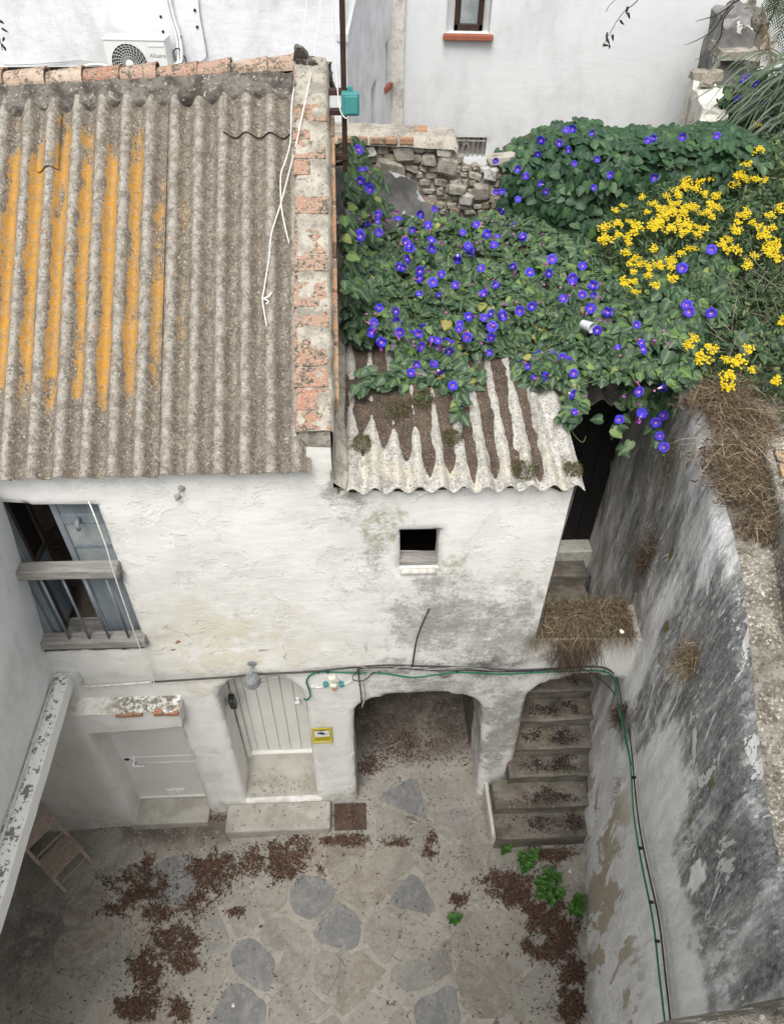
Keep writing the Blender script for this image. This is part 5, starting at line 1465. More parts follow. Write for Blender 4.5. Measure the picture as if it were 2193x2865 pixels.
cable('box_wire', 'thin white wire looping from above into the teal box', [W(-0.11, 2.4, 8.6), W(-0.115, 2.05, 7.6), W(-0.10, 1.96, 7.25), W(-0.085, 1.91, 7.1), W(-0.05, 1.90, 7.045), W(-0.01, 1.92, 7.045)], 0.005, 'rope_white', 'wire')

# ================================================================== folding chair
ch = thing('folding_chair', 'weathered slatted wooden folding chair standing by the left wall', 'chair', (-3.6, 3.0, -0.13))
F1, F2 = np.array([-3.585, 2.775, 0]), np.array([-3.375, 3.085, 0])       # front feet
wd = (F2 - F1)/np.linalg.norm(F2 - F1); bk = np.array([-wd[1], wd[0], 0])   # bk: towards the back
zfl = -0.135
Bm1, Bm2 = F1 + bk*0.02, F2 + bk*0.02
def post(a): return a + ZV*zfl, a + bk*0.47 + ZV*0.665
for a in (F1, F2):
    p0, p1 = post(a)
    MB().bar(p0, p1, 0.02, 0.036, wd).build('leg', M['chair_wood'], ch, bevel=0.003)
for a in (F1 + wd*0.025, F2 - wd*0.025):
    MB().bar(a + bk*0.36 + ZV*zfl, a + bk*0.00 + ZV*0.285, 0.02, 0.036, wd).build('leg', M['chair_wood'], ch, bevel=0.003)
for i in range(9):
    t = bk*(0.0 + i*0.0335) + ZV*(0.315 - 0.004*i)
    MB().bar(F1 - wd*0.012 + t, F2 + wd*0.012 + t, 0.028, 0.012).build('seat_slat', M['chair_wood'], ch, bevel=0.002)
pv = (post(F1)[1] - post(F1)[0]); pv /= np.linalg.norm(pv)
for i in range(6):
    p0, p1 = post(F1)[1] - pv*0.035*i, post(F2)[1] - pv*0.035*i
    fr = np.cross(wd, pv)
    MB().bar(p0 - wd*0.012 - fr*0.024*-1, p1 + wd*0.012 + fr*0.024, 0.010, 0.031, pv).build('back_slat', M['chair_wood'], ch, bevel=0.002)
for (t, w_) in ((0.13, 0.034), (0.62, 0.022)):
    p0, p1 = lerp(post(F1)[0], post(F1)[1], t), lerp(post(F2)[0], post(F2)[1], t)
    MB().bar(p0, p1, 0.018, w_, ZV).build('stretcher', M['chair_wood'], ch, bevel=0.003)

# ================================================================== rear houses
rh = thing('rear_house', 'white rear house wall with the air conditioner beyond the tiled ridge', 'house', (-3, 11.3, 3.6))
plaster_wall('wall', [(-9, 3.4), (-0.74, 3.4), (-0.74, 8.2), (-9, 8.2)], [], [], M['white_rear'], rh, h=0.25, amp=0.01, place=lambda a, d, z: np.array([a, 11.25 + d, z]))
A_, B_ = np.array([-0.74, 11.25, 0]), np.array([-0.15, 13.55, 0])
dAB = B_ - A_
nAB = np.array([-dAB[1], dAB[0], 0])/np.linalg.norm(dAB)
def abp(t, d, z): return A_ + dAB*t + nAB*d + ZV*z
def ab_uv(u, v):
    q = on_plane(u, v, A_, nAB); return float(np.dot(q - A_, dAB)/dAB.dot(dAB)), float(q[2])
w1 = [ab_uv(u, v) for u, v in ((797, 285), (808, 283), (808, 170), (797, 190))]
w2 = [ab_uv(u, v) for u, v in ((828, 190), (834, 186), (834, 85), (828, 95))]
tz = ab_uv(745, 78)[1]
plaster_wall('side_wall', [(0, 3.4), (1.0, 3.4), (1.0, 8.0), (0.25, tz + 0.55), (0, tz)], [w1, w2], [0.25, 0.25], M['white_rear'], rh, h=0.06, amp=0.006, rnd=0.012, wob=0.0, place=lambda a, d, z: abp(a, d, z))
MB().hexa([abp(-0.02, -0.04, tz - 0.06), abp(0.5, -0.04, tz + 1.05), abp(0.5, 0.14, tz + 1.05), abp(-0.02, 0.14, tz - 0.06), abp(-0.02, -0.04, tz + 0.05), abp(0.5, -0.04, tz + 1.18), abp(0.5, 0.14, tz + 1.18), abp(-0.02, 0.14, tz + 0.05)]).build('verge', M['white_back'], rh, bevel=0.02)
MB().hexa([abp(t, d, z) for (t, d, z) in ((0.80, -0.05, 5.42), (0.95, -0.05, 5.42), (0.95, 0.02, 5.42), (0.80, 0.02, 5.42), (0.80, -0.05, 5.5), (0.95, -0.05, 5.5), (0.95, 0.02, 5.5), (0.80, 0.02, 5.5))]).build('tile_sill', M['terracotta'], rh)
for wq, nm in ((w1, 'a'), (w2, 'b')):
    ts = [q[0] for q in wq]; zs_ = [q[1] for q in wq]
    MB().hexa([abp(min(ts) - .02, 0.2, min(zs_)), abp(max(ts) + .02, 0.2, min(zs_)), abp(max(ts) + .02, 0.24, min(zs_)), abp(min(ts) - .02, 0.24, min(zs_)), abp(min(ts) - .02, 0.2, max(zs_)), abp(max(ts) + .02, 0.2, max(zs_)), abp(max(ts) + .02, 0.24, max(zs_)), abp(min(ts) - .02, 0.24, max(zs_))]).build('shutter', M['lamp_grey'], rh)
# air conditioner
ac = thing('air_conditioner', 'white outdoor air conditioner unit with round fan grille on the rear wall', 'air conditioner', (-3.5, 11.0, 5.95))
ax0, ax1, ay0, ay1, az0, az1 = -3.87, -3.07, 10.84, 11.14, 5.96, 6.52
body = MB().box(ax0, ax1, ay0, ay1, az0, az1).build('casing', M['ac_white'], ac, bevel=0.015)
MB().box(ax0 - 0.008, ax1 + 0.008, ay0 - 0.008, ay1 + 0.008, az1 - 0.012, az1 + 0.012).build('lid', M['ac_white'], ac, bevel=0.006)
fc = np.array([ax0 + 0.30, ay0, (az0 + az1)/2 + 0.005]); fr_ = 0.232
MB().lathe(fc + np.array([0, -0.002, 0]), (0, -1, 0), [(0, fr_), (0.003, fr_)], 40).build('fan_opening', M['black_plastic'], ac)
for i in range(26):
    a = 2*math.pi*i/26
    d0 = np.array([math.cos(a), 0, math.sin(a)]); d1 = np.array([math.cos(a + 0.5), 0, math.sin(a + 0.5)])
    y_ = np.array([0, -0.016, 0])
    MB().tube([fc + d0*0.05 + y_, fc + (d0 + d1)*0.5*0.15 + y_, fc + d1*fr_ + y_], 0.0032, 4, 3).build('grille_rib', M['ac_grille'], ac)
for r_ in (0.09, 0.12, 0.15, 0.18, 0.205, 0.232):
    MB().tube([fc + np.array([math.cos(t)*r_, -0.014, math.sin(t)*r_]) for t in np.linspace(0, 2*math.pi, 41)], 0.0026, 4, 0, cap=False).build('grille_ring', M['ac_grille'], ac)
MB().lathe(fc + np.array([0, -0.01, 0]), (0, -1, 0), [(0, 0.05), (0.012, 0.05), (0.018, 0.03)], 18).build('hub', M['ac_white'], ac)
MB().box(ax0 + 0.575, ax0 + 0.785, ay0 - 0.006, ay0 - 0.001, az1 - 0.075, az1 - 0.05).build('grip', M['white_plastic'], ac, bevel=0.004)
MB().box(ax0 + 0.548, ax0 + 0.553, ay0 - 0.003, ay0 - 0.0005, az0 + 0.01, az1 - 0.02).build('panel_seam', M['ac_grille'], ac)
def text(s, size, mat, mtx, parent, name):
    cu = bpy.data.curves.new(name, 'FONT'); cu.body = s; cu.size = size; cu.extrude = 0.0005; cu.shear = 0.15
    to = bpy.data.objects.new(name, cu); COL.objects.link(to)
    dg = bpy.context.evaluated_depsgraph_get()
    me = bpy.data.meshes.new_from_object(to.evaluated_get(dg))
    bpy.data.objects.remove(to)
    me.transform(mtx)
    me.materials.clear(); me.materials.append(M[mat])
    return link(name, me, parent)
text('Alluaire', 0.068, 'ac_print', Matrix.Translation((ax0 + 0.575, ay0 - 0.003, az1 - 0.195)) @ Matrix.Rotation(math.pi/2, 4, 'X'), ac, 'lettering')
MB().box(ax1 + 0.004, ax1 + 0.12, ay0 + 0.06, ay1 - 0.02, az0, az0 + 0.26).build('valve_cover', M['white_plastic'], ac, bevel=0.012)
MB().box(ax1 + 0.02, ax1 + 0.09, ay0 + 0.057, ay0 + 0.0595, az0 + 0.03, az0 + 0.16).build('rating_label', M['sign_white'], ac)
spx = [(ax1 + 0.035, az0 + 0.07), (ax1 + 0.075, az0 + 0.07), (ax1 + 0.055, az0 + 0.115)]
mesh('label_triangle', [(x_, ay0 + 0.056, z_) for x_, z_ in spx], [(0, 1, 2)], M['sign_black'], ac)
for i, (dx, r_) in enumerate(((0.0, 0.017), (0.045, 0.020))):
    MB().tube([(ax1 + 0.05 + dx*0.5, 11.0, az0 + 0.24), (ax1 + 0.07 + dx, 11.12, az0 + 0.30), (ax1 + 0.07 + dx, 11.20, az0 + 0.55), (ax1 + 0.02 + dx, 11.21, az1 + 0.35), (ax1 + 0.0 + dx, 11.22, 8.0)], r_, 8, 4).build('refrigerant_pipe', M['white_plastic'], ac, smooth=True)
MB().tube([(ax1 + 0.1, 11.1, az0 + 0.1), (ax1 + 0.16, 11.15, az0 + 0.15), (ax1 + 0.14, 11.18, az0 + 0.32), (ax1 + 0.05, 11.12, az0 + 0.28), (ax1 + 0.03, 11.08, az0 + 0.38), (ax1 + 0.08, 11.1, az0 + 0.42), (ax1 + 0.12, 11.18, az0 + 0.4), (ax1 + 0.13, 11.19, az0 + 0.55)], 0.008, 6, 4).build('power_cable', M['black_plastic'], ac, smooth=True)
MB().box(ax0 + 0.1, ax0 + 0.14, ay0, 11.24, az0 - 0.05, az0 - 0.003).build('wall_bracket', M['lamp_grey'], ac)
MB().box(ax1 - 0.14, ax1 - 0.10, ay0, 11.24, az0 - 0.05, az0 - 0.003).build('wall_bracket', M['lamp_grey'], ac)
cable('wall_pipe', 'white drain pipe drooping across the rear wall towards the air conditioner', [on_y(u, v, 11.2) for u, v in [(-60, 140), (0, 142), (30, 150), (60, 153), (110, 152), (160, 146), (200, 138), (232, 141)]], 0.018, 'white_plastic', 'pipe')
cable('wall_wire', 'thin wire running down the rear wall right of the air conditioner', [on_y(u, v, 11.22) for u, v in [(425, -40), (428, 20), (436, 70), (443, 110), (441, 126), (425, 134), (405, 138)]], 0.008, 'pale_cable', 'wire')
cable('thin_wire', 'thin wire sagging on the rear wall left of the air conditioner', [on_y(u, v, 11.22) for u, v in [(-20, 140), (60, 138), (120, 134), (165, 130), (195, 132), (228, 140)]], 0.006, 'pale_cable', 'wire')
for u, v in ((345, 36), (418, 22), (423, 58), (350, 68)):
    o = MB().lathe(on_y(u, v, 11.25), (0, -1, 0), [(0, 0.02), (0.012, 0.016)], 8).build('wall_plug', M['black_plastic'])
    tag(o, 'small dark plug hole in the rear wall around the air conditioner pipes', 'wall plug', 'plugs in the rear wall')
# far house with recessed window and grille
fh = thing('far_house', 'large plain white house with a brown window and a small iron grille', 'house', (3, 13.7, 3.6))
def yu(u, v): q = on_y(u, v, 13.6); return (float(q[0]), float(q[2]))
wr = (0.70, 1.40, 6.17, 7.4)
wg = (0.81, 1.53, 4.30, 4.63)
H1 = [(wr[0], wr[2]), (wr[1], wr[2]), (wr[1], wr[3]), (wr[0], wr[3])]
H2 = [(wg[0], wg[2]), (wg[1], wg[2]), (wg[1], wg[3]), (wg[0], wg[3])]
plaster_wall('wall', [(-0.2, 3.4), (5.35, 3.4), (5.35, 8.4), (-0.2, 8.4)], [H1, H2], [0.34, 0.22], M['white_back'], fh, h=0.16, amp=0.008, rnd=0.02, wob=0.004, place=lambda a, d, z: np.array([a, 13.6 + d, z]))
MB().box(5.33, 5.6, 13.62, 20, 3.4, 8.4).build('end_wall', M['white_back'], fh)
MB().box(-0.19, 0.045, 13.5, 13.62, 3.4, 8.4).build('pilaster', M['old_lime'], fh, bevel=0.02)
MB().box(0.66, 1.46, 13.5, 13.95, 6.085, 6.165).build('window_sill', M['terracotta'], fh, bevel=0.012)
fw_ = MB().box(0.84, 0.90, 13.80, 13.87, 6.17, 7.4).box(1.24, 1.30, 13.80, 13.87, 6.17, 7.4).box(0.84, 1.30, 13.80, 13.87, 6.165, 6.26).build('window', M['brown_frame'], fh, bevel=0.006)
MB().box(0.93, 1.21, 13.84, 13.855, 6.27, 7.4).build('pane', M['glass'], fw_)
MB().box(0.90, 0.93, 13.82, 13.86, 6.25, 7.4).build('sash', M['brown_frame'], fw_)
MB().box(1.21, 1.24, 13.82, 13.86, 6.25, 7.4).build('sash', M['brown_frame'], fw_)
MB().box(0.69, 0.84, 13.90, 13.95, 6.16, 7.4).build('window_cheek', M['white_back'], fh)
MB().box(1.30, 1.41, 13.90, 13.95, 6.16, 7.4).build('window_cheek', M['white_back'], fh)
gr = MB().box(0.82, 1.52, 13.63, 13.65, 4.56, 4.58).build('window_grille', M['grille_iron'], fh)
for i in range(8):
    x_ = 0.86 + i*0.088
    MB().tube([(x_, 13.64, 4.31), (x_, 13.64, 4.62)], 0.008, 6).build('grille_bar', M['grille_iron'], gr)
cx_ = 1.17
for sg_ in (-1, 1):
    MB().tube([(cx_, 13.63, 4.54), (cx_ + sg_*0.06, 13.63, 4.46), (cx_ + sg_*0.075, 13.63, 4.40), (cx_ + sg_*0.04, 13.63, 4.345), (cx_ + sg_*0.01, 13.63, 4.37), (cx_ + sg_*0.03, 13.63, 4.40)], 0.008, 6, 4).build('grille_scroll', M['grille_iron'], gr)
MB().box(0.70, 1.6, 13.82, 14.2, 4.25, 4.7).build('dark_room', M['dingy'], fh)
for (x0, x1, z0, z1) in ((0.05, 0.24, 4.62, 4.72), (0.2, 0.36, 4.58, 4.68)):
    o = MB().box(x0, x1, 13.3, 13.5, 3.6, z1).build('terracotta_pier', M['terracotta'], None, bevel=0.01)
    tag(o, 'terracotta tiled pier at the foot of the far house, ' + ('beside the pilaster' if x0 < 0.1 else 'the lower one'), 'pier')
# far bright house seen between the palm fronds
o = MB().box(5.0, 14, 21, 22, 2, 12).build('distant_house', M['white_back'])
tag(o, 'distant white wall glimpsed between the palm fronds', 'house')

# rubble wall behind the annex roof
rb = thing('rubble_wall', 'broken rubble stone wall behind the vine-covered annex roof', 'wall', (0.4, 7.95, 5.0))
def topz(x): return interp(x, [(-0.7, 6.30), (-0.1, 6.29), (0.55, 6.27), (0.62, 6.16), (0.70, 6.10), (0.86, 6.09), (1.0, 6.07), (1.25, 6.13), (1.6, 6.1), (3.2, 6.2), (4.4, 6.2)])
def rbf(a, b_):
    x = lerp(-0.8, 4.2, a); z = lerp(3.6, topz(x) - 0.05, b_)
    return (x, 7.86 + 0.02*fbm(x, z, 0, 4, 4), z)
grid('core', 90, 50, rbf, M['mortar'], rb)
MB().hexa([(-0.8, 7.88, 3.6), (4.2, 7.88, 3.6), (4.2, 8.25, 3.6), (-0.8, 8.25, 3.6), (-0.8, 7.88, 5.98), (4.2, 7.88, 5.98), (4.2, 8.25, 5.85), (-0.8, 8.25, 5.85)]).build('back', M['mortar'], rb)
SM = []
for i in range(8):
    bm = bmesh.new(); bmesh.ops.create_cube(bm, size=1.0)
    bmesh.ops.bevel(bm, geom=bm.edges[:], offset=0.16, segments=1, affect='EDGES')
    for v in bm.verts: v.co += Vector((RNG.uniform(-.09, .09), RNG.uniform(-.09, .09), RNG.uniform(-.09, .09)))
    me = bpy.data.meshes.new('stone'); bm.to_mesh(me); bm.free(); me.materials.append(M['rubble']); SM.append(me)
PATCH = [(-0.75, 5.3), (-0.75, 6.02), (-0.42, 6.05), (-0.3, 5.98), (-0.05, 5.99), (0.08, 5.93), (0.17, 5.86), (0.2, 5.76), (0.32, 5.66), (0.5, 5.5), (0.5, 5.3)]
z = 5.55
while z < 6.3:
    hrow = RNG.uniform(0.045, 0.085) if z < 6.02 else RNG.uniform(0.07, 0.10)
    x = -0.75 + RNG.uniform(0, .05)
    while x < 1.55:
        w_ = RNG.uniform(0.06, 0.17) if z < 6.02 else RNG.uniform(0.10, 0.20)
        cx2, cz2 = x + w_/2, z + hrow/2
        if cz2 < topz(cx2) - 0.01 and not bool(pip(np.array([cx2]), np.array([cz2]), PATCH)[0]):
            hh = hrow*RNG.uniform(0.6, 1.3); cz2 += RNG.uniform(-.012, .012)
            mtx = Matrix.Translation((cx2, 7.862 + RNG.uniform(-.02, .012), cz2)) @ Matrix.Rotation(RNG.uniform(-.25, .25), 4, 'Y') @ Matrix.Rotation(RNG.uniform(-.3, .3), 4, 'Z') @ Matrix.Diagonal((w_*RNG.uniform(.8, 1.05), 0.11, hh, 1))
            inst('stone', RNG.choice(SM), mtx, rb)
        x += w_ + RNG.uniform(0.004, 0.014)
    z += hrow + 0.006
for (x, z_, w_, h_) in [(0.05, 6.16, 0.2, 0.17), (0.45, 6.2, 0.16, 0.14), (0.5, 6.05, 0.22, 0.17), (-0.08, 6.03, 0.28, 0.11), (0.95, 5.98, 0.15, 0.15), (0.88, 5.8, 0.17, 0.15), (0.72, 5.72, 0.15, 0.12), (1.2, 5.7, 0.2, 0.11), (1.05, 6.12, 0.3, 0.1), (0.62, 5.82, 0.18, 0.1), (0.3, 6.1, 0.14, 0.1), (-0.35, 6.17, 0.2, 0.1), (1.3, 5.95, 0.2, 0.13)]:
    inst('stone', RNG.choice(SM), Matrix.Translation((x, 7.825, z_)) @ Matrix.Rotation(RNG.uniform(-.3, .3), 4, 'Y') @ Matrix.Diagonal((w_, 0.14, h_, 1)), rb)
pb = NB('sooty_render', 0.93)
n1 = pb.noise(3.5, 6, 0.65); n2 = pb.noise(22, 4, 0.7)
wht = pb.rng(pb.noise(2.6, 4, 0.6, None, 0.6), 0.58, 0.60)
cl = pb.mix(pb.rng(n1, 0.35, 0.65), (0.10, 0.10, 0.098), (0.215, 0.21, 0.20))
cl = pb.mix(wht, cl, (0.55, 0.54, 0.51))
M['sooty'] = pb.done(cl, 0.93, pb.bump(n2, 0.4, 0.01))
plaster_wall('render_patch', PATCH, [], [], M['sooty'], rb, h=0.04, amp=0.012, edge=0.03, back=0.06, place=lambda a, d, z: np.array([a, 7.775 + d, z]))
# capping of mortar and bricks on the left half
def cap(a, b_):
    x = lerp(-0.8, 0.58 + 0.05*fbm(b_*3, 0, 0, 2), a)
    return (x, lerp(7.74, 8.2, b_) - 0.02*fbm(x, 0, 0, 5), topz(x) + 0.015 + 0.05*math.sin(b_*math.pi)**0.5 + 0.015*fbm(x, b_, 0, 5, 4) - (0.06 if b_ < 0.02 else 0))
grid('capping', 50, 10, cap, M['mortar'], rb)
for x0, mt in ((-0.62, 'tan_brick'), (-0.46, 'coping_brick'), (-0.30, 'tan_brick'), (-0.16, 'tan_brick'), (0.0, 'tan_brick'), (0.14, 'tan_brick')):
    if x0 > 0.1: y0, y1, zz = 7.9, 8.06, 6.352
    else: y0, y1, zz = 7.725, 7.86, 6.315
    MB().box(x0, x0 + 0.135, y0, y1, zz - 0.05, zz + RNG.uniform(0, .012)).build('cap_brick', M[mt], rb, bevel=0.008)

# garden wall end with loose stones, and the old pier behind it
gw = thing('garden_wall', 'thick streaked white garden wall end with stones lying on it', 'wall', (3.6, 9.5, 5.2))
g4 = [on_z(1505, 235, 6.2), on_z(1558, 245, 6.2), on_z(1556, 190, 6.2), on_z(1482, 158, 6.2)]
base = [np.array([p[0], p[1], 4.8]) for p in g4]
rough_block('wall_body', [base[0], base[1], base[2], base[3]] + g4, M['old_lime'], gw, 12, 0.05, 2.2)
rough_block('sloping_end', [np.array([2.9, 8.42, 5.0]), np.array([3.35, 8.35, 5.0]), base[1] + ZV*.2, base[0] + ZV*.2, np.array([3.0, 8.45, 5.75]), np.array([3.4, 8.4, 5.75]), g4[1] - ZV*0.02, g4[0] - ZV*0.02], M['old_lime'], gw, 10, 0.04, 2.5)
for i, (u, v, w_, h_) in enumerate([(1497, 170, 0.22, 0.12), (1520, 173, 0.3, 0.13), (1513, 183, 0.22, 0.06), (1490, 168, 0.16, 0.10)]):
    p = on_z(u, v, 6.2)
    o = inst('loose_stone', SM[i], Matrix.Translation((p[0], p[1], 6.2 + h_*0.42)) @ Matrix.Rotation(0.5*i, 4, 'Z') @ Matrix.Diagonal((w_, 0.16, h_, 1)))
    tag(o, 'brown stone lying loose on the garden wall end', 'stone', 'loose stones on the garden wall')
pr_ = thing('old_pier', 'grey crumbling masonry pier behind the garden wall', 'pier', (4.6, 11.6, 5.0))
pz = lambda u, v, y: np.array(on_y(u, v, y))
q = [pz(1520, 180, 11.9), pz(1640, 190, 11.9), pz(1612, 62, 11.9), pz(1556, 68, 11.9)]
rough_block('pier_body', [q[0] - ZV*1.2, q[1] - ZV*1.2, q[1] - ZV*1.2 + np.array([0.1, 1.2, 0]), q[0] - ZV*1.2 + np.array([0.2, 1.2, 0]), q[3], q[2], q[2] + np.array([0.1, 1.0, 0.12]), q[3] + np.array([0.1, 1.0, 0.1])], M['sooty'], pr_, 14, 0.10, 1.9)
q = [pz(1575, 70, 13.0), pz(1660, 66, 13.0), pz(1640, 30, 13.0), pz(1582, 34, 13.0)]
rough_block('pier_top', [q[0] - ZV*0.9, q[1] - ZV*0.9, q[1] + np.array([0, 0.8, -0.9]), q[0] + np.array([0, 0.8, -0.9]), q[3], q[2], q[2] + np.array([0, .7, 0.1]), q[3] + np.array([0, .7, 0.1])], M['mortar_dark'], pr_, 12, 0.09, 2.2)
q = [pz(1550, 110, 11.7), pz(1632, 112, 11.7)]
rough_block('broken_slab', [q[0] - ZV*0.10, q[1] - ZV*0.12, q[1] + np.array([0, 0.6, -0.1]), q[0] + np.array([0, 0.6, -0.1]), q[0], q[1], q[1] + np.array([0, 0.6, 0.02]), q[0] + np.array([0, 0.6, 0.02])], M['mortar'], pr_, 8, 0.03, 3)
# ================================================================== vegetation
LEAF_V = [(0, 0.02, 0), (0, 0.45, 0.02), (0, 1.0, -0.10),
          (0.16, -0.12, -0.02), (0.38, -0.02, -0.05), (0.46, 0.25, -0.07), (0.34, 0.6, -0.08),
          (-0.16, -0.12, -0.02), (-0.38, -0.02, -0.05), (-0.46, 0.25, -0.07), (-0.34, 0.6, -0.08)]
LEAF_F = [(0, 3, 4, 5), (0, 5, 1), (1, 5, 6), (1, 6, 2), (0, 8, 7), (0, 9, 8), (0, 1, 9), (1, 10, 9), (1, 2, 10)]
LEAF_F = [(0, 3, 4), (0, 4, 5), (0, 5, 1), (1, 5, 6), (1, 6, 2), (0, 8, 7), (0, 9, 8), (0, 1, 9), (1, 10, 9), (1, 2, 10)]
LEAF_MID = [1, 1, 1] + [0]*8
NP = np.random.RandomState(11)
def leaf_mesh(name, mat, curl=1.0):
    me = bpy.data.meshes.new(name)
    me.from_pydata([(x, y, z*curl) for x, y, z in LEAF_V], [], LEAF_F)
    me.materials.append(mat)
    at = me.attributes.new('tint', 'FLOAT', 'POINT'); at.data.foreach_set('value', [0.0]*len(LEAF_V))
    at = me.attributes.new('mid', 'FLOAT', 'POINT'); at.data.foreach_set('value', [float(q) for q in LEAF_MID])
    me.polygons.foreach_set('use_smooth', [True]*len(me.polygons))
    me.update()
    return me
VL = [leaf_mesh('leaf', M['vine_leaf'], c) for c in (0.6, 1.2, 2.0)]
DL = [leaf_mesh('leaf', M['dark_leaf'], c) for c in (0.6, 1.2, 2.0)]
def leaves(parent, mats, mat, part_meshes, nparts=300, name='foliage'):
    """the leaves that show largest become parts, the rest one joined part"""
    sc = np.array([np.linalg.norm(m[:3, 0])/np.linalg.norm(m[:3, 3] - CPOS)*(0.35 + abs(np.dot(m[:3, 2]/np.linalg.norm(m[:3, 2]), (CPOS - m[:3, 3])/np.linalg.norm(CPOS - m[:3, 3])))) for m in mats])
    od = np.argsort(-sc)
    big, rest = od[:nparts], od[nparts:]
    for i in big: inst('leaf', part_meshes[i % 3], mats[i], parent)
    if len(rest) == 0: return
    o = cloud(name, LEAF_V, LEAF_F, np.array([mats[i] for i in rest]), mat, parent, NP.rand(len(rest)), smooth=True, mid=LEAF_MID)
    o['kind'] = 'stuff'
def rnd_normal(base, spread):
    v = np.asarray(base, float) + NP.normal(0, spread, 3)
    return v/np.linalg.norm(v)
# ---- flower shapes
def flower_mesh():
    vs, fs, rad = [], [], []
    n = 20
    prof = [(-0.42, 0.05), (-0.2, 0.085), (-0.06, 0.15), (0.02, 0.30), (0.035, 0.44), (0.0, 0.5)]
    for (h, r) in prof:
        for k in range(n):
            a = 2*math.pi*k/n
            w = 1 + (0.05*math.cos(5*a) if r > 0.4 else 0)
            vs.append((r*w*math.cos(a), r*w*math.sin(a), h + (0.02*math.cos(5*a) if r > 0.25 else 0))); rad.append(r*max(0.0, (h + 0.3)/0.3) if h < 0 else r)
    for i in range(len(prof) - 1):
        for k in range(n):
            k2 = (k + 1) % n
            fs.append((i*n + k, i*n + k2, (i + 1)*n + k2, (i + 1)*n + k))
    fs.append(tuple(range(n)))
    me = bpy.data.meshes.new('flower'); me.from_pydata(vs, [], fs)
    at = me.attributes.new('radial', 'FLOAT', 'POINT'); at.data.foreach_set('value', rad)
    me.polygons.foreach_set('use_smooth', [True]*len(me.polygons)); me.materials.append(M['petal']); me.update()
    return me
def bud_mesh():
    b_ = MB().lathe((0, 0, 0), (0, 0, 1), [(0, 0.05), (0.35, 0.07), (0.6, 0.13), (0.75, 0.16), (0.8, 0.09)], 8)
    me = bpy.data.meshes.new('bud'); me.from_pydata([tuple(v) for v in b_.v], [], b_.f); me.materials.append(M['bud']); me.update()
    return me
FM, BM_ = flower_mesh(), bud_mesh()
FMS = [FM]
for k in (1, 2):          # half closed and ragged blooms
    me = FM.copy()
    for vv_ in me.vertices:
        r_ = math.hypot(vv_.co.x, vv_.co.y)
        a_ = math.atan2(vv_.co.y, vv_.co.x)
        if k == 1: vv_.co.z += 0.55*r_*r_; vv_.co.x *= 1 - 0.25*r_; vv_.co.y *= 1 - 0.25*r_
        else: vv_.co.z += 0.10*math.sin(3*a_ + 1)*(r_ > 0.25); vv_.co.x *= 1 + 0.06*math.sin(2*a_)
    FMS.append(me)
WM = FMS[1].copy()
for vv_ in WM.vertices: vv_.co.x *= 0.55; vv_.co.y *= 0.55
WM.materials.clear(); WM.materials.append(M['wilted'])
# ---- the carpet of morning glory over the annex roof
def hv(x, y):
    s, d, _ = toloc(np.array([x, y, 0]))
    base = 5.19 + (d + 0.08)*ASL + 0.05
    base += 0.10*sstep(1.0, 2.2, d)*(1 + 0.6*fbm(x, y, 0, 1.3, 3))
    base += 0.12*sstep(1.5, 2.6, s)
    base += 0.15*fbm(x, y, 2, 2.6, 3)
    base += 0.35*math.exp(-((s + 0.12)/0.16)**2)*sstep(1.3, 2.6, d)
    return base
CARPET = [(742, 300), (762, 300), (790, 370), (830, 440), (870, 452), (930, 438), (1010, 432), (1080, 422), (1170, 430), (1210, 470), (1290, 505), (1360, 560), (1440, 620), (1500, 690), (1520, 760), (1500, 820), (1440, 850),
          (1375, 858), (1330, 838), (1260, 838), (1215, 868), (1200, 845), (1150, 835), (1100, 800), (1110, 765), (1040, 765), (1000, 790), (985, 835), (905, 840), (860, 800), (840, 745), (752, 738), (744, 600), (740, 430)]
CP = [tuple(on_z(u, v, hv(*on_z(u, v, 5.5)[:2]))[:2]) for u, v in CARPET]
vine = thing('morning_glory_vine', 'morning glory carpet with many blue flowers over the annex roof', 'vine', (0.8, 6.0, 5.2))
xs_, ys_ = [p[0] for p in CP], [p[1] for p in CP]
mats = []
gen = sampler(CP)
while len(mats) < 6800:
    x, y = next(gen)
    if y > 6.6 and NP.rand() < 0.15: continue
    sz = interp(NP.rand(), [(0, 0.032), (0.25, 0.055), (0.75, 0.082), (0.95, 0.104), (1, 0.125)])
    up = NP.rand()
    z = hv(x, y) + 0.10*up
    nrm = rnd_normal((0.0, -0.55, 1.0), 0.38)
    mats.append(frame((x, y, z), nrm, NP.normal(math.pi, 0.9), sz))
# a tongue of leaves lying on the soil, and strays
for u0, v0, ru, rv, k in ((830, 815, 70, 22, 46), (940, 815, 70, 25, 60), (985, 870, 8, 30, 16), (1225, 880, 22, 30, 26), (1000, 800, 40, 22, 30), (775, 830, 16, 10, 10)):
    for _ in range(k):
        u, v = u0 + NP.normal(0, ru*0.5), v0 + NP.normal(0, rv*0.5)
        p = on_z(u, v, hv(*on_z(u, v, 5.4)[:2]))
        mats.append(frame(p + ZV*NP.uniform(-0.02, 0.05), rnd_normal((0, -0.5, 1), 0.25), NP.normal(math.pi, 1.0), NP.uniform(0.06, 0.10)))
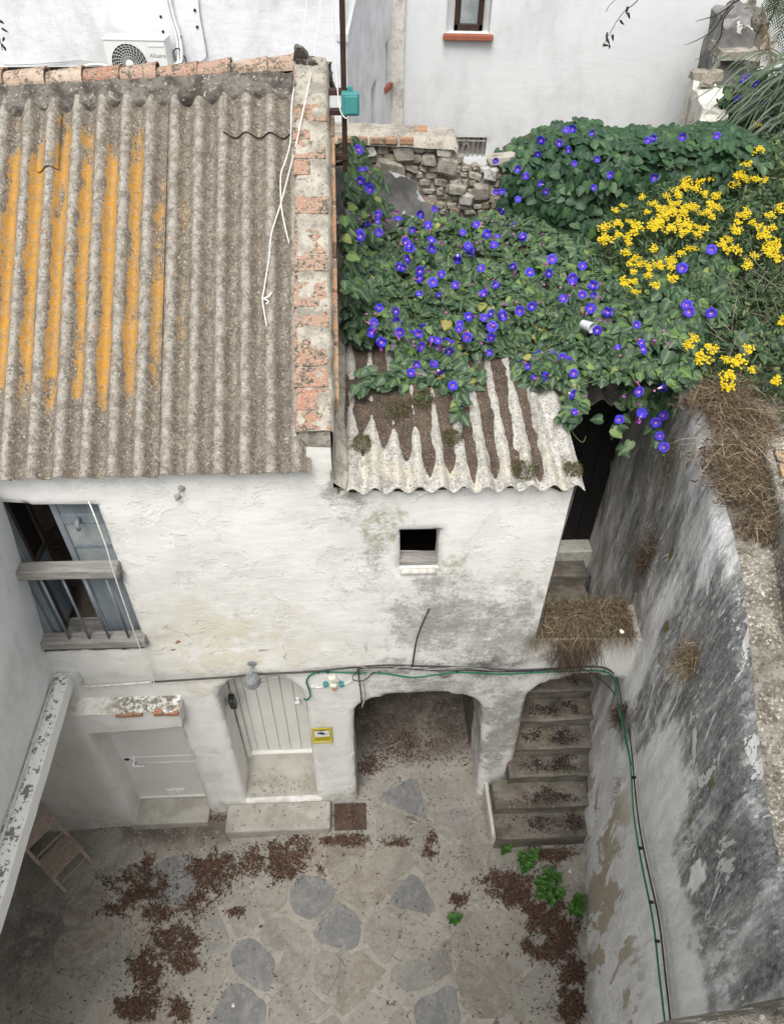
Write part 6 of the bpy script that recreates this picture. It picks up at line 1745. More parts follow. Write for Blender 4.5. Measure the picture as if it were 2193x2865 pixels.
# climbing the gable flank
for _ in range(420):
    v = NP.uniform(300, 720); u = 746 + NP.uniform(0, 1)**2*interp(v, [(300, 26), (360, 60), (440, 100), (520, 60), (720, 40)]) + NP.normal(0, 4)
    dep = NP.uniform(-0.05, 0.12)
    p0 = on_z(u, v, hv(*on_z(u, v, 5.6)[:2]))
    s, d, z = toloc(p0)
    p = np.array(p0) + (CPOS - p0)*NP.uniform(0.0, 0.035)
    mats.append(frame(p, rnd_normal((0.5, -0.6, 0.7), 0.3), NP.normal(math.pi, 0.8), NP.uniform(0.07, 0.11)))
leaves(vine, mats, M['vine_leaf'], VL)
# dark leaf mould and stems under the leaves
def under(a, b_):
    return None
me_v, me_f = [], []
gx, gy = np.meshgrid(np.linspace(min(xs_), max(xs_), 90), np.linspace(min(ys_), max(ys_), 90))
ins = pip(gx, gy, CP) & (edge_dist(gx, gy, CP) > 0.05)
vid_ = -np.ones(gx.shape, int)
for j in range(90):
    for i in range(90):
        vid_[j, i] = len(me_v); me_v.append((gx[j, i], gy[j, i], hv(gx[j, i], gy[j, i]) - 0.03))
for j in range(89):
    for i in range(89):
        if ins[j, i] and ins[j + 1, i] and ins[j, i + 1] and ins[j + 1, i + 1]:
            me_f.append((vid_[j, i], vid_[j, i + 1], vid_[j + 1, i + 1], vid_[j + 1, i]))
o = mesh('leaf_mould', me_v, me_f, M['soil'], vine, smooth=True); o['kind'] = 'stuff'
# positions of the open flowers, surveyed
FL4 = [(75, 5), (350, 30), (262, 50), (485, 30), (495, 65), (583, 37), (693, 12), (448, 80), (538, 107), (225, 115), (255, 100), (240, 133), (305, 130), (303, 165), (353, 182), (387, 133), (438, 188), (660, 100), (803, 103), (795, 133), (593, 170), (718, 157), (920, 120), (882, 165), (880, 190), (960, 190), (965, 215), (545, 227), (375, 228), (300, 237), (848, 238), (916, 242), (955, 260), (730, 263), (685, 268), (150, 257), (213, 290), (618, 302), (570, 312), (545, 320), (578, 340), (130, 316), (318, 337), (487, 318), (455, 340), (450, 370), (122, 360), (215, 340), (228, 382), (275, 377), (297, 377), (350, 392), (375, 380), (418, 385), (481, 402), (310, 418), (367, 418), (414, 445), (158, 408), (570, 432), (1016, 290), (973, 373), (1120, 355), (1180, 410), (1057, 418), (1140, 420), (1150, 437), (870, 460), (845, 462), (750, 455), (715, 500), (690, 470), (885, 528), (775, 545), (740, 525), (290, 500), (318, 510), (355, 500), (270, 525), (380, 527), (430, 563), (880, 615), (888, 675), (575, 385), (810, 455), (1130, 605), (1222, 585), (1143, 683)]
FL2 = [(45, 705), (10, 690), (20, 650), (50, 745), (85, 915), (35, 880), (10, 900), (12, 930), (205, 970), (190, 955), (292, 950), (415, 905), (438, 943), (510, 915), (553, 908), (540, 950), (652, 930), (447, 985), (395, 1000), (567, 820), (618, 850), (470, 863), (278, 880), (160, 850), (305, 818), (83, 820), (250, 835), (217, 885), (80, 873), (5, 572)]
pos = [(727.7 + x*.5668, 498 + y*.5668) for x, y in FL4] + [(766 + x*.544, y*.544) for x, y in FL2]
for i, (u, v) in enumerate(pos):
    p = np.array(on_z(u, v, hv(*on_z(u, v, 5.5)[:2]) + 0.12))
    if u < 850 and v < 520: p = p + (CPOS - p)*0.035
    p = p + ZV*NP.uniform(-0.075, 0.015)
    view = (CPOS - p)/np.linalg.norm(CPOS - p)
    nrm = rnd_normal(view*0.75 + np.array([0, -0.1, 0.35]), 0.42)
    inst('flower', FMS[NP.randint(3)], frame(p, nrm, NP.uniform(0, 6), NP.uniform(0.06, 0.094)), vine)
for i in range(34):
    u, v = pos[NP.randint(len(pos))]
    u += NP.normal(0, 26); v += NP.normal(4, 16)
    p = np.array(on_z(u, v, hv(*on_z(u, v, 5.5)[:2]) + 0.11))
    inst('wilted_flower', WM, frame(p, rnd_normal((0, -0.7, 0.6), 0.6), NP.uniform(0, 6), NP.uniform(0.05, 0.07)), vine)
for i in range(46):
    p = None
    x, y = next(gen); pts = []
    an = NP.uniform(0, 6.28)
    for k in range(5):
        pts.append(np.array([x, y, hv(x, y) + 0.09 + 0.03*NP.rand()])); an += NP.normal(0, 0.5)
        x += 0.13*math.cos(an); y += 0.13*math.sin(an)
    MB().tube(pts, 0.0035, 4, 3).build('runner', M['stem_green'], vine)
for i in range(85):
    u, v = pos[NP.randint(len(pos))]
    u += NP.normal(0, 22); v += NP.normal(4, 14)
    p = np.array(on_z(u, v, hv(*on_z(u, v, 5.5)[:2]) + 0.11))
    inst('bud', BM_, frame(p, rnd_normal((0, -0.6, 0.8), 0.6), 0, NP.uniform(0.045, 0.065)), vine)
# ---- vine hanging over the rubble wall
vb = thing('hanging_vine', 'dense dark morning glory vine tumbling over the rubble wall', 'vine', (2.2, 7.6, 5.5))
mats = []
TOPB = [(1.02, 6.10), (1.25, 6.24), (1.5, 6.36), (1.85, 6.42), (2.2, 6.34), (2.7, 6.36), (3.3, 6.40), (3.7, 6.32)]
def vbp(x, t):
    """t 0 foot .. 1 brow .. 1.3 over the top"""
    zt = interp(x, TOPB) - 0.03
    zb = interp(x, [(1.0, 5.72), (1.6, 5.5), (2.3, 5.35), (3.7, 5.4)])
    if t <= 1:
        z = lerp(zb, zt, t); y = 7.58 - 0.10*math.sin(t*math.pi)
        y += 0.08*t*t
    else:
        z = zt + 0.04*math.sin((t - 1)*5); y = 7.66 + (t - 1)*1.6
    b_ = 0.12*fbm(x, z, 0, 2.0, 3)
    return np.array([x, y - b_, z + 0.5*b_])
while len(mats) < 2700:
    x, t = NP.uniform(1.05, 3.72), NP.uniform(-0.05, 1.3)
    e0 = sstep(1.0, 1.35, x)
    if NP.rand() > 0.35 + 0.65*e0: continue
    p = vbp(x, t) + np.array([0, NP.uniform(-0.05, 0.10), 0])
    base = (0.0, -1.0, 0.35) if t < 0.85 else (0, -0.5, 1.0)
    mats.append(frame(p, rnd_normal(base, 0.26), NP.normal(math.pi, 0.6), NP.uniform(0.07, 0.125)))
leaves(vb, mats, M['dark_leaf'], DL)
o = grid('stem_mass', 40, 24, lambda a, b_: vbp(lerp(1.1, 3.7, a), b_*1.3) + np.array([0, 0.12, -0.05]), M['soil'], vb); o['kind'] = 'stuff'
FB = [(822, 512), (848, 507), (722, 553), (795, 565), (710, 608), (852, 645), (942, 628), (632, 667), (662, 693), (723, 725), (742, 755), (928, 740), (995, 690), (1168, 700), (1143, 553), (1280, 540), (543, 633), (830, 590), (925, 525), (1165, 545), (545, 757), (570, 755), (632, 785), (1415, 535)]
for x, y in FB:
    u, v = 766 + x*.544, y*.544
    p = np.array(on_y(u, v, 7.40 if v > 310 else 7.55))
    view = (CPOS - p)/np.linalg.norm(CPOS - p)
    inst('flower', FMS[NP.randint(3)], frame(p, rnd_normal(view + np.array([0, -0.2, 0.1]), 0.36), NP.uniform(0, 6), NP.uniform(0.066, 0.09)), vb)
# tendrils above the brow
for i in range(9):
    x = NP.uniform(1.3, 3.2); p = vbp(x, 1.05)
    MB().tube([p, p + np.array([NP.normal(0, .03), -0.02, 0.08]), p + np.array([NP.normal(0, .08), -0.04, 0.15])], [0.004, 0.003, 0.0015], 4, 3).build('tendril', M['stem_green'], vb)
# ---- sprays hanging over the passage and the boundary wall
hs2 = thing('trailing_vine', 'morning glory sprays trailing over the passage mouth and boundary wall', 'vine', (2.3, 5.0, 5.3))
mats = []
for u0, v0, ru, rv, k, X in ((1355, 848, 24, 9, 26, 0), (1400, 856, 40, 15, 70, 0), (1318, 908, 10, 14, 8, 0), (1342, 962, 10, 6, 4, 0), (1460, 822, 45, 20, 90, 0), (1225, 872, 12, 18, 12, 0), (1412, 925, 8, 22, 9, 0), (1430, 785, 80, 34, 170, 0)):
    for _ in range(k):
        u, v = u0 + NP.normal(0, ru*0.55), v0 + NP.normal(0, rv*0.55)
        p = np.array(on_plane(u, v, (2.2, 5.0, 5.2), np.array([0.15, -0.75, 0.65]))) + NP.normal(0, 0.03, 3)
        mats.append(frame(p, rnd_normal((-0.1, -0.8, 0.7), 0.3), NP.normal(math.pi, 0.7), NP.uniform(0.07, 0.11)))
leaves(hs2, mats, M['vine_leaf'], VL)
for x, y in [(1057, 708), (1143, 683), (1223, 693), (1195, 720), (1210, 770), (1225, 812), (1325, 465), (1328, 613), (1222, 585)]:
    u, v = 727.7 + x*.5668, 498 + y*.5668
    p = np.array(on_plane(u, v, (2.2, 4.92, 5.2), np.array([0.15, -0.75, 0.65])))
    view = (CPOS - p)/np.linalg.norm(CPOS - p)
    inst('flower', FM, frame(p, rnd_normal(view, 0.2), NP.uniform(0, 6), NP.uniform(0.078, 0.095)), hs2)
q = [on_plane(u, v, (2.2, 5.0, 5.2), np.array([0.15, -0.75, 0.65])) for u, v in [(1215, 880), (1222, 915), (1232, 935), (1248, 948), (1255, 935)]]
MB().tube(q, 0.004, 5, 4).build('tendril', M['stem_green'], hs2)
# ---- ragwort shrub with yellow heads on the terrace
def hsr(x, y):
    return zg(x, y) + 0.30 + 0.22*sstep(4.6, 6.0, y) + 0.16*fbm(x, y, 0, 1.1, 3) + 0.12*sstep(2.6, 3.6, x)
sh = thing('yellow_shrub', 'bushy shrub covered in bright yellow flower heads on the garden terrace', 'shrub', (3.2, 6, 5.3))
SHP = [(1290, 470), (1340, 440), (1420, 400), (1470, 330), (1500, 285), (1560, 290), (1640, 300), (1800, 300), (1800, 880), (1690, 850), (1600, 800), (1560, 830), (1500, 790), (1480, 700), (1420, 640), (1350, 600), (1310, 520)]
SP = [tuple(on_field(u, v, hsr, 5.8)[:2]) for u, v in SHP]
sx_, sy_ = [p[0] for p in SP], [p[1] for p in SP]
mats = []
gen = sampler(SP)
while len(mats) < 26000:
    x, y = next(gen)
    h = hsr(x, y)
    z = h - NP.rand()**1.6*0.45 + NP.normal(0, 0.05) + 0.10*fbm(x, y, 4, 4.0, 3)
    mats.append(frame((x, y, z), rnd_normal((0, -0.5, 0.8), 0.6), NP.uniform(0, 6.28), (NP.uniform(0.016, 0.03), NP.uniform(0.045, 0.08), 0.04)))
SLV = [(-0.5, 0.3, 0), (0, 0, 0.05), (0.5, 0.3, 0), (0.35, 0.7, 0.0), (0, 1.0, -0.1), (-0.35, 0.7, 0.0), (0, 0.5, 0.1)]
SLF = [(0, 1, 6), (1, 2, 6), (2, 3, 6), (3, 4, 6), (4, 5, 6), (5, 0, 6)]
o = cloud('foliage', SLV, SLF, np.array(mats), M['shrub_leaf'], sh, NP.rand(len(mats)), smooth=True); o['kind'] = 'stuff'
o = mesh('twig_mass', *(lambda n: ([(lerp(min(sx_), max(sx_), i/n), lerp(min(sy_), max(sy_), j/n), hsr(lerp(min(sx_), max(sx_), i/n), lerp(min(sy_), max(sy_), j/n)) - 0.36) for j in range(n + 1) for i in range(n + 1)],
      [(j*(n + 1) + i, j*(n + 1) + i + 1, (j + 1)*(n + 1) + i + 1, (j + 1)*(n + 1) + i) for j in range(n) for i in range(n) if bool(pip(np.array([lerp(min(sx_), max(sx_), (i + .5)/n)]), np.array([lerp(min(sy_), max(sy_), (j + .5)/n)]), SP)[0])]))(40), M['soil'], sh, smooth=True); o['kind'] = 'stuff'
# flower heads: little domes of florets
def head_mesh(seed):
    r = np.random.RandomState(seed); mm = MB()
    lobes = [(r.uniform(-.6, .6), r.uniform(-.5, .5), r.uniform(0.3, 0.55)) for _ in range(6)]
    for i in range(54):
        lx_, ly_, lr_ = lobes[i % 6]
        a, q = r.uniform(0, 6.28), math.sqrt(r.rand())
        c = np.array([lx_ + lr_*q*math.cos(a), ly_ + lr_*q*math.sin(a), 0.3*lr_*(1 - q*q) + r.normal(0, 0.10)])
        rr = r.uniform(0.09, 0.16)
        n_ = 6
        vs = [c + np.array([rr*math.cos(2*math.pi*k/n_), rr*math.sin(2*math.pi*k/n_), r.normal(0, 0.03)]) for k in range(n_)] + [c + np.array([0, 0, 0.05])]
        mm.add(vs, [(k, (k + 1) % n_, n_) for k in range(n_)])
    me = bpy.data.meshes.new('flower_head'); me.from_pydata([tuple(v) for v in mm.v], [], mm.f); me.materials.append(M['yellow']); me.update()
    return me
HM = [head_mesh(k) for k in range(5)]
YL = [(860, 200), (970, 130), (1050, 150), (1000, 215), (1060, 245), (920, 270), (860, 320), (960, 340), (820, 380), (740, 400), (900, 400), (985, 440), (1080, 470), (1060, 540), (1100, 570), (990, 610), (1060, 640), (440, 470), (290, 545), (230, 685), (130, 740), (240, 790), (100, 825), (350, 690), (395, 730), (545, 530), (490, 600), (600, 560), (700, 530), (720, 580), (800, 620), (760, 670), (650, 650), (600, 700), (560, 740), (670, 455), (330, 870), (310, 960), (550, 910), (380, 1010), (440, 1040), (520, 1080), (380, 1120), (510, 1150), (610, 1070), (690, 1060), (570, 1230), (720, 1180), (400, 1290), (770, 950), (700, 1020), (850, 730), (920, 720), (990, 740), (920, 790), (870, 910), (1190, 160), (1300, 205), (1290, 290), (1250, 340), (1340, 300), (1430, 310), (1490, 320), (1350, 600), (1540, 630), (1630, 560), (1270, 690), (1260, 760), (1190, 830), (1160, 880), (1280, 920), (1410, 690), (1490, 750), (1500, 810), (1570, 900), (1430, 970), (1630, 1000), (1560, 980), (1350, 20), (1460, 45), (980, 40), (900, 560), (830, 190), (890, 230), (940, 160), (1020, 300), (680, 600), (740, 520), (630, 610), (820, 590), (560, 690), (1310, 260), (1530, 940), (1600, 880), (1480, 790)]
yp = [(1264 + x*.2476, 306.4 + y*.2476) for x, y in YL] + [(1475, 735), (1500, 760), (1522, 745), (1553, 770), (1560, 800), (1555, 830), (1605, 748), (1610, 795), (1485, 722), (1578, 775), (1620, 267), (1678, 690), (1665, 815)]
yp += [(u + NP.normal(0, 13), v + NP.normal(0, 10)) for u, v in yp[:100:3]]
for i, (u, v) in enumerate(yp):
    p = np.array(on_field(u, v, lambda x, y: hsr(x, y) + 0.10, 5.9))
    view = (CPOS - p)/np.linalg.norm(CPOS - p)
    hd = inst('flower_head', HM[i % 5], frame(p, rnd_normal(view*0.35 + np.array([0, -0.1, 0.8]), 0.18), NP.uniform(0, 6), NP.uniform(0.048, 0.08)), sh)
    if True:
        q = p + np.array([NP.normal(0, 0.04), 0.06, -0.22])
        MB().tube([q, (q + p)/2 + NP.normal(0, .01, 3), p], [0.004, 0.003, 0.002], 4).build('stem', M['stem_green'], sh)
# grey bare twigs in the right of the shrub
for i in range(70):
    u, v = NP.uniform(1560, 1700), NP.uniform(560, 760)
    p = np.array(on_field(u, v, hsr, 5.9)) - ZV*0.1
    d = np.array([NP.normal(-0.1, 0.15), NP.normal(-0.05, 0.1), NP.uniform(0.12, 0.3)])
    MB().tube([p, p + d*0.5 + NP.normal(0, .02, 3), p + d], [0.004, 0.003, 0.0015], 4).build('dry_twig', M['grey_twig'], sh)
# large vine leaves over the right end of the shrub
v4 = thing('terrace_vine', 'large pale vine leaves climbing through the yellow shrub', 'vine', (3.2, 5.6, 5.4))
mats = []
for u0, v0, ru, rv, k in ((1540, 570, 45, 35, 55), (1630, 720, 40, 30, 18), (1440, 700, 60, 40, 80), (1530, 650, 50, 35, 36), (1400, 570, 50, 35, 50), (1660, 330, 40, 40, 10)):
    for _ in range(k):
        u, v = u0 + NP.normal(0, ru*0.6), v0 + NP.normal(0, rv*0.6)
        p = np.array(on_field(u, v, lambda x, y: hsr(x, y) + 0.03, 5.9))
        mats.append(frame(p, rnd_normal((0, -0.6, 0.9), 0.3), NP.normal(math.pi, 0.7), NP.uniform(0.08, 0.13)))
leaves(v4, mats, M['vine_leaf'], VL)
for x, y in [(1312, 275), (1320, 300), (1404, 305), (1295, 135), (1405, 65)]:
    u, v = 727.7 + x*.5668, 498 + y*.5668
    p = np.array(on_field(u, v, lambda x, y: hsr(x, y) + 0.12, 5.9))
    view = (CPOS - p)/np.linalg.norm(CPOS - p)
    inst('flower', FM, frame(p, rnd_normal(view, 0.2), NP.uniform(0, 6), 0.09), v4)
# ---- vine and reeds at the garden wall
v5 = thing('wall_vine', 'dark flowering vine at the foot of the crumbling pier', 'vine', (4.6, 9.4, 5.5))
mats = []
def v5p(u, v): return np.array(on_plane(u, v, (4.4, 9.3, 6.0), np.array([0.0, -0.8, 0.6])))
while len(mats) < 900:
    u, v = NP.uniform(1545, 1720), NP.uniform(165, 310)
    if v < 330 - (u - 1500)*1.1 - 60: continue
    mats.append(frame(v5p(u, v) + NP.normal(0, 0.06, 3), rnd_normal((0, -0.8, 0.6), 0.3), NP.normal(math.pi, 0.6), NP.uniform(0.07, 0.12)))
leaves(v5, mats, M['dark_leaf'], DL, 120)
o = mesh('stem_mass', [v5p(u, v) + np.array([0, 0.15, -0.1]) for u, v in [(1550, 300), (1720, 330), (1720, 170), (1580, 200)]], [(0, 1, 2, 3)], M['soil'], v5); o['kind'] = 'stuff'
for x, y in [(1515, 300), (1500, 310), (1550, 330), (1480, 390), (1570, 400), (1550, 370), (1600, 455), (1535, 410), (1550, 480)]:
    p = v5p(766 + x*.544, y*.544 + 6) + np.array([0, -0.1, 0.05])
    view = (CPOS - p)/np.linalg.norm(CPOS - p)
    inst('flower', FM, frame(p, rnd_normal(view, 0.25), NP.uniform(0, 6), 0.085), v5)
rd = thing('reed_clump', 'clump of arching giant reed leaves beside the crumbling pier', 'reeds', (4.9, 8.9, 5.5))
rc = np.array(on_y(1715, 200, 9.0))
for i in range(240):
    root = rc + np.array([NP.normal(0, .22), NP.normal(0, .25), NP.uniform(-0.75, 0.35)])
    ln = NP.uniform(0.45, 1.0)
    a = NP.normal(math.pi, 0.8); out = np.array([math.cos(a), -abs(math.sin(a))*0.7, 0])
    pts = [root]
    for t in (0.25, 0.5, 0.75, 1.0):
        pts.append(root + ZV*(ln*(0.55*t - 0.85*t*t)) + out*ln*t*0.85)
    side = np.cross(out, ZV)*0.8 + ZV*0.5
    o = MB().ribbon(pts, NP.uniform(0.022, 0.042), side/np.linalg.norm(side)).build('leaf', M['reed_leaf'], rd, smooth=True)
for i in range(14):
    root = rc + np.array([NP.normal(0, .22), NP.normal(0, .2), -1.0])
    MB().tube([root, root + ZV*0.6, root + np.array([NP.normal(0, .1), 0, 1.5])], [0.012, 0.010, 0.005], 5).build('cane', M['reed_leaf'], rd)
# feathery plume
pm = MB()
c0 = np.array(on_y(1655, 130, 9.0)); c1 = np.array(on_y(1632, 5, 9.0))
for i in range(700):
    t = NP.rand()
    p = lerp(c0, c1, t)
    w = 0.17*math.sin(min(1, t*1.3 + .15)*math.pi)**0.7
    d = np.array([NP.normal(0, 1), NP.normal(0, 0.6), -NP.uniform(0.1, 0.9)]); d /= np.linalg.norm(d)
    pm.ribbon([p, p + d*w*0.6, p + d*w + ZV*-0.03], 0.004, np.cross(d, ZV)/(np.linalg.norm(np.cross(d, ZV)) + 1e-6))
o = pm.build('plume', M['plume'], rd); o['kind'] = 'stuff'
# palm fronds at the corner
pa = thing('palm_tree', 'palm fronds showing at the far right above the crumbling pier', 'palm', (6.5, 15, 5.0))
MB().tube([(8.0, 15.4, 4.5), (7.7, 15.3, 6.0), (6.9, 15.1, 8.0)], [0.2, 0.18, 0.16], 10).build('trunk', M['brown_wood'], pa)
for k, (b0, b1, sag) in enumerate([((6.9, 15.1, 8.0), (5.3, 14.6, 6.55), 0.25), ((6.9, 15.1, 8.0), (5.9, 13.9, 6.3), 0.3), ((6.9, 15.1, 8.0), (6.6, 13.7, 6.0), 0.3), ((6.9, 15.1, 8.0), (6.0, 14.6, 7.0), 0.3), ((6.9, 15.1, 8.0), (6.9, 13.8, 6.6), 0.3)] + [((6.9, 15.1, 8.0), tuple(on_y(u, v, 13.6 + 0.2*k)), 0.25) for k, (u, v) in enumerate([(1650, 45), (1662, 90), (1675, 30), (1640, 25), (1678, 120), (1690, 70)])]):
    b0, b1 = np.array(b0), np.array(b1)
    mid = (b0 + b1)/2 + ZV*sag
    rach = catmull([b0, mid, b1], 22)
    fr2 = MB().tube(rach, [0.018, 0.012, 0.005], 5).build('frond', M['palm_leaf'], pa)
    for i in range(3, len(rach) - 1):
        t = rach[i] - rach[i - 1]; t /= np.linalg.norm(t)
        sd2 = np.cross(t, ZV); sd2 /= np.linalg.norm(sd2)
        for sg3 in (-1, 1):
            d = sd2*sg3*0.75 + t*0.45 - ZV*0.35
            ll = 0.55*math.sin(math.pi*(0.12 + 0.85*i/len(rach)))
            MB().ribbon([rach[i], rach[i] + d*ll*0.5, rach[i] + d*ll - ZV*0.05], 0.03, t).build('leaflet', M['palm_leaf'], fr2)
# bare branches in front of the far house
br = thing('bare_branch', 'dark bare forked branch reaching in front of the far house', 'branch', on_y(1600, -20, 9.0))
Yb = 9.0
MB().tube([on_y(u, v, Yb) for u, v in [(1640, -30), (1581, 0), (1560, 15), (1535, 32), (1490, 46)]], [0.014, 0.011, 0.009, 0.007, 0.003], 6, 3).build('limb', M['dark_twig'], br, smooth=True)
MB().tube([on_y(u, v, Yb) for u, v in [(1567, 10), (1545, 38), (1530, 62), (1505, 80), (1480, 92), (1465, 97)]], [0.009, 0.008, 0.007, 0.005, 0.004, 0.002], 6, 3).build('limb', M['dark_twig'], br, smooth=True)
MB().tube([on_y(u, v, Yb) for u, v in [(1572, 12), (1550, 40), (1545, 75), (1530, 100), (1510, 118), (1488, 130)]], [0.009, 0.008, 0.007, 0.005, 0.004, 0.002], 6, 3).build('limb', M['dark_twig'], br, smooth=True)
b2 = thing('hanging_twig', 'thin twig with withered leaves hanging in front of the far house', 'branch', on_y(1360, -20, 9.0))
MB().tube([on_y(u, v, Yb) for u, v in [(1385, -25), (1362, 5), (1340, 22), (1325, 40), (1312, 62), (1300, 82), (1290, 103)]], [0.006, 0.005, 0.004, 0.0035, 0.003, 0.002], 5, 3).build('limb', M['dark_twig'], b2)
MB().tube([on_y(u, v, Yb) for u, v in [(1318, 0), (1305, 12), (1298, 26)]], 0.003, 5, 3).build('limb', M['dark_twig'], b2)
for u, v in [(1345, 28), (1327, 45), (1312, 75), (1300, 82), (1306, 95), (1292, 96), (1345, 15), (1302, 70)]:
    p = np.array(on_y(u, v, Yb - 0.01))
    inst('withered_leaf', leaf_mesh('withered_leaf', M['dark_litter'], 4.0) if (u, v) == (1345, 28) else bpy.data.meshes['withered_leaf'], frame(p, rnd_normal((0, -1, 0), 0.5), NP.normal(math.pi, 0.5), (0.03, 0.07, 0.05)), b2)
# leaf sprig at the far left edge of the rear wall
b3 = thing('leaf_sprig', 'small dark leaf sprig hanging against the rear wall', 'branch', on_y(-10, 60, 9.0))
MB().tube([on_y(-20, 40, 9.0), on_y(-6, 60, 9.0), on_y(6, 108, 9.0)], 0.004, 5, 3).build('limb', M['dark_twig'], b3)
for u, v in [(4, 62), (8, 80), (3, 95), (9, 102), (2, 45)]:
    inst('withered_leaf', bpy.data.meshes['withered_leaf'], frame(np.array(on_y(u, v, 8.98)), rnd_normal((0, -1, 0), 0.4), NP.normal(math.pi, 0.5), (0.03, 0.07, 0.05)), b3)

# ================================================================== dry grass and tufts
def strands(n, fn):
    mm = MB(); tint = []
    for _ in range(n):
        pts, w, side = fn()
        k = len(mm.v); mm.ribbon(pts, w, side); tint += [NP.rand()]*(len(mm.v) - k)
    return mm, tint
def straw(name, mm_t, mat, label=None, cat=None, parent=None, group=None):
    mm, tint = mm_t
    o = mm.build(name, M[mat], parent)
    at = o.data.attributes.new('tint', 'FLOAT', 'POINT'); at.data.foreach_set('value', tint)
    if label: tag(o, label, cat, group)
    return o
def rdir(z=0.0):
    d = NP.normal(0, 1, 3); d[2] = d[2]*0.4 + z
    return d/np.linalg.norm(d)
def bridge_straw():
    s, d = NP.uniform(1.52, 2.50), NP.uniform(-0.02, 0.42)
    p = np.array(W(s, d, 3.2 + NP.rand()*0.20*math.sin(math.pi*min(1, max(0.12, (d + 0.1)/0.56)))))
    dd = rdir(0.12); ln = NP.uniform(0.05, 0.20)
    if d < 0.1 and NP.rand() < 0.6: dd = np.array([NP.normal(-.2, .6), -1, NP.uniform(-1.2, .1)]); dd /= np.linalg.norm(dd); ln *= 1.2
    q = rdir()
    return [p, p + dd*ln*0.5 + q*0.015, p + dd*ln - ZV*0.02], NP.uniform(0.003, 0.006), np.cross(dd, rdir()) * 1.0
straw('dry_grass', strands(6500, bridge_straw), 'dry_grass', 'heap of dry brown grass on top of the stair arch', 'dry grass')
o = grid('grass_mound', 30, 10, lambda a, b_: W(lerp(1.58, 2.5, a), lerp(0.0, 0.40, b_), 3.19 + 0.10*math.sin(math.pi*b_)*(1 + 0.4*fbm(a*4, b_*2, 0, 2))), M['roof_soil'])
tag(o, 'dark humus under the dry grass on the stair arch', 'humus', kind='stuff')
def hang_straw():
    s = NP.normal(1.96, 0.095)
    p = np.array(W(s, -0.02 + NP.normal(0, .02), 3.22))
    ln = 0.12 + 0.62*NP.rand()**1.6
    e = p + np.array([NP.normal(0, 0.10), NP.uniform(-.10, 0.0), -ln])
    return [p, lerp(p, e, 0.3) + NP.normal(0, 0.03, 3) - FN*0.03, lerp(p, e, 0.65) + NP.normal(0, 0.04, 3) - FN*0.04, e], NP.uniform(0.003, 0.006), rdir()
straw('dry_grass', strands(700, hang_straw), 'brown_twig', 'beard of dry roots hanging from the stair arch', 'dry roots')
WX = np.array([1.0, 0, 0])
def tuft(name, label, u, v, X, n, ln, spread, mat='brown_twig', dirb=(-0.8, -0.2, 0.1), cat='dry tuft', wide=0.12):
    c = np.array(on_x(u, v, X))
    def f():
        p = c + np.array([0.02, NP.normal(0, wide*0.35), NP.normal(0, wide)])
        dd = np.asarray(dirb) + NP.normal(0, spread, 3); dd /= np.linalg.norm(dd)
        l_ = ln*NP.uniform(0.3, 1.0)
        return [p, p + dd*l_*0.35 + NP.normal(0, .02, 3), p + dd*l_*0.7 + NP.normal(0, .03, 3), p + dd*l_ + NP.normal(0, .035, 3) - ZV*0.03], NP.uniform(0.003, 0.007), rdir()
    straw(name, strands(n, f), mat, label, cat)
tuft('dry_tuft', 'dark dead tuft with long stalks on the upper stained wall', 1385, 1190, 2.31, 380, 0.2, 0.6, wide=0.12)
tuft('dry_stalks', 'long pale stalks sticking out of the dark dead tuft', 1385, 1185, 2.29, 26, 0.55, 0.25, 'grey_twig', (-0.2, -0.5, 0.8))
tuft('dry_tuft', 'round dry brown bush growing from the middle of the stained wall', 1485, 1415, 2.28, 650, 0.24, 0.75, 'dry_grass', wide=0.085)
tuft('dry_tuft', 'dark dead tuft tangled in the cables below the stair arch', 1328, 1530, 2.27, 420, 0.15, 0.7, wide=0.08)
tuft('wall_weed', 'small green weed on the wall below the cables', 1330, 1690, 2.27, 60, 0.10, 0.6, 'moss', wide=0.10, cat='weed')
tuft('wall_weed', 'thin dark weed low on the wall beside the stair foot', 1290, 1740, 2.31, 40, 0.08, 0.6, 'moss', wide=0.10, cat='weed')
tuft('dead_roots', 'dark dead roots hanging under the vines on the wall top', 1450, 960, 2.36, 260, 0.3, 0.35, 'brown_twig', (-0.25, -0.2, -0.9), 'dry roots', 0.12)
for i, (pts, lb) in enumerate([([(1290, 985), (1283, 1050), (1268, 1130), (1262, 1220), (1270, 1290)], 'pale dead stem hanging down the passage wall from the vines'), ([(1300, 1260), (1310, 1310), (1312, 1360), (1322, 1395)], 'thin pale stem low on the passage wall by the dry grass')]):
    X_ = 2.33
    o = MB().tube([on_x(u + 20, v, X_) for u, v in pts], 0.006, 5, 4).build('dead_creeper', M['grey_twig']); tag(o, lb, 'stem')
o = MB().tube([on_x(u, v, 2.33) for u, v in [(1322, 1440), (1318, 1480), (1308, 1520)]], 0.010, 6, 3).build('dead_creeper', M['grey_twig']); tag(o, 'thick pale stem behind the cables at the arch corner', 'stem')
# grey drainpipe in the passage
o = MB().tube([on_x(1268, 1235, 2.36), on_x(1258, 1300, 2.36), on_x(1254, 1600, 2.32), on_x(1262, 1700, 2.31)], 0.022, 8).build('drainpipe', M['grey_cable']); tag(o, 'dark drainpipe standing in the corner of the stair passage', 'drainpipe')
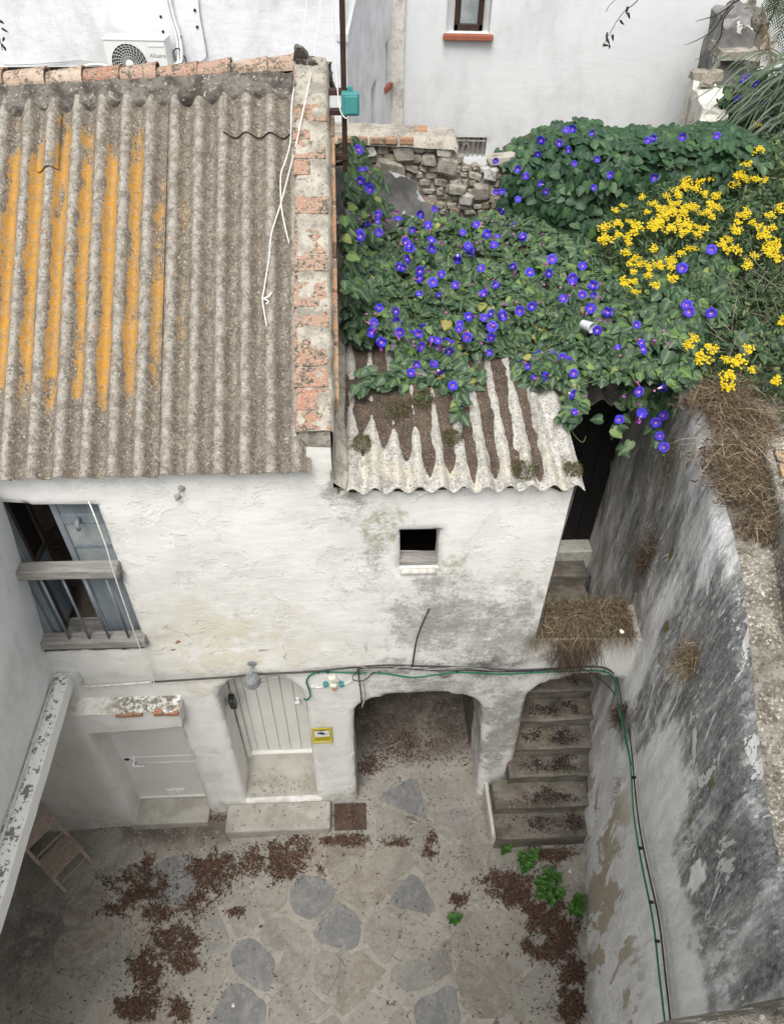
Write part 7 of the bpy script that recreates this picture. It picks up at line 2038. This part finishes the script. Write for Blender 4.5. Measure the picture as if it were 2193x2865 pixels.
# dry grass mat on the wall top
MAT = [(1440, 870), (1560, 820), (1640, 850), (1665, 905), (1640, 985), (1612, 1000), (1640, 1090), (1660, 1180), (1600, 1170), (1560, 1110), (1510, 1010), (1500, 930)]
def zt_(x, y): return interp(y, TZ) + 0.06
MP = [tuple(on_z(u, v, zt_(*on_z(u, v, 5.3)[:2]))[:2]) for u, v in MAT]
gen_mat = sampler(MP)
def mat_straw(hh):
    def f():
        while True:
            x, y = next(gen_mat)
            if fbm(x, y, 3, 2.2, 3) + NP.normal(0, .12) > -0.12: break
        x += NP.normal(0, 0.05)
        z = zt_(x, y) + NP.rand()*hh
        p = np.array([x, y, z]); dd = rdir(0.08); ln = NP.uniform(0.05, 0.22)
        if NP.rand() < 0.25: dd = np.array([NP.normal(-.3, .4), -0.7, NP.uniform(-.3, .5)]); dd /= np.linalg.norm(dd)
        return [p, p + dd*ln*0.5 + rdir()*0.02, p + dd*ln - ZV*0.03], NP.uniform(0.003, 0.006), np.cross(dd, rdir())
    return f
straw('dry_grass', strands(5200, mat_straw(0.15)), 'dry_grass', 'mat of dry tangled grass on the boundary wall top', 'dry grass')
o = cloud('leaf_litter', SLV, SLF, np.array([frame((lambda q: (q[0][0][0], q[0][0][1], zt_(q[0][0][0], q[0][0][1]) + 0.03*NP.rand()))(mat_straw(0.02)()), rnd_normal((0, 0, 1), 0.5), NP.uniform(0, 6.28), (0.014, 0.05, 0.03)) for _ in range(2600)]), M['litter'], None, NP.rand(2600))
tag(o, 'brown dead leaves under the dry grass on the wall top', 'leaf litter', kind='stuff')
# dead twigs on the garden wall
def gtw():
    p = np.array(on_z(1510 + NP.normal(0, 14), 265 + NP.normal(0, 12), 6.0))
    e = p + np.array([NP.normal(-.12, .12), -0.1, NP.normal(-.15, .1)])
    return [p, (p + e)/2 + NP.normal(0, .02, 3), e], 0.005, rdir()
straw('twig_heap', strands(420, gtw), 'brown_twig', 'heap of dark dead twigs against the garden wall end', 'twigs')

# moss cushions on the annex roof
MOSS = [((775, 955), 0.085, 'moss cushion in the roof valley beside the gable mortar'), ((1122, 1012), 0.10, 'shaggy moss cushion overhanging the annex eave'), ((1226, 1012), 0.07, 'moss cushion at the outer corner of the annex eave'), ((850, 880), 0.13, 'broad flat moss patch on the annex roof soil'), ((970, 942), 0.08, 'thin moss patch between bare crests of the annex roof'), ((905, 860), 0.10, 'low moss patch just below the vine leaves')]
for (u, v), r_, lb in MOSS:
    z0 = 5.2
    for _ in range(6): p = np.array(on_z(u, v, z0)); z0 = 5.185 + (toloc(p)[1] + 0.085)*ASL
    def mf(p=p, r_=r_):
        a, q = NP.uniform(0, 6.28), math.sqrt(NP.rand())
        b0 = p + np.array([math.cos(a)*q*r_, math.sin(a)*q*r_*1.2, 0.015 + 0.03*(1 - q*q)])
        dd = rdir(0.8)
        ln = NP.uniform(0.015, 0.045)
        return [b0, b0 + dd*ln*0.6, b0 + dd*ln + NP.normal(0, .006, 3)], NP.uniform(0.004, 0.008), rdir()
    straw('moss_cushion', strands(int(520*r_/0.1), mf), 'moss', lb, 'moss')

# ================================================================== leaf litter on the paving and weeds
PATCHES = [  # (u, v, ru, rv, density)
    (300, 1905, 60, 36, 900), (340, 1960, 36, 20, 260), (460, 1862, 62, 40, 1200), (430, 1930, 34, 30, 420), (545, 1842, 24, 30, 260), (615, 1835, 48, 36, 900), (600, 1870, 30, 22, 240),
    (375, 2015, 52, 34, 700), (315, 2080, 34, 46, 700), (395, 2065, 30, 22, 260), (290, 2160, 48, 26, 620), (385, 2165, 22, 32, 300), (505, 1955, 18, 10, 90), (245, 1950, 40, 16, 120), (318, 1850, 14, 22, 70),
    (745, 1800, 44, 14, 320), (750, 1745, 34, 24, 180), (700, 1805, 16, 10, 50), (690, 1860, 12, 14, 40), (925, 1800, 12, 26, 110), (920, 1826, 18, 14, 120), (850, 1805, 32, 12, 110), (985, 1930, 18, 16, 140),
    (1080, 1885, 50, 22, 520), (1110, 1920, 44, 26, 620), (1180, 1835, 44, 18, 480), (1160, 1960, 46, 30, 900), (1205, 2000, 34, 34, 800), (1180, 2040, 44, 22, 420), (1225, 2085, 26, 30, 460), (1225, 2160, 30, 40, 620), (1130, 2030, 14, 16, 80),
    (860, 1600, 60, 30, 260), (790, 1640, 26, 20, 160), (700, 1745, 0.1, 0.1, 1), (560, 1740, 12, 6, 10), (470, 1755, 22, 8, 40)]
mats = []
def litter_at(u, v, z=None):
    p = np.array(on_z(u, v, 0.05)); 
    if z is None: z = zf(p[0], p[1])
    p = np.array(on_z(u, v, z + 0.008))
    mats.append(frame(p + ZV*NP.rand()*0.009, rnd_normal((0, 0, 1), 0.32), NP.uniform(0, 6.28), (NP.uniform(0.005, 0.013)*(2.4 if NP.rand() < 0.05 else 1), NP.uniform(0.018, 0.052), NP.uniform(0.02, 0.14))))
for (u, v, ru, rv, k) in PATCHES:
    ph = NP.uniform(0, 50)
    for _ in range(int(k*2.2)):
        a, q = NP.uniform(0, 6.28), (math.sqrt(NP.rand())*0.95 if NP.rand() < 0.72 else abs(NP.normal(0, 0.75)))
        lim = 1.0 + 0.8*fbm(math.cos(a)*1.1 + ph, math.sin(a)*1.1, 0, 1.3, 4) + (NP.rand() < 0.12)*NP.uniform(0, 0.5)
        if fbm((u + ru*q*math.cos(a))*0.05, (v + rv*q*math.sin(a))*0.06, ph, 1.0, 3) < -0.3: continue
        litter_at(u + ru*q*lim*math.cos(a), v + rv*q*lim*math.sin(a))
for _ in range(1600):
    u, v = NP.uniform(20, 1240), NP.uniform(1765, 2195)
    if fbm(u*0.01, v*0.013, 5, 1.0, 3) + NP.normal(0, 0.15) > 0.05: litter_at(u, v)
for _ in range(160): litter_at(NP.uniform(780, 1020), NP.uniform(1560, 1760))
for _ in range(500): litter_at(NP.uniform(775, 1010), 1500 + 140*NP.rand()**0.7)
mats = [m for m in mats if m[0, 3] < interp(m[1, 3], PX) - 0.06 and toloc(m[:3, 3])[1] < 1.4]
o = cloud('leaf_litter', SLV, SLF, np.array(mats), M['litter'], None, NP.rand(len(mats)))
tag(o, 'drifts of brown dead leaves scattered over the courtyard paving', 'leaf litter', kind='stuff')
# litter on the steps
mats = []
for i, (d, z) in enumerate(SD[:7]):
    for _ in range(560 if i < 6 else 260):
        s = lerp(1.5 if i < 2 else 1.7, 2.44, NP.beta(2.2, 1.3)); dd = d + 0.02 + 0.22*NP.beta(2, 2)
        if fbm(s*2, dd*3, i, 1.5, 3) + NP.normal(0, .12) < -0.05: continue
        mats.append(frame(W(s, dd, z + 0.012 + 0.012*NP.rand()), rnd_normal((0, 0, 1), 0.4), NP.uniform(0, 6.28), (NP.uniform(0.007, 0.013), NP.uniform(0.02, 0.042), 0.04)))
for _ in range(26): mats.append(frame(W(NP.uniform(-1.4, -0.62), NP.uniform(0.03, 0.25), 0.238), rnd_normal((0, 0, 1), 0.2), NP.uniform(0, 6.28), (0.008, 0.04, 0.03)))
for _ in range(22): mats.append(frame(W(NP.uniform(-1.6, -0.48), NP.uniform(-0.34, -0.06), 0.165), rnd_normal((0, 0, 1), 0.2), NP.uniform(0, 6.28), (0.008, 0.04, 0.03)))
o = cloud('leaf_litter', SLV, SLF, np.array(mats), M['dark_litter'], None, NP.rand(len(mats)))
tag(o, 'dark dead leaves lying on the stair treads and door steps', 'leaf litter', kind='stuff')
# green weeds at the stair foot
WLV = [(0, 0, 0), (0.26, 0.3, 0.10), (0.30, 0.55, 0.10), (0.16, 0.85, 0.02), (0, 1.0, -0.06), (-0.16, 0.85, 0.02), (-0.30, 0.55, 0.10), (-0.26, 0.3, 0.10), (0, 0.5, 0.03)]
WLF = [(0, 1, 8), (1, 2, 8), (2, 3, 8), (3, 4, 8), (4, 5, 8), (5, 6, 8), (6, 7, 8), (7, 0, 8)]
wme = bpy.data.meshes.new('weed_leaf'); wme.from_pydata(WLV, [], WLF); wme.materials.append(M['weed_leaf'])
at = wme.attributes.new('tint', 'FLOAT', 'POINT'); at.data.foreach_set('value', [0.0]*len(WLV)); wme.update()
def weed(u, v, r_, n, h, label):
    p0 = np.array(on_z(u, v, zf(*on_z(u, v, 0.1)[:2])))
    w = thing('weed', label, 'weed', p0, 'green weeds at the stair foot')
    nst = max(2, n//9)
    for k in range(nst):
        a, q = NP.uniform(0, 6.28), math.sqrt(NP.rand())*r_
        b0 = p0 + np.array([math.cos(a)*q*0.5, math.sin(a)*q*0.5, 0]); tp = p0 + np.array([math.cos(a)*q, math.sin(a)*q, h*NP.uniform(0.6, 1.0)])
        MB().tube([b0, (b0 + tp)/2, tp], 0.003, 4).build('stem', M['stem_green'], w)
        for j in range(9):
            an = j*2.4 + NP.uniform(-.3, .3)
            t = 1 - 0.09*j
            out = np.array([math.cos(an), math.sin(an), 0])
            c = lerp(b0, tp, max(0.2, t))
            nrm = ZV*0.9 + out*-0.35 + NP.normal(0, .12, 3); nrm /= np.linalg.norm(nrm)
            y_ = out - nrm*np.dot(out, nrm); y_ /= np.linalg.norm(y_); x_ = np.cross(y_, nrm)
            m4 = np.eye(4); sc = NP.uniform(0.06, 0.095)*(0.7 + 0.06*j)
            m4[:3, 0], m4[:3, 1], m4[:3, 2], m4[:3, 3] = x_*sc, y_*sc, nrm*sc, c
            inst('leaf', wme, m4, w)
weed(1131, 1852, 0.12, 63, 0.2, 'bushy green weed midway between the stair foot and largest weed')
weed(1178, 1912, 0.19, 126, 0.22, 'largest bushy green weed growing in the leaf litter')
weed(1232, 1945, 0.11, 54, 0.16, 'green weed right against the foot of the stained wall')
weed(1080, 1818, 0.09, 36, 0.14, 'small green weed at the corner of the lowest step')
weed(972, 1972, 0.03, 12, 0.04, 'tiny yellow-green weed in a crack of the open paving')
# bits of litter and the plastic cup
cup = MB()
pc = np.array(on_z(1258, 698, hv(*on_z(1258, 698, 5.6)[:2]) + 0.12))
axd = np.array([0.55, -0.75, 0.1])
cup.lathe(pc - axd*0.06, axd, [(0, 0.030), (0.001, 0.032), (0.11, 0.043), (0.112, 0.045), (0.112, 0.041), (0.004, 0.029)], 16)
o = cup.build('plastic_cup', M['cup_plastic'], None, smooth=False); tag(o, 'clear plastic cup lying among the vine leaves', 'cup')
for i, (u, v, z_, lb) in enumerate([(1332, 1354, 3.42, 'white scrap of paper on the dry grass heap'), (1221, 1868, None, 'white pebble in the leaf litter by the weeds'), (500, 2155, None, 'white pebble on the open paving near the leaf drift')]):
    p = np.array(on_z(u, v, z_ if z_ else zf(*on_z(u, v, 0)[:2]) + 0.012))
    o = inst('litter_scrap' if i == 0 else 'pebble', SM[i].copy(), frame(p, rnd_normal((0, 0, 1), 0.3), 1.0*i, (0.035, 0.028, 0.02)))
    o.data.materials.clear(); o.data.materials.append(M['litter_paper'])
    tag(o, lb, 'paper scrap' if i == 0 else 'pebble')
